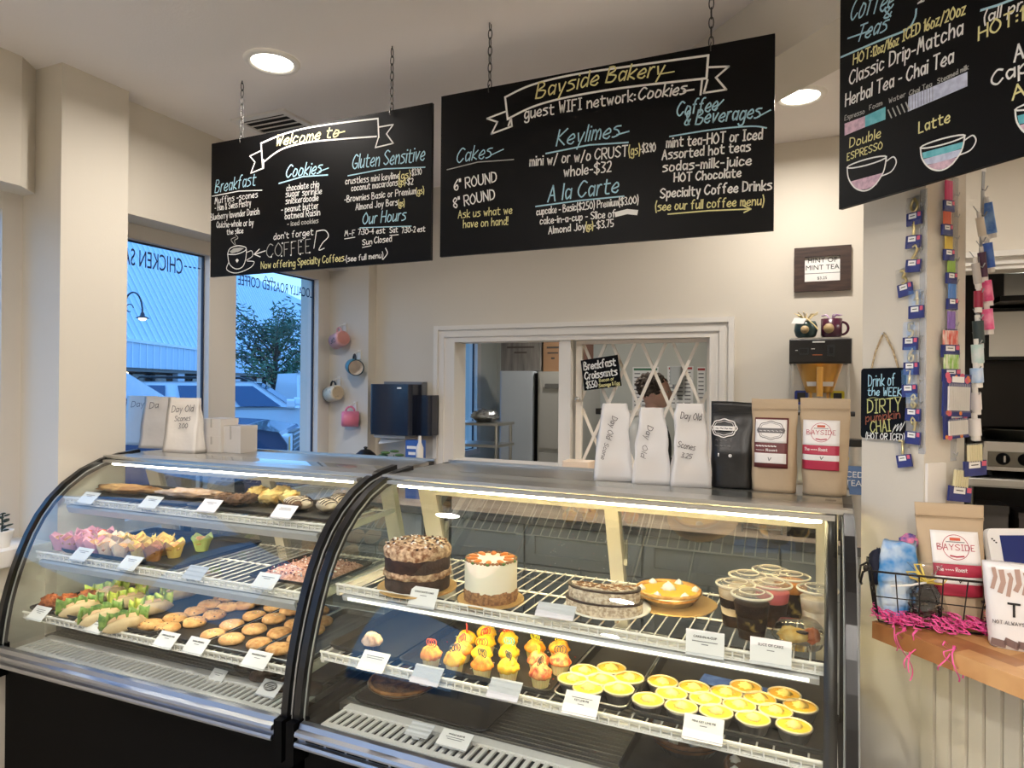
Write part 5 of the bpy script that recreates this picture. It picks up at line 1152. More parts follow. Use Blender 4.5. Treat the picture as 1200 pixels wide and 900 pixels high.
# vehicles
CARG = mat('vehicle_glass', (50, 78, 112), .06, spec=.8); TYRE = mat('tyre_rubber', (22, 22, 24), .8); CHR = mat('vehicle_chrome', (200, 204, 210), .15, 1.); AMB = mat('amber_lens', (236, 170, 40), .3); HEADL = mat('headlamp_lens', (225, 228, 232), .1)
def vehicle(name, label, loc, rz, prof, cabin, W_, paint, rack=False, inside=None):
    """prof: body side outline (x, z); cabin: (x, z) outline above it; nose at +x"""
    X = thing(name, label, 'vehicle', loc, rz); h = W_/2
    def loft(P, ins, mt, nm, par=X):
        m = MB(); n = len(P); v = []
        for s_, k in ((-1, 1), (-1, 0), (1, 0), (1, 1)):
            for (x, z) in P: v.append((x, s_*(h-ins(z)-(.05 if k else 0)), z - (0 if not k else 0)))
        # outer two rings form a softened shoulder
        f = [tuple(range(n)), tuple(range(3*n, 4*n))[::-1]]
        for a, b in ((0, 1), (1, 2), (2, 3)):
            f += [(a*n+i, b*n+i, b*n+(i+1) % n, a*n+(i+1) % n) for i in range(n)]
        m.add(v, f, mt, False); return m.build(nm, par)
    loft(prof, lambda z: .0, paint, 'body')
    zb = min(z for x, z in cabin); zt_ = max(z for x, z in cabin); ins = lambda z: .03+.2*(z-zb)/(zt_-zb)
    cb = loft(cabin, ins, paint, 'cabin')
    # glass: windscreen and side windows set proud of the cabin
    (xa, za), (xb, zb_) = cabin[-1], cabin[-2]                        # front lower, front upper
    y0 = h-ins(za)-.09; y1 = h-ins(zb_)-.09
    d = Vector((za-zb_ if False else (zb_-za), 0, (xa-xb))).normalized()*.012
    m = MB(); P = [Vector((xa+(xb-xa)*t, s_*(y0+(y1-y0)*t), za+(zb_-za)*t)) + d for t, s_ in ((.06, -1), (.06, 1), (.93, 1), (.93, -1))]; m.prism(P, -d*.8, CARG); m.build('windscreen', X)
    xr, zr_ = cabin[0]; xq, zq = cabin[1]
    n = 3 if xa-xr > 2.2 else 2
    for s_ in (-1, 1):
        for k in range(n):
            def edge(t, z):  # front/back slanted limits
                f_ = (z-za)/(zb_-za); return (xr+(xq-xr)*f_)*(1-t) + (xa+(xb-xa)*f_)*t
            lo, hi = za+.05, zb_-.09; t0, t1 = (k+.09)/n+.01, (k+.93)/n-.03
            P = [Vector((edge(t0, lo), s_*(h-ins(lo)+.002), lo)), Vector((edge(t1, lo), s_*(h-ins(lo)+.002), lo)), Vector((edge(t1, hi), s_*(h-ins(hi)+.002), hi)), Vector((edge(t0, hi), s_*(h-ins(hi)+.002), hi))]
            m = MB(); m.prism(P, (0, -s_*.015, 0), CARG); m.build('side_window', X)
    xn = max(x for x, z in prof); xt = min(x for x, z in prof)
    for x in (xn-.85, xt+.85):
        for s_ in (-1, 1):
            m = MB(); m.cyl((x, s_*(h-.19), .36), (x, s_*(h+.015), .36), .36, TYRE, 28); wv = m.build('wheel', X)
            m = MB(); m.cyl((x, s_*(h-.02), .36), (x, s_*(h+.025), .36), .21, CHR, 20); m.build('hub_cap', wv)
    zh = [z for x, z in prof if x > xn-.12]; zt2 = max(zh)
    for s_ in (-1, 1):
        m = MB(); m.rbox((xn-.1, s_*(h-.06), zt2-.26), (xn+.012, s_*(h-.46), zt2-.04), HEADL, .03, 0); hl = m.build('headlamp', X)
        m = MB(); m.rbox((xn-.09, s_*(h-.07), zt2-.24), (xn+.02, s_*(h-.16), zt2-.06), AMB, .015, 0); m.build('turn_signal', hl)
        m = MB(); m.rbox((xa-.12, s_*(h+.02), za+.02), (xa+.03, s_*(h+.24), za+.2), paint, .04, 0); m.build('wing_mirror', X)
    m = MB(); m.rbox((xn-.05, -h+.5, zt2-.3), (xn+.012, h-.5, zt2-.03), BLACKP, .03, 0)
    for k in range(4): m.box((xn-.02, -h+.5, zt2-.27+k*.065), (xn+.03, h-.5, zt2-.245+k*.065), CHR)
    m.build('grille', X)
    m = MB(); m.rbox((xn-.14, -h+.02, .36), (xn+.08, h-.02, .58), CHR, .05, 1); m.build('bumper', X)
    if rack:
        for s_ in (-1, 1): m = MB(); m.tube([(xq+.1, s_*(h-.33), zt_+.01), (xq+.15, s_*(h-.33), zt_+.07), (xb-.25, s_*(h-.33), zt_+.07), (xb-.1, s_*(h-.33), zt_+.01)], .022, BLACKP, 6); m.build('roof_rail', X)
    return X
BLUEP = mat('slate_blue_car_paint', (58, 78, 112), .2, .3, coat=.6); WHTP = mat('white_car_paint', (226, 230, 234), .25, coat=.5)
PRO = [(-2.3, .3), (-2.42, .6), (-2.4, 1.2), (-1.0, 1.24), (.75, 1.24), (1.9, 1.17), (2.36, 1.1), (2.46, .95), (2.46, .32)]
CAB = [(-2.25, 1.22), (-2.0, 1.84), (-.2, 1.9), (.05, 1.86), (.95, 1.22)]
vehicle('pickup_truck', 'slate blue truck with a big headlamp, parked nose-in just outside the window', (-8.45, 5.86, -.15), radians(35), PRO, [CAB[0], CAB[1], CAB[3], CAB[4]], 1.9, BLUEP)
g = EYE + ray(292, 450)*14
vehicle('white_suv', 'white vehicle with roof rails parked behind the blue truck', (g.x, g.y, -.15), radians(38), PRO, [(-2.3, 1.2), (-2.05, 1.72), (.15, 1.74), (.95, 1.2)], 1.85, WHTP, rack=True)
g = EYE + ray(400, 450)*17.5
vehicle('white_van', 'white van partly behind the window frame beyond the roof-railed vehicle', (g.x+.6, g.y+.6, -.15), radians(60), PRO, [(-2.35, 1.2), (-2.3, 1.95), (.3, 1.95), (1.1, 1.2)], 1.9, WHTP)
# ================================================================== the kitchen behind the hatch and the doorway
LATW = mat('lattice_white', (238, 230, 216), .5)
X = thing('lattice_screen', 'white expanding lattice screen in the pillar side of the hatch', 'lattice screen', (-.83, BY+.05, HZ0))
x0, x1, zl, zh = -1.225+.83, -.478+.83, .007, HZ1-HZ0-.014
m = MB()
for a, b in (((x0, zl), (x0+.035, zh)), ((x1-.02, zl), (x1, zh)), ((x0+.035, zh-.02), (x1-.02, zh)), ((x0+.035, zl), (x1-.02, zl+.02))): m.box((a[0], -.012, a[1]), (b[0], .012, b[1]), LATW)
m.build('frame', X)
cw = (x1-x0-.055)/4.0; hw = zh-.03
for lay, dz, yy in ((0, 1, .0), (1, -1, .013)):
    k = -3
    while k < 8:
        # slats zig across the frame: one family leans each way
        xa = x0+.035 + k*cw*.98; lean = cw*1.75
        p, q_ = (Vector((xa, yy, .02)), Vector((xa+lean, yy, zh-.02))) if dz > 0 else (Vector((xa+lean, yy, .02)), Vector((xa, yy, zh-.02)))
        # clip to the frame
        lo, hi = x0+.03, x1-.018; d = q_-p; t0, t1 = 0., 1.
        if abs(d.x) > 1e-6:
            ta, tb = (lo-p.x)/d.x, (hi-p.x)/d.x; t0, t1 = max(t0, min(ta, tb)), min(t1, max(ta, tb))
        if t1-t0 > .08:
            a, b = p+d*t0, p+d*t1; u_ = (b-a).normalized(); s_ = Vector((u_.z, 0, -u_.x))*.0085
            m = MB(); m.prism([a-s_, a+s_, b+s_, b-s_], (0, .008, 0), LATW); m.build('lattice_slat', X)
        k += 1
m = MB(); m.lathe([(.008, 0), (.008, .012), (.016, .018), (.014, .03), (0, .033)], (x0+.014, -.012, .385), STEEL, 16, axis=(0, -1, 0)); m.build('knob', X)
# chalk sign on the lattice
pc = onY(704, 437, BY+.02); X = thing('croissant_sign', 'small tilted black sign for breakfast croissants on the lattice', 'sign', (pc.x, BY+.024, pc.z)); X.rotation_euler = (0, radians(-8), 0)
m = MB(); m.box((-.108, -.004, -.087), (.108, .004, .087), BOARD); m.build('sign_panel', X)
f2 = lambda x, y: Vector((x, -.0048, y)); m = MB()
write(m, 'Breakfast', (-.095, .038), (.092, .038), .034, lambda x, y: f2(x, y), CHW, .006) if False else None
def wr(mb, t, p, q, h, mt, w_): 
    st, wd = text2d(t, .05, jig=.25); L = q[0]-p[0]; sx = L/wd
    for s_ in st: ribbon(mb, [(p[0]+a*sx, p[1]+b*h/8) for a, b in s_], w_, f2, mt)
wr(m, 'Breakfast', (-.095, .03), (.09, .03), .042, CHW, .0075); wr(m, 'Croissants', (-.095, -.024), (.092, -.024), .04, CHW, .007); wr(m, '$5.50', (-.092, -.074), (-.03, -.074), .036, CHW, .006)
m.build('white_lettering', X); m = MB(); wr(m, 'Bacon or', (-.015, -.05), (.07, -.05), .018, CHY, .0035); wr(m, 'Sausage & Egg', (-.02, -.078), (.1, -.078), .018, CHY, .0035); m.build('yellow_lettering', X)
# tall cooler and panelled door
X = thing('upright_cooler', 'tall pale blue-white cooler with boxes stacked on it', 'cooler', (-2.245, 5.45, 0)); COOLW = mat('cooler_white', (206, 216, 226), .3)
m = MB(); m.rbox((-.165, -.25, .06), (.155, .3, 1.675), COOLW, .02, 2); m.build('cooler_body', X); m = MB(); m.box((-.15, -.24, 0), (.14, .29, .06), BLACKP); m.build('plinth', X)
m = MB(); m.box((.157, -.255, .08), (.163, .3, 1.66), BLACKP); m.build('door_gasket', X)
X = thing('freezer', 'grey-white panelled freezer beside the cooler', 'freezer', (-1.93, 5.4, 0)); FRW = mat('freezer_white', (196, 196, 190), .4)
m = MB(); m.rbox((-.135, -.2, .04), (.25, .35, 1.67), FRW, .015, 2); m.build('freezer_body', X)
m = MB()
for z0_, z1_ in ((.12, 1.0), (1.04, 1.62)): m.prism([(-.11, -.2005, z0_), (.23, -.2005, z0_), (.23, -.2005, z1_), (-.11, -.2005, z1_)], (0, -.012, 0), FRW)
m.build('front_panel', X); m = MB(); m.rbox((-.06, -.222, 1.53), (.22, -.212, 1.57), mat('handle_recess', (120, 120, 116), .5), .01, 1); m.build('handle', X)
BOXG = mat('grey_carton', (134, 130, 124), .8, rgb2=(104, 100, 96), scale=26, stretch=(1, 1, .12)); BOXB = mat('brown_carton', (164, 128, 96), .8)
def carton(label, loc, sx, sy, sz, mt, mark):
    X = thing('carton', label, 'carton', loc); m = MB(); m.box((-sx/2, -sy/2, 0), (sx/2, sy/2, sz), mt); m.build('box_body', X)
    m = MB(); m.box((-sx/2-.001, -.03, sz-.001), (sx/2+.001, .03, sz+.001), mat('packing_tape', (196, 170, 128), .4)); m.build('packing_tape', X)
    m = MB()
    for k, (t, s_) in enumerate(mark): wq = len(t)*s_*.3; m.box((-wq, -sy/2-.001, sz*.74-k*.045-s_*.3), (wq, -sy/2, sz*.74-k*.045+s_*.3), mat('faded_print', (84, 76, 70), .8))
    m.build('carton_printing', X)
carton('wide grey carton on top of the upright cooler', (-2.24, 5.42, 1.677), .36, .34, .27, BOXG, [('HANDLE WITH CARE', .026), ('KEEP DRY', .024)])
carton('brown carton at the end of the row on the freezer', (-1.955, 5.42, 1.672), .17, .3, .27, BOXB, [('FRAGILE', .026), ('THIS WAY', .02), ('UP', .026)])
carton('darker carton behind the brown one on the freezer', (-1.79, 5.5, 1.672), .14, .3, .25, mat('dull_carton', (120, 86, 72), .8), [('DRY', .02)])
# steel table by the kitchen window
X = thing('steel_shelf_unit', 'small two-level steel shelf below the kitchen window', 'shelf unit', (-2.43, 5.0, 0)) if False else thing('steel_shelf_unit', 'small two-level steel shelf below the kitchen window', 'shelf unit', (-2.12, 4.35, 0))
for z_ in (1.12, 1.27): m = MB(); m.box((-.28, -.14, z_), (.16, .14, z_+.018), STEEL); m.build('shelf_board', X)
for a, b in ((-.26, -.12), (.14, -.12), (-.26, .12), (.14, .12)): m = MB(); m.cyl((a, b, 0), (a, b, 1.27), .012, STEEL, 10); m.build('leg', X)
X = thing('foil_dish', 'crumpled foil-covered dish on the steel shelf', 'dish', (-2.12, 4.33, 1.289)); m = MB(); m.lathe([(.06, 0), (.1, .03), (.105, .035)], (0, 0, 0), STEEL, 24); m.build('dish_bowl', X); m = MB(); m.ball((0, 0, .034), (.1, .1, .06), mat('crumpled_foil', (205, 210, 216), .25, 1., bump=.9, bscale=40), 24, 10, .2, 20, half=True); m.build('foil_cover', X)
# papers on the kitchen wall
GREYPR = mat('grey_print', (120, 118, 120), .7); TEALPR = mat('coloured_print', (70, 120, 90), .7); REDPR = mat('red_print', (176, 70, 66), .7)
for k, (a, b, lab, hc) in enumerate((((741, 430), (771, 482), 'printed notice with a green heading on the kitchen wall', TEALPR), ((782, 429), (812, 479), 'printed chart with a red heading on the kitchen wall', REDPR), ((817, 430), (826, 482), 'narrow printed strip at the edge of the lattice view', REDPR))):
    p = onY(*a, 6.185); q = onY(*b, 6.185); X = thing('wall_notice', lab, 'notice', ((p.x+q.x)/2, 6.198, (p.z+q.z)/2), 0, 'kitchen wall notices'); w2, h2 = abs(q.x-p.x)/2, abs(p.z-q.z)/2
    m = MB(); m.box((-w2, -.002, -h2), (w2, 0, h2), PAPER); m.build('paper_sheet', X); m = MB(); m.box((-w2*.9, -.003, h2*.84), (w2*.9, -.0015, h2*.94), hc); m.build('heading_band', X); m = MB()
    for j in range(9):
        zz = h2*(.7-j*.18)
        for i in range(3 if w2 > .08 else 1): xx = (-w2*.85+i*w2*.6) if w2 > .08 else -w2*.7; m.box((xx, -.003, zz-.006), (xx+w2*(.45 if w2 > .08 else 1.3), -.0015, zz+.004), GREYPR)
    m.build('fine_print', X)
X = thing('soap_dispenser', 'small clear wall dispenser beside the notices', 'dispenser', (onY(792, 440, 6.12).x, 6.12, onY(792, 440, 6.12).z)); m = MB(); m.rbox((-.05, -.04, -.08), (.05, .078, .08), mat('dispenser_grey', (190, 194, 192), .3), .02, 2); m.build('dispenser_box', X); m = MB(); m.cyl((0, -.02, -.08), (0, -.02, -.12), .02, STEEL); m.build('nozzle', X)
# clear domes and paper lamp-like dispenser behind the first bag
X = thing('napkin_box', 'cream paper box glowing under the lamps in front of the lattice', 'box', (-1.13, 3.46, .8862)); m = MB(); m.rbox((-.075, -.06, 0), (.075, .06, .265), mat('cream_box', (244, 222, 196), .5), .01, 2); m.build('box_body', X); m = MB(); m.box((-.03, -.061, .2), (.03, -.0595, .205), GREYPR); m.build('slot', X)
X = thing('bakery_cloche', 'clear plastic double dome with a white lid behind the paper bags', 'cloche', (-1.0, 3.9, 1.0)); ACR = sheer('frosted_acrylic', (226, 228, 226), .55, .2)
m = MB(); m.rbox((-.17, -.08, 0), (.17, .08, .03), TRIMW, .02, 2); m.build('base_tray', X)
for x_ in (-.085, .085): m = MB(); m.lathe([(.08, .03), (.082, .25), (.07, .33), (.04, .37), (0, .38)], (x_, 0, 0), ACR, 24); m.build('clear_dome', X)
m = MB(); m.box((-.13, -.03, .385), (.13, .03, .41), TRIMW); m.box((-.16, -.035, .385), (-.13, .035, .42), BLACKP); m.build('hinge_bar', X)
X = thing('prep_table', 'white prep table behind the hatch', 'table', (-.95, 4.0, 0)); m = MB(); m.box((-.5, -.2, .96), (.6, .2, 1.0), mat('prep_table_white', (206, 204, 196), .4)); m.build('table_top', X)
for a in (-.47, .57):
    for b in (-.17, .17): m = MB(); m.cyl((a, b, 0), (a, b, .96), .018, STEEL); m.build('leg', X)
# --- the griddle line seen through the doorway
DARKW = mat('dark_kitchen_panel', (52, 49, 47), .5)
m = MB(); m.box((.5, 5.0, 0), (3.2, 5.1, 2.6), DARKW); struct(m.build('wall_griddle'), 'dark panelled wall behind the griddle')
X = thing('griddle', 'stainless countertop griddle with black control knobs', 'griddle', (1.25, 4.62, 1.075)); BLK = mat('black_cast_metal', (22, 22, 23), .4, .4)
m = MB(); m.box((-.36, -.12, .03), (.5, .3, .19), STEEL); m.box((-.36, -.14, .16), (.5, -.12, .19), STEEL); m.build('griddle_body', X)
m = MB(); m.box((-.34, -.123, .05), (.48, -.1195, .135), STEELD); m.build('control_panel', X)
for x_ in (-.27, -.17, -.02, .13, .28):
    m = MB(); m.lathe([(.033, 0), (.033, .004), (.021, .008), (.019, .03), (0, .032)], (x_, -.123, .095), BLK, 20, axis=(0, -1, 0)); kn = m.build('knob', X); m = MB(); m.box((x_-.004, -.162, .08), (x_+.004, -.154, .115), STEEL); m.build('pointer', kn)
for a in (-.33, .47):
    for b in (-.09, .27): m = MB(); m.cyl((a, b, 0), (a, b, .03), .02, BLK); m.build('foot', X)
X = thing('saute_pan', 'wide black pan with a long upright handle on the griddle', 'pan', (1.1, 4.7, 1.267)); m = MB(); m.lathe([(0, 0), (.16, 0), (.19, .06), (.195, .065), (.185, .06), (.155, .006), (0, .006)], (0, 0, 0), STEELD, 32); m.build('pan_body', X)
m = MB(); m.tube([(.185, 0, .05), (.21, .0, .1), (.19, 0, .17), (.15, 0, .2)], .012, BLK, 8); m.build('handle', X)
X = thing('steel_stand', 'open steel stand with a rail under the griddle, boxes on its shelves', 'stand', (1.25, 4.62, 0)); m = MB(); m.box((-.46, -.2, 1.02), (.55, .32, 1.06), STEEL); m.rbox((-.47, -.225, 1.025), (.56, -.2, 1.073), STEEL, .01, 0); m.build('stand_top', X)
for a in (-.43, .52):
    for b in (-.18, .3): m = MB(); m.cyl((a, b, 0), (a, b, 1.02), .02, STEELD); m.build('leg', X)
for z_ in (.3, .68): m = MB(); m.box((-.44, -.18, z_), (.53, .3, z_+.02), STEELD); m.build('shelf_board', X)
for k, (x_, z_, s_, c, lab) in enumerate(((-.3, .702, (.14, .2, .2), (90, 84, 80), 'dark box on the upper shelf of the steel stand, by the post'), (-.1, .702, (.16, .2, .17), (70, 62, 60), 'black box on the upper shelf of the steel stand'), (.15, .702, (.2, .2, .1), (120, 116, 112), 'low grey box on the upper shelf of the steel stand'), (-.28, .322, (.16, .2, .22), (120, 40, 38), 'red-topped box on the lower shelf of the steel stand'), (-.05, .322, (.14, .2, .26), (150, 150, 150), 'grey box on the lower shelf of the steel stand'), (.2, .322, (.18, .2, .2), (60, 58, 62), 'dark box at the end of the lower shelf'))):
    X = thing('storage_box', lab, 'box', (1.25+x_, 4.66, z_), 0, 'boxes under the griddle'); m = MB(); m.box((-s_[0]/2, -s_[1]/2, 0), (s_[0]/2, s_[1]/2, s_[2]*.8), mat('storage_%d' % k, c, .6)); m.build('box_body', X); m = MB(); m.box((-s_[0]/2-.004, -s_[1]/2-.004, s_[2]*.8), (s_[0]/2+.004, s_[1]/2+.004, s_[2]), mat('storage_lid_%d' % k, tuple(int(v*.8+20) for v in c), .6)); m.build('box_cover', X)
X = thing('oven_hood', 'stainless hood over the griddle', 'hood', (1.4, 4.8, 2.07)); m = MB(); m.prism([(-.42, .2, 0), (-.42, -.3, 0), (-.42, -.3, .12), (-.42, .2, .4)], (1.3, 0, 0), STEEL); m.build('hood_shell', X)
m = MB(); m.box((-.44, -.31, -.03), (.9, .2, 0), BLK); m.build('hood_rim', X)
X = thing('steel_cabinet', 'stainless wall cabinet with a small black latch', 'cabinet', (1.3, 4.88, 1.745)); m = MB(); m.box((-.34, -.14, 0), (.8, .119, .26), STEEL); m.build('cabinet_body', X); m = MB(); m.box((-.36, -.15, -.02), (.82, .119, 0), BLK); m.box((-.36, -.15, .26), (.82, .119, .28), BLK); m.box((-.36, -.15, 0), (-.34, .119, .26), BLK); m.build('cabinet_frame', X)
m = MB(); m.lathe([(.014, 0), (.016, .02), (0, .022)], (-.12, -.14, .15), BLK, 14, axis=(0, -1, 0)); m.box((-.124, -.152, .1), (-.116, -.142, .15), BLK); m.build('latch', X)
# --- the person working behind the lattice
SKIN = mat('skin', (236, 188, 166), .55, sss=.1); HAIR = mat('dark_curly_hair', (70, 58, 50), .8, rgb2=(112, 98, 86), scale=60, bump=.6); SHIRT = mat('dark_grey_shirt', (62, 66, 64), .85, bump=.15, bscale=60); TROU = mat('dark_trousers', (40, 42, 50), .85)
def skin_body(name, J, E_, mt, parent, root=0):
    me = bpy.data.meshes.new(name); me.from_pydata([j[0] for j in J], E_, []); o = bpy.data.objects.new(name, me); COL.objects.link(o); o.parent = parent
    md = o.modifiers.new('skin', 'SKIN'); md.use_smooth_shade = True
    for i, sv in enumerate(me.skin_vertices[0].data): r = J[i][1]; sv.radius = (r, r) if not isinstance(r, tuple) else r; sv.use_root = (i == root)
    sd = o.modifiers.new('sub', 'SUBSURF'); sd.levels = 2; sd.render_levels = 2
    me.materials.append(mt); return o
PX, PY = -.985, 4.62
X = thing('person', 'person in a dark grey shirt standing in the kitchen, head turned aside behind the lattice', 'person', (PX, PY, 0), radians(8))
J = [((0, 0, .88), (.15, .11)), ((0, 0, 1.02), (.135, .1)), ((0, 0, 1.18), (.155, .105)), ((0, 0, 1.3), (.14, .085)), ((.0, 0, 1.37), (.06, .055)), ((.01, 0, 1.42), .05),
     ((0, -.13, 1.3), .058), ((.02, -.2, 1.22), .05), ((.05, -.22, 1.06), .04), ((.16, -.2, .98), .033), ((.26, -.15, .98), .027), ((0, .13, 1.3), .058), ((.02, .2, 1.22), .05), ((.05, .22, 1.06), .04), ((.16, .2, .98), .033), ((.26, .15, .98), .027),
     ((0, -.09, .82), .09), ((.01, -.1, .48), .062), ((-.01, -.1, .1), .042), ((.12, -.1, .035), .034), ((0, .09, .82), .09), ((.01, .1, .48), .062), ((-.01, .1, .1), .042), ((.12, .1, .035), .034)]
E1 = [(0, 1), (1, 2), (2, 3), (3, 4), (4, 5), (3, 6), (6, 7), (7, 8), (8, 9), (9, 10), (3, 11), (11, 12), (12, 13), (13, 14), (14, 15), (0, 16), (16, 17), (17, 18), (18, 19), (0, 20), (20, 21), (21, 22), (22, 23)]
bodyo = skin_body('body', J, E1, SHIRT, X)
# head faces +x (towards the doorway); profile built as a shaped ellipsoid
m = MB(); seg, rings = 32, 24; v = []
for i in range(rings+1):
    ph = -pi/2+pi*i/rings
    for k in range(seg):
        t = 2*pi*k/seg; d = Vector((cos(ph)*cos(t), cos(ph)*sin(t), sin(ph))); p = Vector((d.x*.095, d.y*.074, d.z*.118))
        fx = max(0, cos(t))*cos(ph)
        if d.z < -.1: p.x += .018*fx*(-d.z); p.y *= 1-.25*max(0, -d.z-.2)
        nose = math.exp(-((d.z+.12)/.13)**2)*math.exp(-((t if t < pi else t-2*pi)/.2)**2); p.x += .027*nose
        brow = math.exp(-((d.z-.13)/.08)**2)*max(0, fx-.5); p.x += .008*brow
        eye = math.exp(-((d.z-.02)/.08)**2)*math.exp(-((abs(t if t < pi else t-2*pi)-.4)/.16)**2); p.x -= .01*eye
        lips = math.exp(-((d.z+.47)/.06)**2)*math.exp(-((t if t < pi else t-2*pi)/.35)**2); p.x += .007*lips
        chin = math.exp(-((d.z+.8)/.15)**2)*max(0, fx); p.x += .014*chin
        v.append(p+Vector((.025, 0, 1.515)))
f = [(i*seg+k, i*seg+(k+1) % seg, (i+1)*seg+(k+1) % seg, (i+1)*seg+k) for i in range(rings) for k in range(seg)]
m.add(v, f, SKIN, True)
m.tube([(.0, 0, 1.36), (.005, 0, 1.44), (.01, 0, 1.5)], [.056, .05, .052], SKIN, 14)
for s_ in (-1, 1): m.ball((.012, s_*.076, 1.505), (.017, .008, .03), SKIN, 12, 8)
m.build('head', X)
for s_ in (-1, 1):
    m = MB()
    for k in range(4): m.tube([(.27+.0, s_*.15+(k-1.5)*.014, .975), (.3, s_*.145+(k-1.5)*.015, .965), (.325+.006*(k in (1, 2)), s_*.14+(k-1.5)*.015, .945)], [.0085, .0078, .0065], SKIN, 7)
    m.tube([(.265, s_*.12, .975), (.285, s_*.098, .97), (.305, s_*.092, .96)], [.01, .0085, .007], SKIN, 7); m.ball((.262, s_*.148, .977), (.035, .034, .015), SKIN, 12, 8); m.build('hand', X)
for s_ in (-1, 1): m = MB(); m.ball((.102, s_*.032, 1.519), (.008, .011, .006), mat('eye_white', (226, 222, 216), .3), 10, 6); m.ball((.1085, s_*.032, 1.519), (.0025, .0045, .0045), mat('eye_iris', (54, 40, 32), .3), 8, 6); m.build('eye', X)
m = MB(); m.tube([(.119, y_, 1.462+.002*abs(y_)*20) for y_ in (-.02, -.01, 0, .01, .02)], .003, mat('lips', (160, 96, 88), .5), 6); m.build('mouth', X)
m = MB(); m.ball((.0, 0, 1.555), (.108, .094, .092), HAIR, 30, 18, .22, 34)
for k in range(46):
    a = random.uniform(.55, 2*pi-.55); e = random.uniform(-.35, 1.2); m.ball((.0+.1*cos(a)*cos(e), .086*sin(a)*cos(e), 1.55+.088*sin(e)), (.022, .022, .02), HAIR, 8, 6, .5, 40, seed=k)
for v in m.v:
    if v.x > .06 and v.z < 1.575: v.x = .06
m.build('hair', X)
m = MB(); m.box((-.1, -.155, .3), (-.1+.21, .155, .9), TROU) if False else None
J2 = [((0, 0, .9), (.152, .118)), ((0, 0, .8), (.14, .11)), ((0, -.09, .74), .098), ((.01, -.1, .48), .07), ((-.01, -.1, .08), .058), ((0, .09, .74), .098), ((.01, .1, .48), .07), ((-.01, .1, .08), .058)]
skin_body('trousers', J2, [(0, 1), (1, 2), (2, 3), (3, 4), (1, 5), (5, 6), (6, 7)], TROU, X)
for s_ in (-1, 1): m = MB(); m.ball((.06, s_*.1, .0), (.14, .052, .085), BLACKP, 18, 8, half=True); m.build('shoe', X)
# ================================================================== back counter, wall things and things on the cases
CZ = .885
CABG = mat('grey_cabinet_paint', (168, 172, 174), .5); CTOP = mat('pale_wood_counter', (222, 196, 172), .4, rgb2=(208, 178, 152), scale=5, stretch=(1, 8, 1))
m = MB(); m.box((-2.57, 3.18, CZ-.006), (.5, BY-.001, CZ), CTOP); m.box((-2.57, 3.175, CZ-.04), (.5, BY-.0015, CZ-.0005), mat('counter_edge_grey', (96, 96, 96), .5)); o = m.build('back_counter'); tag(o, 'pale wooden back counter running along the wall under the hatch', 'counter')
k = 0; xs = [-2.56+.612*i for i in range(6)]
for i in range(5):
    X = thing('base_cabinet', 'grey shaker base cabinet under the back counter, %s from the street window' % ORD[i], 'cabinet', (xs[i], 3.215, 0), 0, 'grey base cabinets')
    m = MB(); m.box((.001, .012, .1), (.611, .37, CZ-.041), CABG); m.box((.01, .06, 0), (.6, .37, .1), BLACKP); m.build('cabinet_body', X)
    def shaker(x0, x1, z0, z1, nm):
        m = MB(); t = .05
        m.box((x0, .004, z0), (x1, .0115, z1), CABG)
        for a, b in (((x0, z0), (x0+t, z1)), ((x1-t, z0), (x1, z1)), ((x0+t, z0), (x1-t, z0+t)), ((x0+t, z1-t), (x1-t, z1))): m.box((a[0], -.008, a[1]), (b[0], .004, b[1]), CABG)
        return m.build(nm, X)
    shaker(.006, .606, .64, .835, 'drawer')
    for a, b in ((.006, .303), (.309, .606)): shaker(a, b, .11, .632, 'cabinet_door')
# paper towel and soap dispensers on the wall
DNAVY = mat('smoked_blue_plastic', (22, 28, 44), .18, spec=.6)
def wdisp(label, a, b, dep, mb_extra=None):
    p = onY(*a, BY-dep); q = onY(*b, BY-dep); w2, h2 = (q.x-p.x)/2, (p.z-q.z)/2
    return thing('wall_dispenser', label, 'dispenser', ((p.x+q.x)/2, BY, (p.z+q.z)/2), 0, 'wall dispensers'), w2, h2
X, w2, h2 = wdisp('large smoked dark blue paper towel dispenser on the wall', (433, 450), (481, 511), .2)
m = MB(); m.rbox((-w2, -.2, -h2), (w2, -.06, h2), DNAVY, .02, 2); m.build('front_cover', X); m = MB(); m.rbox((-w2*.97, -.06, -h2-.012), (w2*.97, -.0005, h2+.016), mat('dispenser_back', (120, 122, 126), .4), .01, 2); m.build('back_plate', X)
m = MB(); m.box((-w2*.8, -.19, -h2-.02), (w2*.7, -.03, -h2), GREYF); m.build('paper_slot', X); m = MB(); m.prism([(-w2*.7, -.13, -h2-.02), (w2*.55, -.13, -h2-.02), (w2*.5, -.16, -h2-.034), (-w2*.68, -.17, -h2-.06)], (0, .003, 0), PAPER); m.build('paper_towel', X); m = MB(); m.box((w2*.35, -.2015, h2*.82), (w2*.55, -.2, h2*.88), PAPER); m.build('emblem', X)
X, w2, h2 = wdisp('smaller dark blue soap dispenser beside the paper towels', (478, 463), (504, 511), .13)
m = MB(); m.rbox((-w2, -.13, -h2), (w2, -.03, h2), DNAVY, .02, 2); m.build('front_cover', X); m = MB(); m.box((-w2*.9, -.03, -h2), (w2*.9, -.0005, h2), BLACKP); m.build('back_plate', X); m = MB(); m.box((-w2*.6, -.1315, h2*.85), (-w2*.2, -.13, h2*.91), PAPER); m.tube([(-w2*.4+.008*cos(t), -.131, -h2*.72+.008*sin(t)) for t in [pi*k/5 for k in range(10)]], .0012, PAPER, 4, closed=True); m.build('emblem', X)
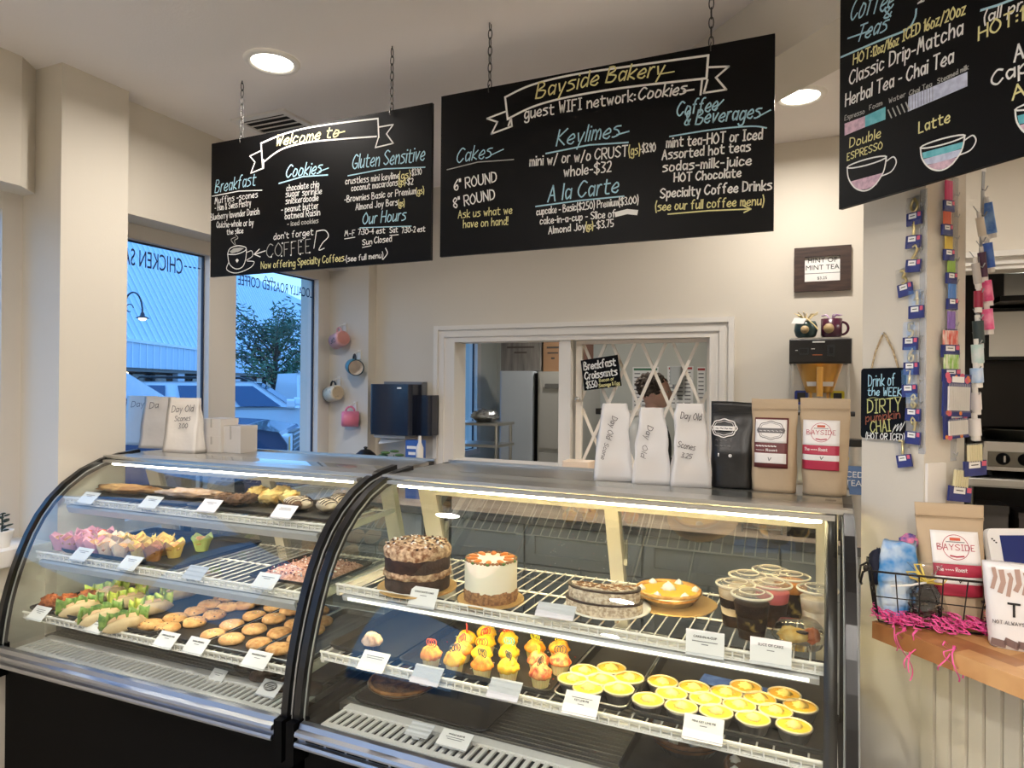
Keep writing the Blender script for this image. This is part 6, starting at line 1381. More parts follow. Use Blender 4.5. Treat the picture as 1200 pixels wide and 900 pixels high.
# mugs hanging by their handles
def mug(px, py, label, colour, inside, face, roll, kind, tex=None):
    """face: direction the mouth points (unit vector)"""
    p = onY(px, py, BY-.085-.058); X = thing('hanging_mug', label, 'mug', p, 0, 'mugs hanging on the wall hooks'); f_ = Vector(face).normalized(); r, h = .05, .105
    m = MB(); m.lathe([(r*.8, 0), (r*.95, .004), (r, .02), (r, h), (r*.94, h), (r*.92, .01), (0, .008)], -f_*h/2, colour, 28, axis=f_); m.lathe([(0, .0), (r*.8, 0)], -f_*h/2, colour, 28, axis=f_, cap=False)
    m.build('mug_body', X)
    m = MB(); m.lathe([(r*1.0, h-.002), (r*1.02, h+.002), (r*.93, h+.001)], -f_*h/2, tex or colour, 28, axis=f_, cap=False); m.lathe([(r*.915, h-.004), (r*.90, .012), (0, .0125)], -f_*h/2, inside, 28, axis=f_, cap=False); m.build('rim_and_inside', X)
    up = Vector((0, 0, 1)); up = (up - f_*up.dot(f_)).normalized()
    m = MB(); m.tube([f_*(.028*cos(t)) + up*(r*.9+.034*sin(t)) for t in [pi*k/12 for k in range(13)]], .0065, tex or colour, 8); m.build('handle', X)
    m = MB(); hk = p + up*(r+.03); hz = .035
    m.box((-.012, .05, r+.0), (.012, .0575, r+.06), TRIMW); m.tube([(0, .052, r+.05), (0, .01, r+.04), (0, .0, r+.03), (0, -.006, r+.036)], .004, TRIMW, 6)
    o = m.build('wall_hook', None, p); tag(o, 'white stick-on hook holding the %s' % kind, 'hook', 'mug hooks'); return X
PINK = mat('pink_glaze', (232, 168, 160), .3); PINK2 = mat('rose_glaze', (224, 128, 156), .3); TEAL = mat('teal_glaze', (76, 136, 152), .3); CRM = mat('speckled_cream_glaze', (226, 208, 176), .4, rgb2=(70, 62, 56), scale=46, mix=.72); INW = mat('white_glaze', (238, 230, 222), .3); DKG = mat('dark_glaze', (40, 44, 48), .4)
mug(398, 398, 'pink mug with dark script, topmost on the wall hooks', PINK, INW, (-.75, .35, -.15), 0, 'topmost pink mug')
mug(415, 430, 'teal mug with a white inside showing, second down on the wall hooks', TEAL, INW, (.75, -.62, -.12), 0, 'teal mug', DKG)
mug(391, 461, 'cream speckled mug with a dark rim, third down on the wall hooks', CRM, INW, (-.8, .3, -.1), 0, 'cream mug', DKG)
mug(410, 491, 'rose pink mug hung sideways, lowest on the wall hooks', PINK2, INW, (.8, .62, -.02), 0, 'lowest pink mug')
Xm = [o for o in COL.objects if o.get('label', '').startswith('pink mug with dark script')][0]
f_ = Vector((-.75, .35, -.15)).normalized(); n2 = Vector((0, -1, 0)); n2 = (n2-f_*n2.dot(f_)).normalized(); s2 = f_.cross(n2)
m = MB(); st, wd = text2d('Lets', .2)
for s_ in st: ribbon(m, [(a, b) for a, b in s_], .8, lambda x, y: -f_*((x-wd/2)*.004) + (n2*cos((y-4)*.09) + s2*sin((y-4)*.09)*(1))*.0508, INK)
m.build('dark_script', Xm)
# framed price sign
p = onY(931, 292, BY); q = onY(997, 340, BY); w2, h2 = (q.x-p.x)/2, (p.z-q.z)/2; X = thing('framed_sign', 'dark wood framed price sign for mint tea above the coffee maker', 'framed sign', ((p.x+q.x)/2, BY, (p.z+q.z)/2))
DW = mat('dark_wood_frame', (68, 50, 42), .5, rgb2=(48, 34, 29), scale=12, stretch=(1, 1, 8)); t = .048; m = MB()
for a, b in (((-w2, -h2), (w2, -h2+t)), ((-w2, h2-t), (w2, h2)), ((-w2, -h2+t), (-w2+t, h2-t)), ((w2-t, -h2+t), (w2, h2-t))): m.box((a[0], -.022, a[1]), (b[0], -.0005, b[1]), DW)
m.build('frame', X); m = MB(); m.box((-w2+t, -.008, -h2+t), (w2-t, -.0005, h2-t), PAPER); m.build('paper_insert', X)
for s_, z_, t_ in ((.034, .043, 'HINT OF'), (.034, .008, 'MINT TEA'), (.02, -.044, '$3.25')): type_text('lettering', t_, s_, basis((0, -.0085, z_), (1, 0, 0), (0, 0, 1), (0, -1, 0)), INK, X)
m = MB(); m.box((-w2*.62, -.0088, -.021), (w2*.62, -.0081, -.018), GREYPR); m.build('fine_print', X)
# coffee maker
bx, by = .0415, 3.455
X = thing('coffee_maker', 'black-fronted coffee maker with an amber brew basket on the back counter', 'coffee maker', (bx, by, CZ)); fy = -.15
BB = mat('brewer_black', (22, 22, 24), .3)
m = MB(); m.rbox((-.125, fy-.03, .775), (.125, .2, .885), BB, .008, 0); m.build('brew_head', X)
m = MB(); m.box((-.12, fy, .882), (.12, .2, .893), STEEL); m.box((.125, fy-.02, .78), (.13, .2, .885), STEEL); m.build('top_plate', X)
m = MB(); m.box((-.115, .03, .02), (.12, .2, .775), STEEL); m.build('column', X); m = MB(); m.rbox((-.13, fy-.03, 0), (.13, .2, .05), BB, .01, 2); m.build('warmer_base', X)
for x_ in (-.118, .112): m = MB(); m.box((x_, fy+.01, .05), (x_+.01, fy+.03, .775), STEEL); m.build('side_rail', X)
AMBP = mat('amber_plastic', (206, 152, 66), .35, sss=.1)
m = MB(); n = 28; v = []
for r_, z_ in ((.055, .645), (.06, .66), (.095, .77), (.098, .775)):
    for i in range(n): tt = 2*pi*i/n; v.append((r_*cos(tt), fy+.07+r_*sin(tt), z_))
m.add(v, [(j*n+i, j*n+(i+1) % n, (j+1)*n+(i+1) % n, (j+1)*n+i) for j in range(3) for i in range(n)]+[tuple(range(n))[::-1]], AMBP, True); bk = m.build('brew_basket', X)
m = MB(); m.rbox((-.013, fy-.06, .63), (.013, fy-.02, .76), AMBP, .008, 2); m.build('basket_handle', bk)
m = MB(); m.prism([(-.05, fy+.013, .675), (.055, fy+.013, .675), (.058, fy+.009, .695), (-.054, fy+.009, .695)], (0, -.012, 0), PAPER); m.build('label_strip', bk)
for x_ in (-.035, .035): m = MB(); m.box((x_-.006, fy+.03, .61), (x_+.006, fy+.05, .66), AMBP); m.build('basket_leg', bk)
m = MB(); m.rbox((-.085, fy-.0335, .815), (-.045, fy-.03, .845), DKG, .003, 1); m.box((-.082, fy-.036, .82), (-.05, fy-.0335, .84), BLACKP); m.rbox((.03, fy-.034, .808), (.06, fy-.03, .858), DKG, .003, 1); m.box((.037, fy-.039, .818), (.053, fy-.034, .846), BLACKP); m.build('switch_panel', X)
m = MB(); m.box((-.03, fy-.031, .868), (.02, fy-.03, .874), PAPER); m.box((-.1, fy-.031, .833), (-.09, fy-.03, .836), PAPER); m.box((-.035, fy-.031, .839), (-.02, fy-.03, .842), PAPER); m.box((-.03, fy-.031, .812), (.01, fy-.03, .815), mat('orange_print', (196, 110, 60), .6)); m.build('markings', X)
for nm, c, x_, lab in (('blue', (36, 62, 150), -.075, 'blue'), ('yellow', (206, 190, 50), .075, 'yellow')):
    m = MB(); m.rbox((x_-.028, fy+.06, .59), (x_+.028, fy+.1, .655), mat('carton_'+nm, c, .4), .008, 1); m.box((x_-.017, fy+.058, .603), (x_+.017, fy+.06, .645), BLACKP); m.build('tap_block', X)['label'] = lab+' plastic block'
m = MB(); m.lathe([(.03, 0), (.06, .05), (.062, .1), (.045, .16), (.05, .17)], (-.01, fy+.06, .05), pane('decanter_glass'), 24); m.build('glass_decanter', X)
m = MB(); m.rbox((-.135, fy-.05, .545), (.14, fy+.03, .565), BB, .006, 0); m.build('drip_shelf', X)
# gift mugs on top
zt_ = CZ+.893
X = thing('gift_mug', 'dark green gift mug with a white card and straw ribbon on the coffee maker', 'mug', (bx-.058, by-.1, zt_+.0005), 0, 'gift mugs on the coffee maker'); GRN = mat('dark_green_glaze', (52, 76, 74), .3); SEAL = mat('gold_seal', (176, 150, 108), .5); STRAW = mat('straw_ribbon', (226, 204, 146), .5); LILAC = mat('lilac_ribbon', (176, 140, 186), .4); MAR = mat('maroon_glaze', (72, 28, 48), .25)
m = MB(); m.lathe([(.03, 0), (.043, .01), (.05, .035), (.047, .06), (.041, .075), (.038, .074), (.03, .02), (0, .02)], (0, 0, 0), GRN, 28); m.build('mug_body', X)
m = MB(); m.lathe([(.018, 0), (.018, .0015), (0, .002)], (-.004, -.0485, .036), SEAL, 20, axis=(0, -1, .1)); m.build('gold_seal', X)
m = MB(); m.prism([(-.06, -.045, .065), (-.01, -.05, .062), (.002, -.045, .085), (-.048, -.04, .09)], (0, .001, .001), PAPER); m.build('gift_card', X); m = MB(); rnd = random.Random(3)
for k in range(16): a = rnd.uniform(0, 6.28); e = Vector((cos(a)*.05, sin(a)*.03, .1+rnd.random()*.02)); m.tube([(0, 0, .07), e*.6+Vector((0, 0, .035)), e], .0022, STRAW, 4)
m.tube([(.0, -.04, .09), (.03, -.055, .06), (.05, -.058, .035)], .004, STRAW, 4); m.build('straw_ribbon', X)
X = thing('gift_mug', 'maroon gift mug with a round handle and lilac ribbon on the coffee maker', 'mug', (bx+.048, by-.095, zt_+.0005), 0, 'gift mugs on the coffee maker')
m = MB(); m.lathe([(.036, 0), (.044, .01), (.044, .085), (.041, .085), (.04, .02), (0, .02)], (0, 0, 0), MAR, 28); m.build('mug_body', X); m = MB(); m.tube([(.042+.026*sin(t), 0, .042-.028*cos(t)) for t in [pi*k/12 for k in range(13)]], .0055, MAR, 8); m.build('handle', X)
m = MB(); m.lathe([(.022, 0), (.022, .0015), (0, .002)], (-.012, -.0432, .04), SEAL, 20, axis=(-.2, -1, 0)); m.build('round_seal', X); m = MB()
for k in range(10): a = rnd.uniform(0, 6.28); m.tube([(0, 0, .08), (cos(a)*.025, sin(a)*.02, .105), (cos(a)*.045, sin(a)*.03, .1)], .002, LILAC, 4)
m.build('lilac_ribbon', X)
# iced tea dispenser
X = thing('tea_urn', 'steel iced tea urn with a small sign, beside the coffee maker', 'tea urn', (.172, 3.222, CZ)); m = MB(); m.cyl((0, 0, 0), (0, 0, .42), .045, STEEL, 28); m.build('urn_body', X); m = MB(); m.cyl((0, 0, .42), (0, 0, .45), .047, BLACKP, 28); m.build('cover', X)
m = MB(); m.prism([(-.04, -.048, .22), (.04, -.048, .22), (.04, -.048, .34), (-.04, -.048, .34)], (0, .002, 0), mat('tea_sign_blue', (96, 124, 168), .5)); m.build('sign_plate', X); type_text('lettering', 'ICED\nTEA', .036, basis((0, -.0486, .285), (1, 0, 0), (0, 0, 1), (0, -1, 0)), PAPER, X); m = MB(); m.ball((-.012, -.03, .37), (.028, .012, .028), mat('lemon_yellow', (226, 208, 70), .5), 14, 10); m.build('lemon_ornament', X)
# clutter behind the coffee bags
X = thing('pastry_rack', 'small wire rack with wrapped snacks behind the kraft coffee bags', 'rack', (-.16, 3.38, CZ)); m = MB()
for z_ in (.02, .16, .3, .44):
    for y_ in (-.09, .09): m.cyl((-.12, y_, z_), (.05, y_, z_), .003, STEEL, 6)
for x_ in (-.12, .05):
    for y_ in (-.09, .09): m.cyl((x_, y_, 0), (x_, y_, .5), .004, STEEL, 6)
for z_ in (.02, .16, .3, .44):
    for k in range(9): m.cyl((-.12+k*.02125, -.09, z_), (-.12+k*.02125, .09, z_), .0018, STEEL, 5)
m.build('wire_frame', X)
for k, (x_, z_, c, lab) in enumerate(((-.08, .024, (40, 40, 44), 'black wrapped snack on the lowest tier of the wire rack'), (-.03, .164, (226, 170, 100), 'orange wrapped snack on the second tier of the wire rack'), (.0, .304, (206, 210, 206), 'white wrapped snack on the third tier of the wire rack'), (-.08, .304, (190, 206, 96), 'green wrapped snack on the third tier of the wire rack'), (.0, .024, (180, 186, 196), 'silver wrapped snack on the lowest tier of the wire rack'))):
    m = MB(); m.ball((0, 0, .035), (.034, .05, .034), mat('snack_%d' % k, c, .3), 14, 8, .3, 12, seed=k); mz = min(v.z for v in m.v)
    for v in m.v: v.z -= mz
    o = m.build('wrapped_snack', None, (-.16+x_, 3.38, CZ+z_)); tag(o, lab, 'snack', 'wrapped snacks on the rack')
# spray bottle, wipes box, plant leaf, black bowl at the far end of the counter
p = onY(405, 532, 3.4); X = thing('spray_bottle', 'white spray bottle under the hanging mugs', 'spray bottle', (p.x, 3.42, CZ)); m = MB(); m.lathe([(.035, 0), (.037, .02), (.035, .13), (.016, .175), (.014, .2)], (0, 0, 0), mat('white_plastic', (236, 236, 234), .4), 20); m.build('bottle', X); m = MB(); m.box((-.014, -.02, .2), (.034, .02, .235), TRIMW); m.prism([(.034, -.01, .235), (.034, .01, .235), (.028, .01, .18), (.028, -.01, .18)], (.006, 0, 0), TRIMW); m.build('trigger_head', X)
p = onY(487, 527, 3.4); X = thing('wipes_package', 'blue and white package standing below the soap dispenser', 'package', (p.x, 3.4, CZ)); m = MB(); m.rbox((-.055, -.03, 0), (.055, .03, .34), mat('package_blue', (58, 98, 172), .4), .01, 2); m.build('package_body', X)
m = MB()
for z_, w_ in ((.30, .04), (.265, .03), (.225, .045), (.18, .03)): m.box((-w_, -.0315, z_-.009), (w_*.6, -.03, z_+.008), PAPER)
m.build('white_lettering', X); m = MB(); m.lathe([(.02, .22), (.022, .3), (.01, .33), (.008, .37)], (.05, -.035, 0), TRIMW, 14); m.build('pump_nozzle', X)
p = onY(462, 535, 3.45); X = thing('small_plant', 'small round-leaved plant on the back counter', 'plant', (p.x, 3.42, CZ)); LG2 = mat('plant_leaf', (84, 116, 62), .4); m = MB(); m.lathe([(.04, 0), (.055, .1), (.05, .1), (.045, .09), (0, .09)], (0, 0, 0), mat('terracotta_pot', (150, 96, 72), .7), 20); m.build('pot', X)
m = MB()
for k in range(7): a = k*.9; m.tube([(0, 0, .08), (.02*cos(a), .02*sin(a), .16), (.04*cos(a), .04*sin(a), .2+.02*(k % 3))], .003, LG2, 5); m.ball((.05*cos(a), .05*sin(a), .22+.02*(k % 3)), (.032, .024, .009), LG2, 12, 6)
m.build('foliage', X)['kind'] = 'stuff'
p = onY(372, 534, 3.2); X = thing('round_griddle', 'black domed pan cover at the street-window end of the back counter', 'pan cover', (-2.44, 3.42, CZ)) if False else thing('pan_cover', 'black domed pan cover at the street-window end of the counter', 'pan cover', (-2.5, 3.44, CZ)); m = MB(); m.lathe([(.07, 0), (.07, .2), (.062, .235), (.03, .262), (0, .268)], (0, 0, 0), BLACKP, 28); m.build('domed_cover', X); m = MB(); m.lathe([(.008, .266), (.014, .28), (0, .284)], (0, 0, 0), BLACKP, 14); m.build('knob', X)
# ---------------------------------------------------------------- bags and boxes on the cases
TOPZ = 1.2505
BAGW = mat('white_paper_bag', (236, 230, 222), .7, bump=.25, bscale=14); GLSN = sheer('glassine', (240, 238, 236), .74, .5)
PENI = mat('felt_pen', (52, 44, 50), .7)
def bag(name, label, loc, rz, w_, d_, h_, mt, group, lines=(), top_in=.0, fold=.0, lean=0., notch=None, crumple=.004, seed=0, th=.9):
    """upright gusseted bag: open box at the foot, flattened to a line at the top"""
    X = thing(name, label, 'bag', loc, rz, group); m = MB(); N_ = 14; M_ = 9; v = []
    def ringpt(u, z):
        # u 0..1 round the bag; box at z=0, flat at the top
        t = z/h_; k = max(0., 1-t**th); dd = d_*k*.5+.002; ww = w_*.5*(1-top_in*t)
        per = [(-ww, -dd), (ww, -dd), (ww, dd), (-ww, dd)]
        s_ = u*4; i = int(s_) % 4; f_ = s_-int(s_); a, b = per[i], per[(i+1) % 4]; x, y = a[0]+(b[0]-a[0])*f_, a[1]+(b[1]-a[1])*f_
        if i in (1, 3): x *= 1-.35*sin(pi*f_)*t*(1-.3*t)      # gusset pulled in
        return Vector((x, y + lean*t, z))
    for j in range(N_+1):
        z = h_*j/N_
        for i in range(4*M_):
            p = ringpt(i/(4*M_), z); e = sin(pi*min(1, (j+.01)/N_*1.2) if j < N_ else 0)
            q = Vector((noise.noise(p*16+Vector((seed, 0, 0))), noise.noise(p*16+Vector((0, seed, 3))), 0))*crumple*2*(.3+t_ if (t_ := j/N_) < .9 else .5)
            v.append(p+q)
    n = 4*M_; f = [(j*n+i, j*n+(i+1) % n, (j+1)*n+(i+1) % n, (j+1)*n+i) for j in range(N_) for i in range(n)]; f.append(tuple(range(n))[::-1])
    m.add(v, f, mt, True); m.build('bag_body', X)
    def front(x, z):
        t = z/h_; k = max(0., 1-t**th); return Vector((x, -(d_*k*.5+.002) + lean*t - .0035 - crumple*.5, z))
    for part, mtx, strokes in lines:
        m = MB()
        for (txt, x0, z0, x1, z1, hh, sw) in strokes:
            st, wd = text2d(txt, .12); dx, dz = x1-x0, z1-z0; L = sqrt(dx*dx+dz*dz); ux, uz = dx/L, dz/L
            for s_ in st: ribbon(m, [(x0+ux*a*L/wd-uz*b*hh/8, z0+uz*a*L/wd+ux*b*hh/8) for a, b in s_], sw, front, mtx)
        m.build(part, X)
    return X, front
hx = lambda px, Y: onY(px, 500, Y).x
day = [('handwriting', PENI, [('Day Old', -.055, .172, .055, .178, .028, .0022), ('Scones', -.035, .135, .045, .14, .022, .002), ('3.00', -.01, .105, .035, .108, .02, .002)])]
zL = 1.2505
for lab, px, Y, rz, ln in (('white paper day-old bag standing against the pier', 166, 2.26, .2, [('handwriting', PENI, [('Day', -.05, .18, .02, .185, .028, .0022)])]), ('white paper day-old bag between two others by the window', 187, 2.18, .2, [('handwriting', PENI, [('Da', -.045, .18, .0, .185, .028, .0022)])]), ('white paper bag with day-old scones written on it, by the white boxes', 216, 2.09, .14, day)):
    q = onY(px, 536, Y); bag('paper_bag', lab, (q.x, Y, zL), rz, .165, .068, .235, BAGW, 'day-old bags on the window case', ln, seed=px, crumple=.003)
def carton_white(label, px0, px1, Y, z, h_, d_, rz):
    a = hx(px0, Y); b = hx(px1, Y); X = thing('pastry_box', label, 'box', ((a+b)/2, Y+d_/2, z), rz, 'white pastry boxes'); w2 = (b-a)/2; m = MB(); m.box((-w2, -d_/2, 0), (w2, d_/2, h_), BAGW); m.build('box_body', X); m = MB(); m.box((-w2-.001, -d_/2-.001, h_-.02), (w2+.001, d_/2+.001, h_+.001), BAGW); m.box((-.004, -d_/2-.002, h_*.5), (.004, -d_/2, h_), mat('box_seam', (200, 194, 186), .7)); m.build('box_flap', X)
carton_white('long low white pastry box beside the day-old bags', 237, 258, 2.15, zL, .068, .1, .05); carton_white('second white pastry box stacked on the low one', 237, 258, 2.15, zL+.0695, .075, .1, .03); carton_white('white pastry box at the open end of the box stack', 259, 281, 2.17, zL, .115, .1, .05)
# glassine bags with day-old goods
gl = lambda t: [('handwriting', PENI, t)]
for lab, px, Y, w_, h_, rz, ln in (('milky glassine bag by the napkin box, writing running down', 719, 2.13, .126, .245, .3, [('Day Old', -.006, .205, -.026, .135, .018, .0016), ('Scone', -.03, .12, -.042, .07, .014, .0014)]), ('milky glassine bag between two others on the cake case', 763, 2.11, .116, .235, .25, [('Day', -.012, .18, -.022, .14, .018, .0016), ('Old', -.026, .12, -.034, .085, .016, .0014)]), ('tall glassine bag with readable day-old writing, by the black coffee bag', 808, 2.10, .118, .25, .28, [('Day Old', -.03, .205, .03, .2, .02, .0018), ('Scones', -.04, .12, .01, .11, .018, .0016), ('3.25', -.03, .09, .0, .085, .014, .0014)])):
    q = onY(px, 565, Y); X, fr = bag('glassine_bag', lab, (q.x, Y, TOPZ), rz, w_, .085, h_, GLSN, 'glassine bags on the cake case', gl(ln), top_in=.35, seed=px, crumple=.006)
    m = MB(); m.ball((0, .0, .04), (.036, .022, .03), mat('scone_in_bag', (214, 180, 130), .8), 14, 8, .3, 10, seed=px); mz = min(v.z for v in m.v)
    for v in m.v: v.z += .003-mz
    m.build('scone_inside', X)
# coffee bags: flat-topped pouches
KRAFT = mat('kraft_paper', (188, 166, 136), .7, bump=.35, bscale=18); BLKBAG = mat('black_foil_bag', (22, 22, 23), .35, bump=.35, bscale=16); LABW = mat('label_white', (240, 236, 232), .5); MARN = mat('label_maroon', (104, 44, 44), .5); CRIM = mat('label_crimson', (176, 36, 66), .5); LGREY = mat('label_grey', (110, 106, 106), .5)
def pouch(label, loc, rz, w_, d_, h_, mt, flare=.06, lean=.0, seed=0, group='coffee bags'):
    X = thing('coffee_bag', label, 'coffee bag', loc, rz, group); m = MB(); N_ = 22; K = 28; v = []
    def half(t): return w_*.5*(1+flare*(t-.5)), max(.003, d_*.5*(1-max(0, (t-.42)/.45)**1.1 if t > .42 else 1) if t < .87 else .003)
    for j in range(N_+1):
        t = j/N_; a, b = half(t)
        for i in range(K):
            th = 2*pi*i/K; c, s_ = cos(th), sin(th); e = .55; x = a*(abs(c)**e)*(1 if c > 0 else -1); y = b*(abs(s_)**.7)*(1 if s_ > 0 else -1)
            p = Vector((x, y+lean*t, h_*t)); amp = .0045 if t < .85 else .002
            v.append(p+Vector((noise.noise(p*20+Vector((seed, 1, 0)))*amp*.6, noise.noise(p*22+Vector((seed, 5, 0)))*amp, (noise.noise(p*14+Vector((seed, 0, 9)))*.004 if 0 < j else 0))))
    n = K; m.add(v, [(j*n+i, j*n+(i+1) % n, (j+1)*n+(i+1) % n, (j+1)*n+i) for j in range(N_) for i in range(n)]+[tuple(range(n))[::-1], tuple(range(N_*n, (N_+1)*n))], mt, True); m.build('pouch', X)
    m = MB()
    for t in (.875, .89): a, b = half(t); m.box((-a*.99, -.0055+lean*t, h_*t), (a*.99, .0055+lean*t, h_*t+.0015), mt)
    m.build('seal_strip', X)
    def front(x, z):
        t = z/h_; a, b = half(t); k = (1-min(1, abs(x)/a)**(1/.55*2))**.35; return Vector((x, -b*max(.3, k)+lean*t-.0045, z))
    return X, front, half
def patch(X, front, x0, x1, z0, z1, mt, nm, off=0., nx=8, nz=8):
    m = MB(); v = [front(x0+(x1-x0)*i/nx, z0+(z1-z0)*j/nz)+Vector((0, -off, 0)) for j in range(nz+1) for i in range(nx+1)]; m.add(v, [(j*(nx+1)+i, j*(nx+1)+i+1, (j+1)*(nx+1)+i+1, (j+1)*(nx+1)+i) for j in range(nz) for i in range(nx)], mt, True); o = m.build(nm, X); q = o.modifiers.new('thick', 'SOLIDIFY'); q.thickness = .0006; return o
def words(X, front, txt, x0, x1, z, h_, mt, nm='lettering', off=.0012, w_=.0012, mb=None):
    m = mb or MB(); st, wd = text2d(txt, 0, jig=0); L = x1-x0
    for s_ in st: ribbon(m, [(x0+a*L/wd, z+b*h_/8) for a, b in s_], w_, lambda x, y: front(x, y)+Vector((0, -off, 0)), mt)
    if mb is None: m.build(nm, X)
def ovalmark(m, front, cx, cz, a, b, w_, mt, off=.0012, wav=0.):
    ribbon(m, [(cx+a*(1+wav*cos(8*t))*cos(t), cz+b*(1+wav*cos(8*t))*sin(t)) for t in [2*pi*k/40 for k in range(41)]], w_, lambda x, y: front(x, y)+Vector((0, -off, 0)), mt)
p = onY(858, 571, 2.13)
X, fr, hf = pouch('black foil coffee bag with a scalloped white badge', (p.x, 2.13, TOPZ), -.05, .122, .075, .256, BLKBAG, .08, seed=1)
m = MB(); ovalmark(m, fr, -.022, .178, .037, .026, .0032, LABW, .001, .05); ovalmark(m, fr, -.022, .178, .031, .02, .0014, LABW, .001, .05); m.build('badge_outline', X); patch(X, fr, -.056, .012, .171, .184, LABW, 'badge_band', .0014); 
words(X, fr, '~~~~', -.046, .002, .174, .008, BLKBAG, 'badge_lettering', .0024, .0018)
words(X, fr, '~-~', -.045, -.012, .138, .012, LGREY, 'pale_handwriting', .001, .0012); words(X, fr, '~~-~', -.045, .0, .122, .012, LGREY, 'pale_handwriting', .001, .0012)
m = MB(); ovalmark(m, fr, .0, .098, .003, .003, .004, LABW, .001); m.build('white_dot', X); patch(X, fr, -.036, -.032, .094, .104, LABW, 'white_tick', .001, 2, 2)
p = onY(907, 577, 2.115)
X, fr, hf = pouch('kraft coffee bag with a maroon and white label, between the black bag and the crimson-labelled bag', (p.x, 2.115, TOPZ), -.06, .124, .075, .268, KRAFT, .06, seed=2)
X['label'] = 'kraft coffee bag with a maroon-banded label, beside the black bag'
patch(X, fr, -.052, .04, .07, .213, MARN, 'label_back', .0); patch(X, fr, -.050, .036, .142, .208, LABW, 'label_top', .0012); patch(X, fr, -.050, .036, .083, .112, LABW, 'label_strip', .0012)
m = MB(); ovalmark(m, fr, -.007, .177, .036, .025, .002, LGREY, .0026, .05); ovalmark(m, fr, -.007, .177, .031, .0205, .001, LGREY, .0026, .05); m.build('badge_outline', X); patch(X, fr, -.044, .03, .170, .183, LGREY, 'badge_band', .0022); words(X, fr, '~~~~~~', -.038, .024, .173, .007, LABW, 'badge_lettering', .0032, .0011)
words(X, fr, '~~~~~~~', -.046, .008, .129, .008, LABW, 'white_lettering', .0016, .0024); words(X, fr, '~~~~ Roast', -.046, .012, .118, .006, LABW, 'white_lettering', .0016, .0011); words(X, fr, 'v', -.012, -.004, .091, .014, INK, 'tick_mark', .0026, .0016)
p = onY(966, 578, 2.11)
def bay_label(X, fr, x0, x1, zb, sc_, k=1.):
    H = .138*sc_; Wd = x1-x0; cx = (x0+x1)/2
    patch(X, fr, x0, x1, zb+.068*sc_, zb+H, LABW, 'label_top', .0012); patch(X, fr, x0, x1, zb+.042*sc_, zb+.068*sc_, CRIM, 'crimson_band', .0012); patch(X, fr, x0, x1, zb+.026*sc_, zb+.042*sc_, LABW, 'label_strip', .0012); patch(X, fr, x0, x1, zb, zb+.026*sc_, CRIM, 'crimson_foot', .0012)
    m = MB(); ovalmark(m, fr, cx, zb+.104*sc_, .026*sc_, .026*sc_, .0012*sc_, CRIM, .0026); m.build('emblem_ring', X)
    words(X, fr, 'BAYSIDE', cx-.037*sc_, cx+.037*sc_, zb+.098*sc_, .012*sc_, CRIM, 'brand_lettering', .003, .0013*sc_); m = MB()
    ribbon(m, [(cx-.012*sc_, zb+.086*sc_), (cx, zb+.084*sc_), (cx+.014*sc_, zb+.086*sc_)], .003*sc_, lambda x, y: fr(x, y)+Vector((0, -.003, 0)), CRIM); ribbon(m, [(cx-.008*sc_, zb+.121*sc_), (cx+.008*sc_, zb+.121*sc_)], .006*sc_, lambda x, y: fr(x, y)+Vector((0, -.003, 0)), mat('emblem_orange', (206, 90, 60), .6)); ribbon(m, [(cx-.018*sc_, zb+.115*sc_), (cx+.018*sc_, zb+.115*sc_)], .0015*sc_, lambda x, y: fr(x, y)+Vector((0, -.003, 0)), LGREY); m.build('emblem', X)
    words(X, fr, 'The ~~~~ Roast', x0+.006, x1-.03*sc_, zb+.053*sc_, .008*sc_, LABW, 'white_lettering', .002, .0011*sc_); words(X, fr, 'v', cx, cx+.008*sc_, zb+.03*sc_, .012*sc_, INK, 'tick_mark', .0026, .0014)
X, fr, hf = pouch('kraft coffee bag with a crimson-banded label, at the pillar end of the case', (p.x, 2.11, TOPZ), -.1, .122, .08, .272, KRAFT, .14, seed=3)
bay_label(X, fr, -.055, .04, .072, 1.0)
# ================================================================== wooden counter and pillar things
WD = [mat('butcher_block_%d' % k, c, .4, rgb2=c2, scale=14, stretch=(1, 1, 1), bump=.03) for k, (c, c2) in enumerate((((186, 134, 82), (168, 116, 68)), ((206, 158, 104), (190, 140, 88)), ((170, 116, 70), (150, 98, 56)), ((214, 172, 120), (200, 152, 100))))]
CTZ = 1.03; rnd = random.Random(9); m = MB(); d_ = -.183; r_ = 0
while d_ < .345:
    s_ = -1.115 + 0.; first = True
    while s_ < 2.2:
        L = min(rnd.uniform(.09, .3), 2.2-s_)
        m.prism([dg(s_, d_, CTZ-.037), dg(s_+L, d_, CTZ-.037), dg(s_+L, d_+.044, CTZ-.037), dg(s_, d_+.044, CTZ-.037)], (0, 0, .037), WD[rnd.randrange(4)]); s_ += L
    d_ += .044
o = m.build('wooden_counter'); tag(o, 'butcher-block counter on the beadboard half wall', 'counter')
# basket of gifts
BX, BY2 = .242, 1.762; X = thing('wire_basket', 'dark wire basket of gifts at the end of the wooden counter', 'basket', (BX, BY2, CTZ+.001), radians(1)); WR = mat('dark_wire', (62, 58, 56), .4, .8); m = MB()
def rect(hx_, hy_, z): return [(-hx_, -hy_, z), (hx_, -hy_, z), (hx_, hy_, z), (-hx_, hy_, z)]
B0, B1_ = (.098, .055), (.112, .066); H_ = .112
for t, rr in ((0, .0022), (.5, .0014), (1, .0026)):
    hx_, hy_ = B0[0]+(B1_[0]-B0[0])*t, B0[1]+(B1_[1]-B0[1])*t; m.tube(rect(hx_, hy_, .0025+H_*t), rr, WR, 6, closed=True)
for k in range(6):
    u_ = -1+2*k/5
    for sy in (-1, 1): m.tube([(u_*B0[0], sy*B0[1], .0025), (u_*B1_[0], sy*B1_[1], H_)], .0014, WR, 5)
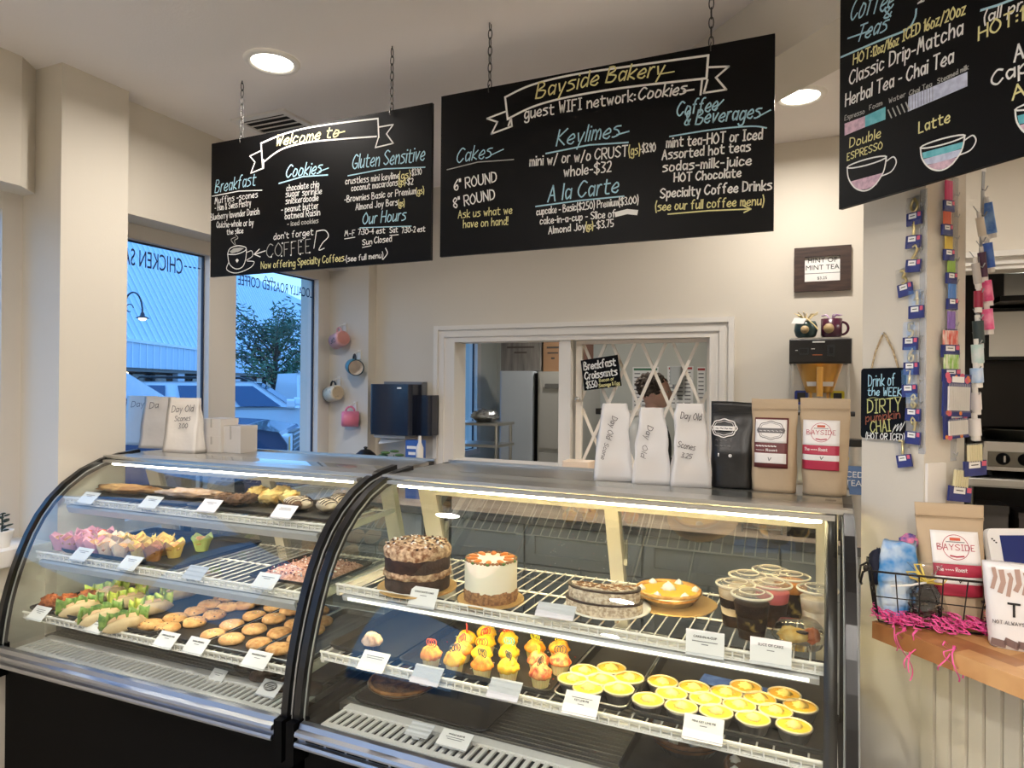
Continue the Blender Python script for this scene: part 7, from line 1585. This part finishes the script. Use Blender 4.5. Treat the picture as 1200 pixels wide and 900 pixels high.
for k in range(4):
    u_ = -1+2*k/3
    for sx in (-1, 1): m.tube([(sx*B0[0], u_*B0[1], .0025), (sx*B1_[0], u_*B1_[1], H_)], .0014, WR, 5)
for k in range(8): m.tube([(-.098+.028*k, -.055, .002), (-.098+.028*k, .055, .002)], .0013, WR, 5)
m.build('wire_frame', X)
for sx in (-1, 1):
    m = MB(); m.tube([(sx*.113, -.03, H_), (sx*.128, -.03, H_-.01), (sx*.132, -.02, H_-.035), (sx*.128, .0, H_-.045), (sx*.132, .02, H_-.035), (sx*.128, .03, H_-.01), (sx*.113, .03, H_)], .0028, WR, 6); m.lathe([(.0, -.008), (.006, -.005), (.006, .005), (0, .008)], (sx*.122, -.032, H_), WR, 10); m.build('handle', X)
bz = CTZ+.0065
def flared(ob): return ob
X, fr, hf = pouch('kraft coffee bag with a pink label leaning in the wire basket', (BX+.052, BY2+.008, bz), .12, .128, .06, .255, KRAFT, .16, .03, seed=6, group=None)
bay_label(X, fr, -.042, .052, .062, .98)
# tie-dye cloth bundle
TIE = mat('tie_dye_cloth', (208, 222, 232), .8, rgb2=(48, 136, 206), scale=19, mix=.5, bump=.3, bscale=30); NAVYC = mat('navy_cloth', (18, 24, 46), .85)
X = thing('tie_dye_cloth', 'rolled blue and white tie-dyed cloth standing in the wire basket', 'cloth', (BX-.062, BY2-.008, bz), .2); m = MB(); n = 26; v = []; N_ = 16
for j in range(N_+1):
    t = j/N_; a, b = .032+.008*sin(t*3), .024+.006*sin(t*4+1)
    for i in range(n): th = 2*pi*i/n; q = 1+.1*sin(5*th+t*6)+.07*noise.noise(Vector((cos(th)*2, sin(th)*2, t*5))); v.append((a*q*cos(th)+.012*t, b*q*sin(th), .165*t+.006*sin(3*th)*t))
m.add(v, [(j*n+i, j*n+(i+1) % n, (j+1)*n+(i+1) % n, (j+1)*n+i) for j in range(N_) for i in range(n)]+[tuple(range(n))[::-1], tuple(range(N_*n, (N_+1)*n))], TIE, True); m.build('rolled_cloth', X)
m = MB(); m.ball((-.034, .012, .105), (.018, .014, .04), NAVYC, 16, 10, .3, 14); m.ball((.035, .018, .165), (.02, .012, .018), mat('pink_tie_dye', (226, 130, 160), .8, rgb2=(60, 70, 140), scale=60), 14, 8, .4, 16); m.build('folded_end', X)
# cellophane bag of dark sweets with a ribbon
X = thing('sweets_bag', 'clear bag of shiny black sweets tied with yellow ribbon in the basket', 'sweets bag', (BX-.005, BY2-.032, bz+.001)); SWT = mat('glossy_black_sweet', (18, 16, 17), .12, coat=.6); rnd = random.Random(4); m = MB()
for k in range(90):
    t = rnd.random(); rr = .036*(1-.55*t)*sqrt(rnd.random()); a = rnd.uniform(0, 6.28); m.ball((rr*cos(a)*1.1, rr*sin(a)*.6, .012+.07*t), (.0075, .006, .0055), SWT, 7, 5, .3, 20, seed=k)
m.build('black_sweets', X)['kind'] = 'stuff'
m = MB(); m.lathe([(.03, .0), (.043, .02), (.036, .06), (.014, .09), (.02, .112), (.034, .128)], (0, 0, 0), pane('cellophane', boost=3., rough=.08), 20, cap=False, wob=.1)
for v in m.v: v.y *= .62
m.build('cellophane_wrap', X); m = MB(); RIB = mat('yellow_ribbon', (232, 206, 96), .4); RIBW = mat('white_ribbon', (232, 232, 226), .4)
m.tube([(.015*cos(t), .01*sin(t), .09) for t in [2*pi*k/12 for k in range(12)]], .003, RIB, 5, closed=True)
for sx, dz in ((-1, .012), (1, .004), (-.6, .03)): m.tube([(0, -.012, .091), (sx*.02, -.018, .1+dz), (sx*.038, -.016, .098+dz), (sx*.03, -.016, .086+dz), (0, -.012, .091)], .0022, RIB, 5)
m.tube([(0, -.012, .09), (-.03, -.03, .085), (-.07, -.03, .078)], .0025, RIBW, 5); m.build('ribbon', X)
# black crinkled candy string at the handle end
X = thing('foil_garland', 'crinkled dark metallic garland draped over the basket end by the white pouch', 'garland', (BX+.119, BY2+.004, CTZ+.001)); FO = mat('dark_foil', (90, 78, 74), .2, 1., bump=.8, bscale=120); m = MB(); rnd = random.Random(8)
for k in range(26): t = k/25; m.ball((.008*sin(k*2.1)+.012, .012*cos(k*1.7), .008+.11*t), (.011, .009, .008), FO, 8, 6, .8, 40, seed=k)
m.build('foil_twists', X)
# pink paper shred
m = MB(); PK = mat('pink_paper_shred', (238, 92, 160), .55); PK2 = mat('deep_pink_shred', (206, 56, 128), .55); rnd = random.Random(21)
def shred(c, L, drop, k):
    a = rnd.uniform(-2.6, -.5); P = []; x, y, z = c
    for j in range(9):
        t = j/8; P.append(Vector((x+L*t*cos(a)*.6+.008*sin(9*t+k), y+L*t*sin(a)*.5, z+.012*sin(pi*min(1, t*1.6))-drop*max(0, t-.35)**1.3)))
    s_ = Vector((.0012, .0008, .0006)); v = [q+s_ for q in P]+[q-s_ for q in P]; m.add(v, [(i, i+1, 10+i-1+1-0, 9+i) if False else (i, i+1, 9+i+1, 9+i) for i in range(8)], PK if k % 3 else PK2, True)
for k in range(150):                                          # a bed of it on the counter and in the basket
    x = rnd.uniform(-.1, .12); y = rnd.uniform(-.05, .055); shred((BX+x, BY2+y, CTZ+.004+rnd.random()*.02), rnd.uniform(.03, .07), 0, k)
for k in range(70):
    x = rnd.uniform(-.1, .14); sfr = 1.8415-(BX+x)-.0; yy = max(sfr+.0, BY2-.09) if False else BY2-.055-rnd.random()*.03; yy = max(yy, 1.846-(BX+x)); shred((BX+x, yy, CTZ+.006+rnd.random()*.02), rnd.uniform(.02, .045), 0, k)
o = m.build('paper_shred'); tag(o, 'bright pink shredded paper spilling from the wire basket', 'paper shred', kind='stuff')
m = MB()
for k, (px, py, ln) in enumerate(((1046, 738, .05), (1058, 742, .1), (1062, 742, .045), (1080, 744, .075), (1083, 744, .07), (1111, 758, .05), (1120, 764, .06), (1117, 764, .05))):
    p = onZ(px, py, CTZ+.003); q0 = Vector((p.x, p.y, CTZ+.004)); nrm = Vector((-1, -1, 0)).normalized()
    sdist = (q0.x+q0.y-1.8415)/sqrt(2); edge = q0+nrm*(sdist+.006); P = [q0+Vector((0, 0, .004)), q0.lerp(edge, .6)+Vector((0, 0, .012)), edge+Vector((0, 0, .004))]+[edge+nrm*(.012*sin(j*.9+k))+D*(.012*sin(j*.7+k*2))*(-1 if k % 2 else 1)+Vector((0, 0, -ln*j/5)) for j in [q/3 for q in range(1, 16)]]
    w_ = D*.0016; v = [q+w_ for q in P]+[q-w_ for q in P]; n = len(P); m.add(v, [(i, i+1, n+i+1, n+i) for i in range(n-1)], PK, True)
o = m.build('hanging_shred'); tag(o, 'pink paper strands hanging over the counter edge', 'paper shred', kind='stuff')
# printed white pouch and card terminal
p = onZ(1181, 764, CTZ); POUW = mat('white_printed_film', (232, 228, 224), .3, rgb2=(238, 236, 234), scale=6, bump=.2, bscale=12)
X = thing('printed_pouch', 'white stand-up pouch printed with a large dark T, at the open end of the counter', 'pouch', (p.x+.034, p.y+.046, CTZ+.0005), -.1); m = MB(); N_ = 14; n = 24; v = []
for j in range(N_+1):
    t = j/N_; a, b = .056*(1+.22*t), .036*(1-t*.55)
    for i in range(n): th = 2*pi*i/n; c, s_ = cos(th), sin(th); v.append((a*abs(c)**.4*(1 if c > 0 else -1)+.002*noise.noise(Vector((c*3, s_*3, t*6))), b*abs(s_)**.6*(1 if s_ > 0 else -1), .165*t))
m.add(v, [(j*n+i, j*n+(i+1) % n, (j+1)*n+(i+1) % n, (j+1)*n+i) for j in range(N_) for i in range(n)]+[tuple(range(n))[::-1], tuple(range(N_*n, (N_+1)*n))], POUW, True); m.build('pouch_body', X)
fr2 = lambda x, y: Vector((x, -.036*(1-y/.165*.55)-.0012, y)); m = MB(); BRN = mat('brown_smudge_print', (176, 146, 132), .6)
for k in range(7): x = -.05+k*.013; ribbon(m, [(x, .155-.004*(k % 3)), (x+.003, .14-.01*(k % 2)), (x-.002, .118-.006*(k % 3))], .007+.002*(k % 2), fr2, BRN)
m.build('brown_print', X); m = MB(); words(X, fr2, 'T', -.026, -.008, .066, .024, INK, mb=m, w_=.0042, off=.0004); words(X, fr2, 'NOT ALWAYS', -.052, .0, .049, .006, LGREY, mb=m, w_=.0011, off=.0004); m.build('lettering', X); m = MB()
for k in range(5): ribbon(m, [(-.05+k*.022, .012+.003*(k % 2)), (-.036+k*.022, .01)], .014, fr2, mat('pouch_contents', (120, 96, 90), .6))
m.build('clear_foot', X)
X = thing('card_terminal', 'white card reader with a dark blue screen behind the printed pouch', 'card reader', (.452, 1.80, CTZ+.0005), .45); WPL = mat('white_plastic', (236, 236, 234), .4)
m = MB(); m.rbox((-.05, -.03, 0), (.05, .06, .02), WPL, .012, 2); m.build('base_stand', X); m = MB(); m.T = Matrix.Translation((0, 0, .015)) @ Matrix.Rotation(radians(-14), 4, 'X'); m.rbox((-.08, -.008, 0), (.08, .008, .2), WPL, .016, 1); m.build('tablet', X)
m = MB(); m.T = Matrix.Translation((0, 0, .015)) @ Matrix.Rotation(radians(-14), 4, 'X'); m.box((-.052, -.0095, .105), (.07, -.008, .185), mat('dark_blue_screen', (26, 44, 112), .25)); m.build('screen', X); m = MB(); m.T = Matrix.Translation((0, 0, .015)) @ Matrix.Rotation(radians(-14), 4, 'X')
for k in range(3): m.box((-.072+.004*k, -.0092, .176-.004*k), (-.069+.004*k, -.008, .179-.004*k), INK)
m.build('mark', X)
# ---- drink of the week board
pa = onS(1012.5, 432, 2.1); pb = onS(1062, 517, 2.1); cw_ = (Vector((pb.x, pb.y, 0))-Vector((pa.x, pa.y, 0))).length; ch_ = pa.z-pb.z
oc_ = Vector(((pa.x+pb.x)/2, (pa.y+pb.y)/2, (pa.z+pb.z)/2)) - N*.006
X = thing('drink_sign', 'small black drink of the week board hung by a twine loop on the pillar', 'sign', oc_); m = MB(); m.T = basis((0, 0, 0), D, (0, 0, 1), -N); m.rbox((-cw_/2, -ch_/2, -.005), (cw_/2, ch_/2, .004), BOARD, .008, 2); m.build('sign_panel', X)
m = MB(); TW = mat('twine', (196, 176, 140), .9, rgb2=(150, 128, 96), scale=160)
pt = onS(1037, 391, 2.1) - N*.004 - oc_; l_ = D*(-cw_*.28)+Vector((0, 0, ch_/2-.004)); r2 = D*(cw_*.36)+Vector((0, 0, ch_/2-.004))
m.tube([l_, l_.lerp(pt, .5)-D*.006, l_.lerp(pt, .9)-D*.003, pt+Vector((0, 0, .002)), r2.lerp(pt, .9)+D*.003, r2.lerp(pt, .5)+D*.006, r2], .0024, TW, 6); m.build('twine_loop', X); m = MB(); m.cyl(pt+N*.004, pt-N*.006, .0025, STEEL, 8); m.build('nail', X)
class C2: pass
def to2(px): q = onS(*px, 2.1-.006*sqrt(2)*1.6) - oc_; return (q.dot(D), q.z)
f3 = lambda x, y: D*x + Vector((0, 0, y)) - N*.0046
def ds(txt, p, q, h, mt, w_, part):
    m = MB(); a, b, c = to2(p), to2(q), to2((p[0], p[1]-h)); write(m, txt, a, b, c[1]-a[1], f3, mt, w_, .08); m.build(part, X)
OLIVE = mat('olive_chalk', (196, 196, 128), .8); RUST = mat('rust_chalk', (150, 84, 62), .8)
ds('Drink of', (1018, 453), (1049, 451), 13, CHB, .0026, 'teal_lettering'); ds('the WEEK', (1017, 463), (1057, 464), 9, CHB, .0026, 'teal_lettering'); ds('DIRTY', (1017, 484), (1056, 482), 15, OLIVE, .003, 'olive_lettering'); ds('pumpkin', (1015, 494), (1055, 490), 9, RUST, .0024, 'rust_lettering'); ds('CHAI', (1021, 507), (1044, 505), 13, OLIVE, .003, 'olive_lettering'); ds('(HOT OR ICED)', (1015, 514), (1060, 516), 7, CHW, .0022, 'white_lettering')
m = MB(); ribbon(m, cr([to2(q) for q in ((1016, 468), (1024, 466), (1034, 468), (1046, 466), (1057, 465))], 5), .0012, f3, OLIVE); ribbon(m, cr([to2(q) for q in ((1046, 507), (1050, 498), (1047, 504), (1053, 497), (1051, 505), (1057, 496), (1055, 505), (1061, 494))], 4), .0018, f3, CHW); m.build('flourish', X)
# ---- candle packs on clip strips
GOLD = mat('gold_candle', (214, 196, 138), .28, .75); NAVY = mat('navy_card', (34, 42, 104), .5, rgb2=(44, 54, 122), scale=30); CLRB = pane('clear_packet', boost=2.); STRIPM = sheer('clear_strip', (210, 212, 214), .35, .2); PINKB = mat('card_pink_dots', (214, 96, 120), .6)
def strip(label, fn, x, y0, y1, w_, ax):
    a = fn(x, y0); b = fn(x, y1); X = thing('clip_strip', label, 'clip strip', ((a.x+b.x)/2, (a.y+b.y)/2, b.z), 0, 'candle clip strips'); nrm = -N if ax is D else D
    m = MB(); m.T = basis(nrm*.0012, ax, (0, 0, 1), nrm); m.box((-w_/2, 0, -.0006), (w_/2, a.z-b.z, .0006), STRIPM); m.build('plastic_strip', X)
    m = MB(); m.T = basis(nrm*.0012, ax, (0, 0, 1), nrm); k = .02
    while k < a.z-b.z: m.tube([(0, k, .0006), (0, k-.006, .008), (0, k+.002, .011)], .0012, GREYF, 5); k += .052
    m.build('hooks', X)
fS = lambda x, y: onS(x, y, 2.1); fE = lambda x, y: onE(x, y)
strip('clear clip strip holding the gold number candles on the pillar face', fS, 1082, 222, 532, .018, D)
strip('clear clip strip holding the coloured candles on the pillar end', fE, 1118, 208, 540, .02, N)
def pack(label, fn, nrm, ax, cx, cy_, cw_, chh, top, build, group, roll=0., lift=.012, cat='candle packet'):
    """card centred at pixel (cx, cy_), cw_ x chh metres; build(mb, ax frame) adds what stands above it up to top metres"""
    p = fn(cx, cy_) + nrm*lift; X = thing('candle_packet', label, cat, p, 0, group); R_ = Matrix.Rotation(roll, 4, 'Z'); M0 = basis((0, 0, 0), ax, (0, 0, 1), nrm) @ R_
    m = MB(); m.T = M0; m.box((-cw_/2, -chh/2, -.0025), (cw_/2, chh/2, .0025), NAVY); m.box((cw_*.28, chh*.12, .0026), (cw_*.48, chh*.45, .0029), PINKB); m.build('card', X)
    m = MB(); m.T = M0; m.box((-cw_*.32, chh*.02, .0027), (cw_*.2, chh*.42, .0031), PAPER); m.box((-cw_*.22, chh*.2, .0031), (cw_*.1, chh*.26, .0033), INK); m.build('price_sticker', X)
    m = MB(); m.T = M0; build(m, chh/2, top); m.build('candles', X)
    m = MB(); m.T = M0; m.box((-cw_*.42, chh/2, -.005), (cw_*.42, chh/2+top*1.08, .006), CLRB); m.build('clear_packet', X)
def digit(ch):
    def b(m, z0, top):
        st, wd = glyph(ch); sc_ = top*.92/8; w2 = max(wd, 2.6)*sc_*.92
        for s_ in st: m.tube([(a*sc_*.92-w2/2, z0+.002+q*sc_, 0) for a, q in s_], .0036, GOLD, 6)
    return b
nums = [('0', 1075.5, 257, 0), ('1', 1074.5, 284, .08), ('2', 1074.5, 312, .1), ('3', 1065, 340, -.15), ('4', 1078, 366, 0), ('5', 1071, 403, .03), ('6', 1072, 432, 0), ('7', 1070, 458, -.03), ('8', 1074, 486, .03), ('9', 1074, 513, .04), ('7', 1064, 540, -.2)]
for k, (ch, x, y, ro) in enumerate(nums): pack('gold number %s candle packet on the pillar face%s' % (ch, ', lowest of the strip' if k == 10 else ', below the 6' if ch == '7' else ''), fS, -N, D, x, y, .038, .03, .034, digit(ch), 'gold number candles', -ro)
def sticks(c, n=6, w_=.026, c2=None, tip=False):
    mt = mat('candle_%d_%d_%d' % c, c, .45, rgb2=c2, scale=130, stretch=(1, 1, .3)) if c2 else mat('candle_%d_%d_%d' % c, c, .45)
    def b(m, z0, top):
        for k in range(n): x = -w_/2+w_*(k+.5)/n; m.cyl((x, z0-.002, 0), (x, z0+top*.95, 0), w_/n*.46, mt, 6); m.cyl((x, z0+top*.95, 0), (x, z0+top, 0), .0005, PAPER, 4)
    return b
cols = [((236, 60, 130), 1106, 243, .05, 'hot pink'), ((236, 110, 70), 1104, 271, .033, 'orange'), ((228, 196, 70), 1106, 300, .033, 'yellow'), ((150, 190, 60), 1109, 327, .036, 'lime green'), ((80, 140, 214), 1110, 357, .04, 'sky blue'), ((140, 104, 186), 1109, 393, .046, 'purple')]
for c, x, y, tp, nm in cols: pack('packet of %s birthday candles on the pillar end' % nm, fE, D, N, x, y, .034, .026, tp, sticks(c), 'coloured birthday candles')
pack('packet of red and white striped candles on the pillar end', fE, D, N, 1106, 412, .058, .03, .036, sticks((226, 80, 60), 8, .05, (246, 214, 200)), 'coloured birthday candles', lift=.016)
pack('packet of green and white striped candles on the pillar end', fE, D, N, 1106, 440, .058, .03, .036, sticks((150, 200, 70), 8, .05, (236, 240, 210)), 'coloured birthday candles', lift=.018)
def whitepack(label, x, y, w_, h_, lift, ro):
    p = fE(x, y)+D*lift; X = thing('candle_packet', label, 'candle packet', p, 0, 'white candle packs'); M0 = basis((0, 0, 0), N, (0, 0, 1), D) @ Matrix.Rotation(ro, 4, 'Z'); m = MB(); m.T = M0; m.box((-w_/2, -h_/2, -.003), (w_/2, h_/2, .002), NAVY); m.build('card', X); m = MB(); m.T = M0; rnd = random.Random(x)
    for k in range(14): q = (.008, .005, .003)[k % 3]; m.lathe([(q, 0), (q, .0006)], M0.inverted() @ Vector((0, 0, 0)) + Vector((rnd.uniform(-w_*.45, w_*.45), h_*(.3+.18*rnd.random()) if k < 10 else -h_*.42, .0021)), (PINKB, mat('dot_orange', (232, 140, 70), .6), mat('dot_purple', (150, 80, 150), .6))[k % 3], 10, axis=(0, 0, 1))
    m.build('coloured_dots', X); m = MB(); m.T = M0
    for k in range(12): xx = -w_*.4+w_*.8*(k+.5)/12; m.cyl((xx, -h_*.36, .005), (xx, h_*.2, .005), w_*.032, WHITE, 6); m.cyl((xx, h_*.2, .005), (xx, h_*.27, .005), .0004, WHITE, 4)
    m.build('white_candles', X); m = MB(); m.T = M0; m.box((-w_*.42, -h_*.4, .0095), (w_*.42, h_*.28, .0102), CLRB); m.build('clear_window', X); m = MB(); m.T = M0; m.box((-w_*.22, h_*.3, .0022), (w_*.22, h_*.44, .0028), PAPER); m.build('price_sticker', X)
whitepack('large pack of white candles on a navy card, upper of two', 1107, 463, .092, .1, .03, -.03); whitepack('large pack of white candles on a navy card, lower of two', 1109, 498, .082, .06, .024, .05)
def ivory(label, x, y, ro, lift): pack(label, fE, D, N, x, y, .076, .036, .04, sticks((232, 222, 176), 6, .05), 'ivory candle packs', ro, lift)
ivory('pack of ivory candles on a patterned navy card, below the white packs', 1128, 547, .03, .03); ivory('lowest pack of ivory candles on a patterned navy card, tilted', 1112, 577, -.12, .026)
# third strip, at the far corner of the pillar
pt0 = onE(1137, 203) + N*.012 + D*.02; pt1 = onE(1127, 470)+N*.012+D*.02
X = thing('clip_strip', 'metal clip strip hung with candle tubes at the kitchen corner of the pillar', 'clip strip', pt1, 0, 'candle clip strips'); m = MB(); q = pt0-pt1; m.T = None; m.prism([Vector((0, 0, 0)), N*.01, N*.01+q, q], D*.0015, GREYF)
for k in range(9): b = q*((k+.3)/9.); m.tube([b+D*.001, b+D*.01-Vector((0, 0, .006)), b+D*.016+Vector((0, 0, .004))], .0016, GREYF, 5)
m.build('metal_strip', X); m = MB(); m.prism([q-N*.002, q+N*.014, q+N*.014+Vector((0, 0, .03)), q-N*.002+Vector((0, 0, .03))], D*.001, PAPER); m.build('top_tag', X)
def tubepack(label, x, y, c, L, r_, ro, lift=.02, c2=None):
    p = onE(x, y)+D*lift; Xp = thing('candle_tube', label, 'candle packet', p, 0, 'candle tubes'); ax = Vector((0, 0, 1))*cos(ro)+N*sin(ro); m = MB(); m.cyl(-ax*L/2, ax*L/2, r_, mat('tube_%d_%d_%d' % c, c, .35, rgb2=c2, scale=40) if c2 else mat('tube_%d_%d_%d' % c, c, .35), 12); m.build('candle', Xp)
    m = MB(); m.cyl(-ax*(L/2+.012), -ax*L/2, r_*.8, TRIMW, 10); m.cyl(ax*L/2, ax*(L/2+.014), r_*.5, TRIMW, 10); m.build('cap', Xp)
    m = MB(); m.tube([ax*(L/2+.01), ax*(L/2+.03)-D*lift*.45], .001, GREYF, 4); m.build('hanger', Xp)
for lab, x, y, c, L, r_, ro, c2 in (('blue candle tube, topmost on the metal strip', 1149, 258, (60, 110, 190), .075, .011, -.25, (120, 160, 214)), ('cream candle tube beside the topmost blue one', 1139, 268, (216, 206, 188), .045, .009, -.25, None), ('second blue candle tube on the metal strip', 1148, 301, (56, 96, 184), .06, .011, -.2, (90, 130, 200)), ('dark maroon candle tube on the metal strip', 1141, 312, (74, 40, 66), .06, .009, -.15, None), ('grey candle tube beside the maroon one', 1134, 322, (186, 178, 170), .05, .009, -.2, None), ('magenta candle tube on the metal strip', 1146, 342, (200, 50, 110), .05, .012, -.2, (230, 130, 160)), ('crimson candle tube near the strip', 1136, 352, (150, 30, 60), .04, .01, .0, None), ('pink candle tube on the metal strip, lowest of the pinks', 1147, 375, (228, 84, 140), .05, .012, -.15, (240, 150, 180)), ('dark green candle tube on the metal strip', 1136, 390, (52, 64, 64), .055, .012, -.1, None), ('pale mint candle tube on the metal strip', 1135, 415, (176, 206, 200), .045, .013, -.1, (210, 216, 214)), ('pale blue candle tube on the metal strip', 1134, 440, (150, 186, 226), .035, .014, -.1, (200, 214, 232)), ('white candle tube above the lowest on the metal strip', 1133, 470, (222, 216, 214), .04, .012, -.1, None), ('lowest white candle tube on the metal strip', 1132, 500, (230, 226, 222), .04, .013, -.1, None)):
    tubepack(lab, x, y, c, L, r_, ro, .022, c2)
# ---- plant on the far window ledge
p = onX(2, 632, -2.76); X = thing('succulent', 'small dark-leaved succulent in a white pot on the street window ledge', 'plant', (p.x, p.y, .9305)); X.scale = (.62, .62, .62); m = MB(); m.lathe([(.04, 0), (.058, .09), (.062, .1), (.054, .1), (.05, .085), (0, .085)], (0, 0, 0), WHITE, 24); m.build('pot', X); SUC = mat('dark_succulent', (44, 58, 46), .4); m = MB()
m.tube([(0, 0, .08), (.003, 0, .14), (0, .003, .2)], .005, SUC, 6)
for k in range(14):
    a = k*2.4; z_ = .1+.0075*k; L = .05-.0016*k; c = Vector((cos(a)*L*.75, sin(a)*L*.75, z_+.006)); m.T = Matrix.Translation(c) @ Matrix.Rotation(a, 4, 'Z') @ Matrix.Rotation(-.25, 4, 'Y'); m.ball((0, 0, 0), (L*.55, .014, .006), SUC, 12, 6); m.T = None
m.build('foliage', X)['kind'] = 'stuff'
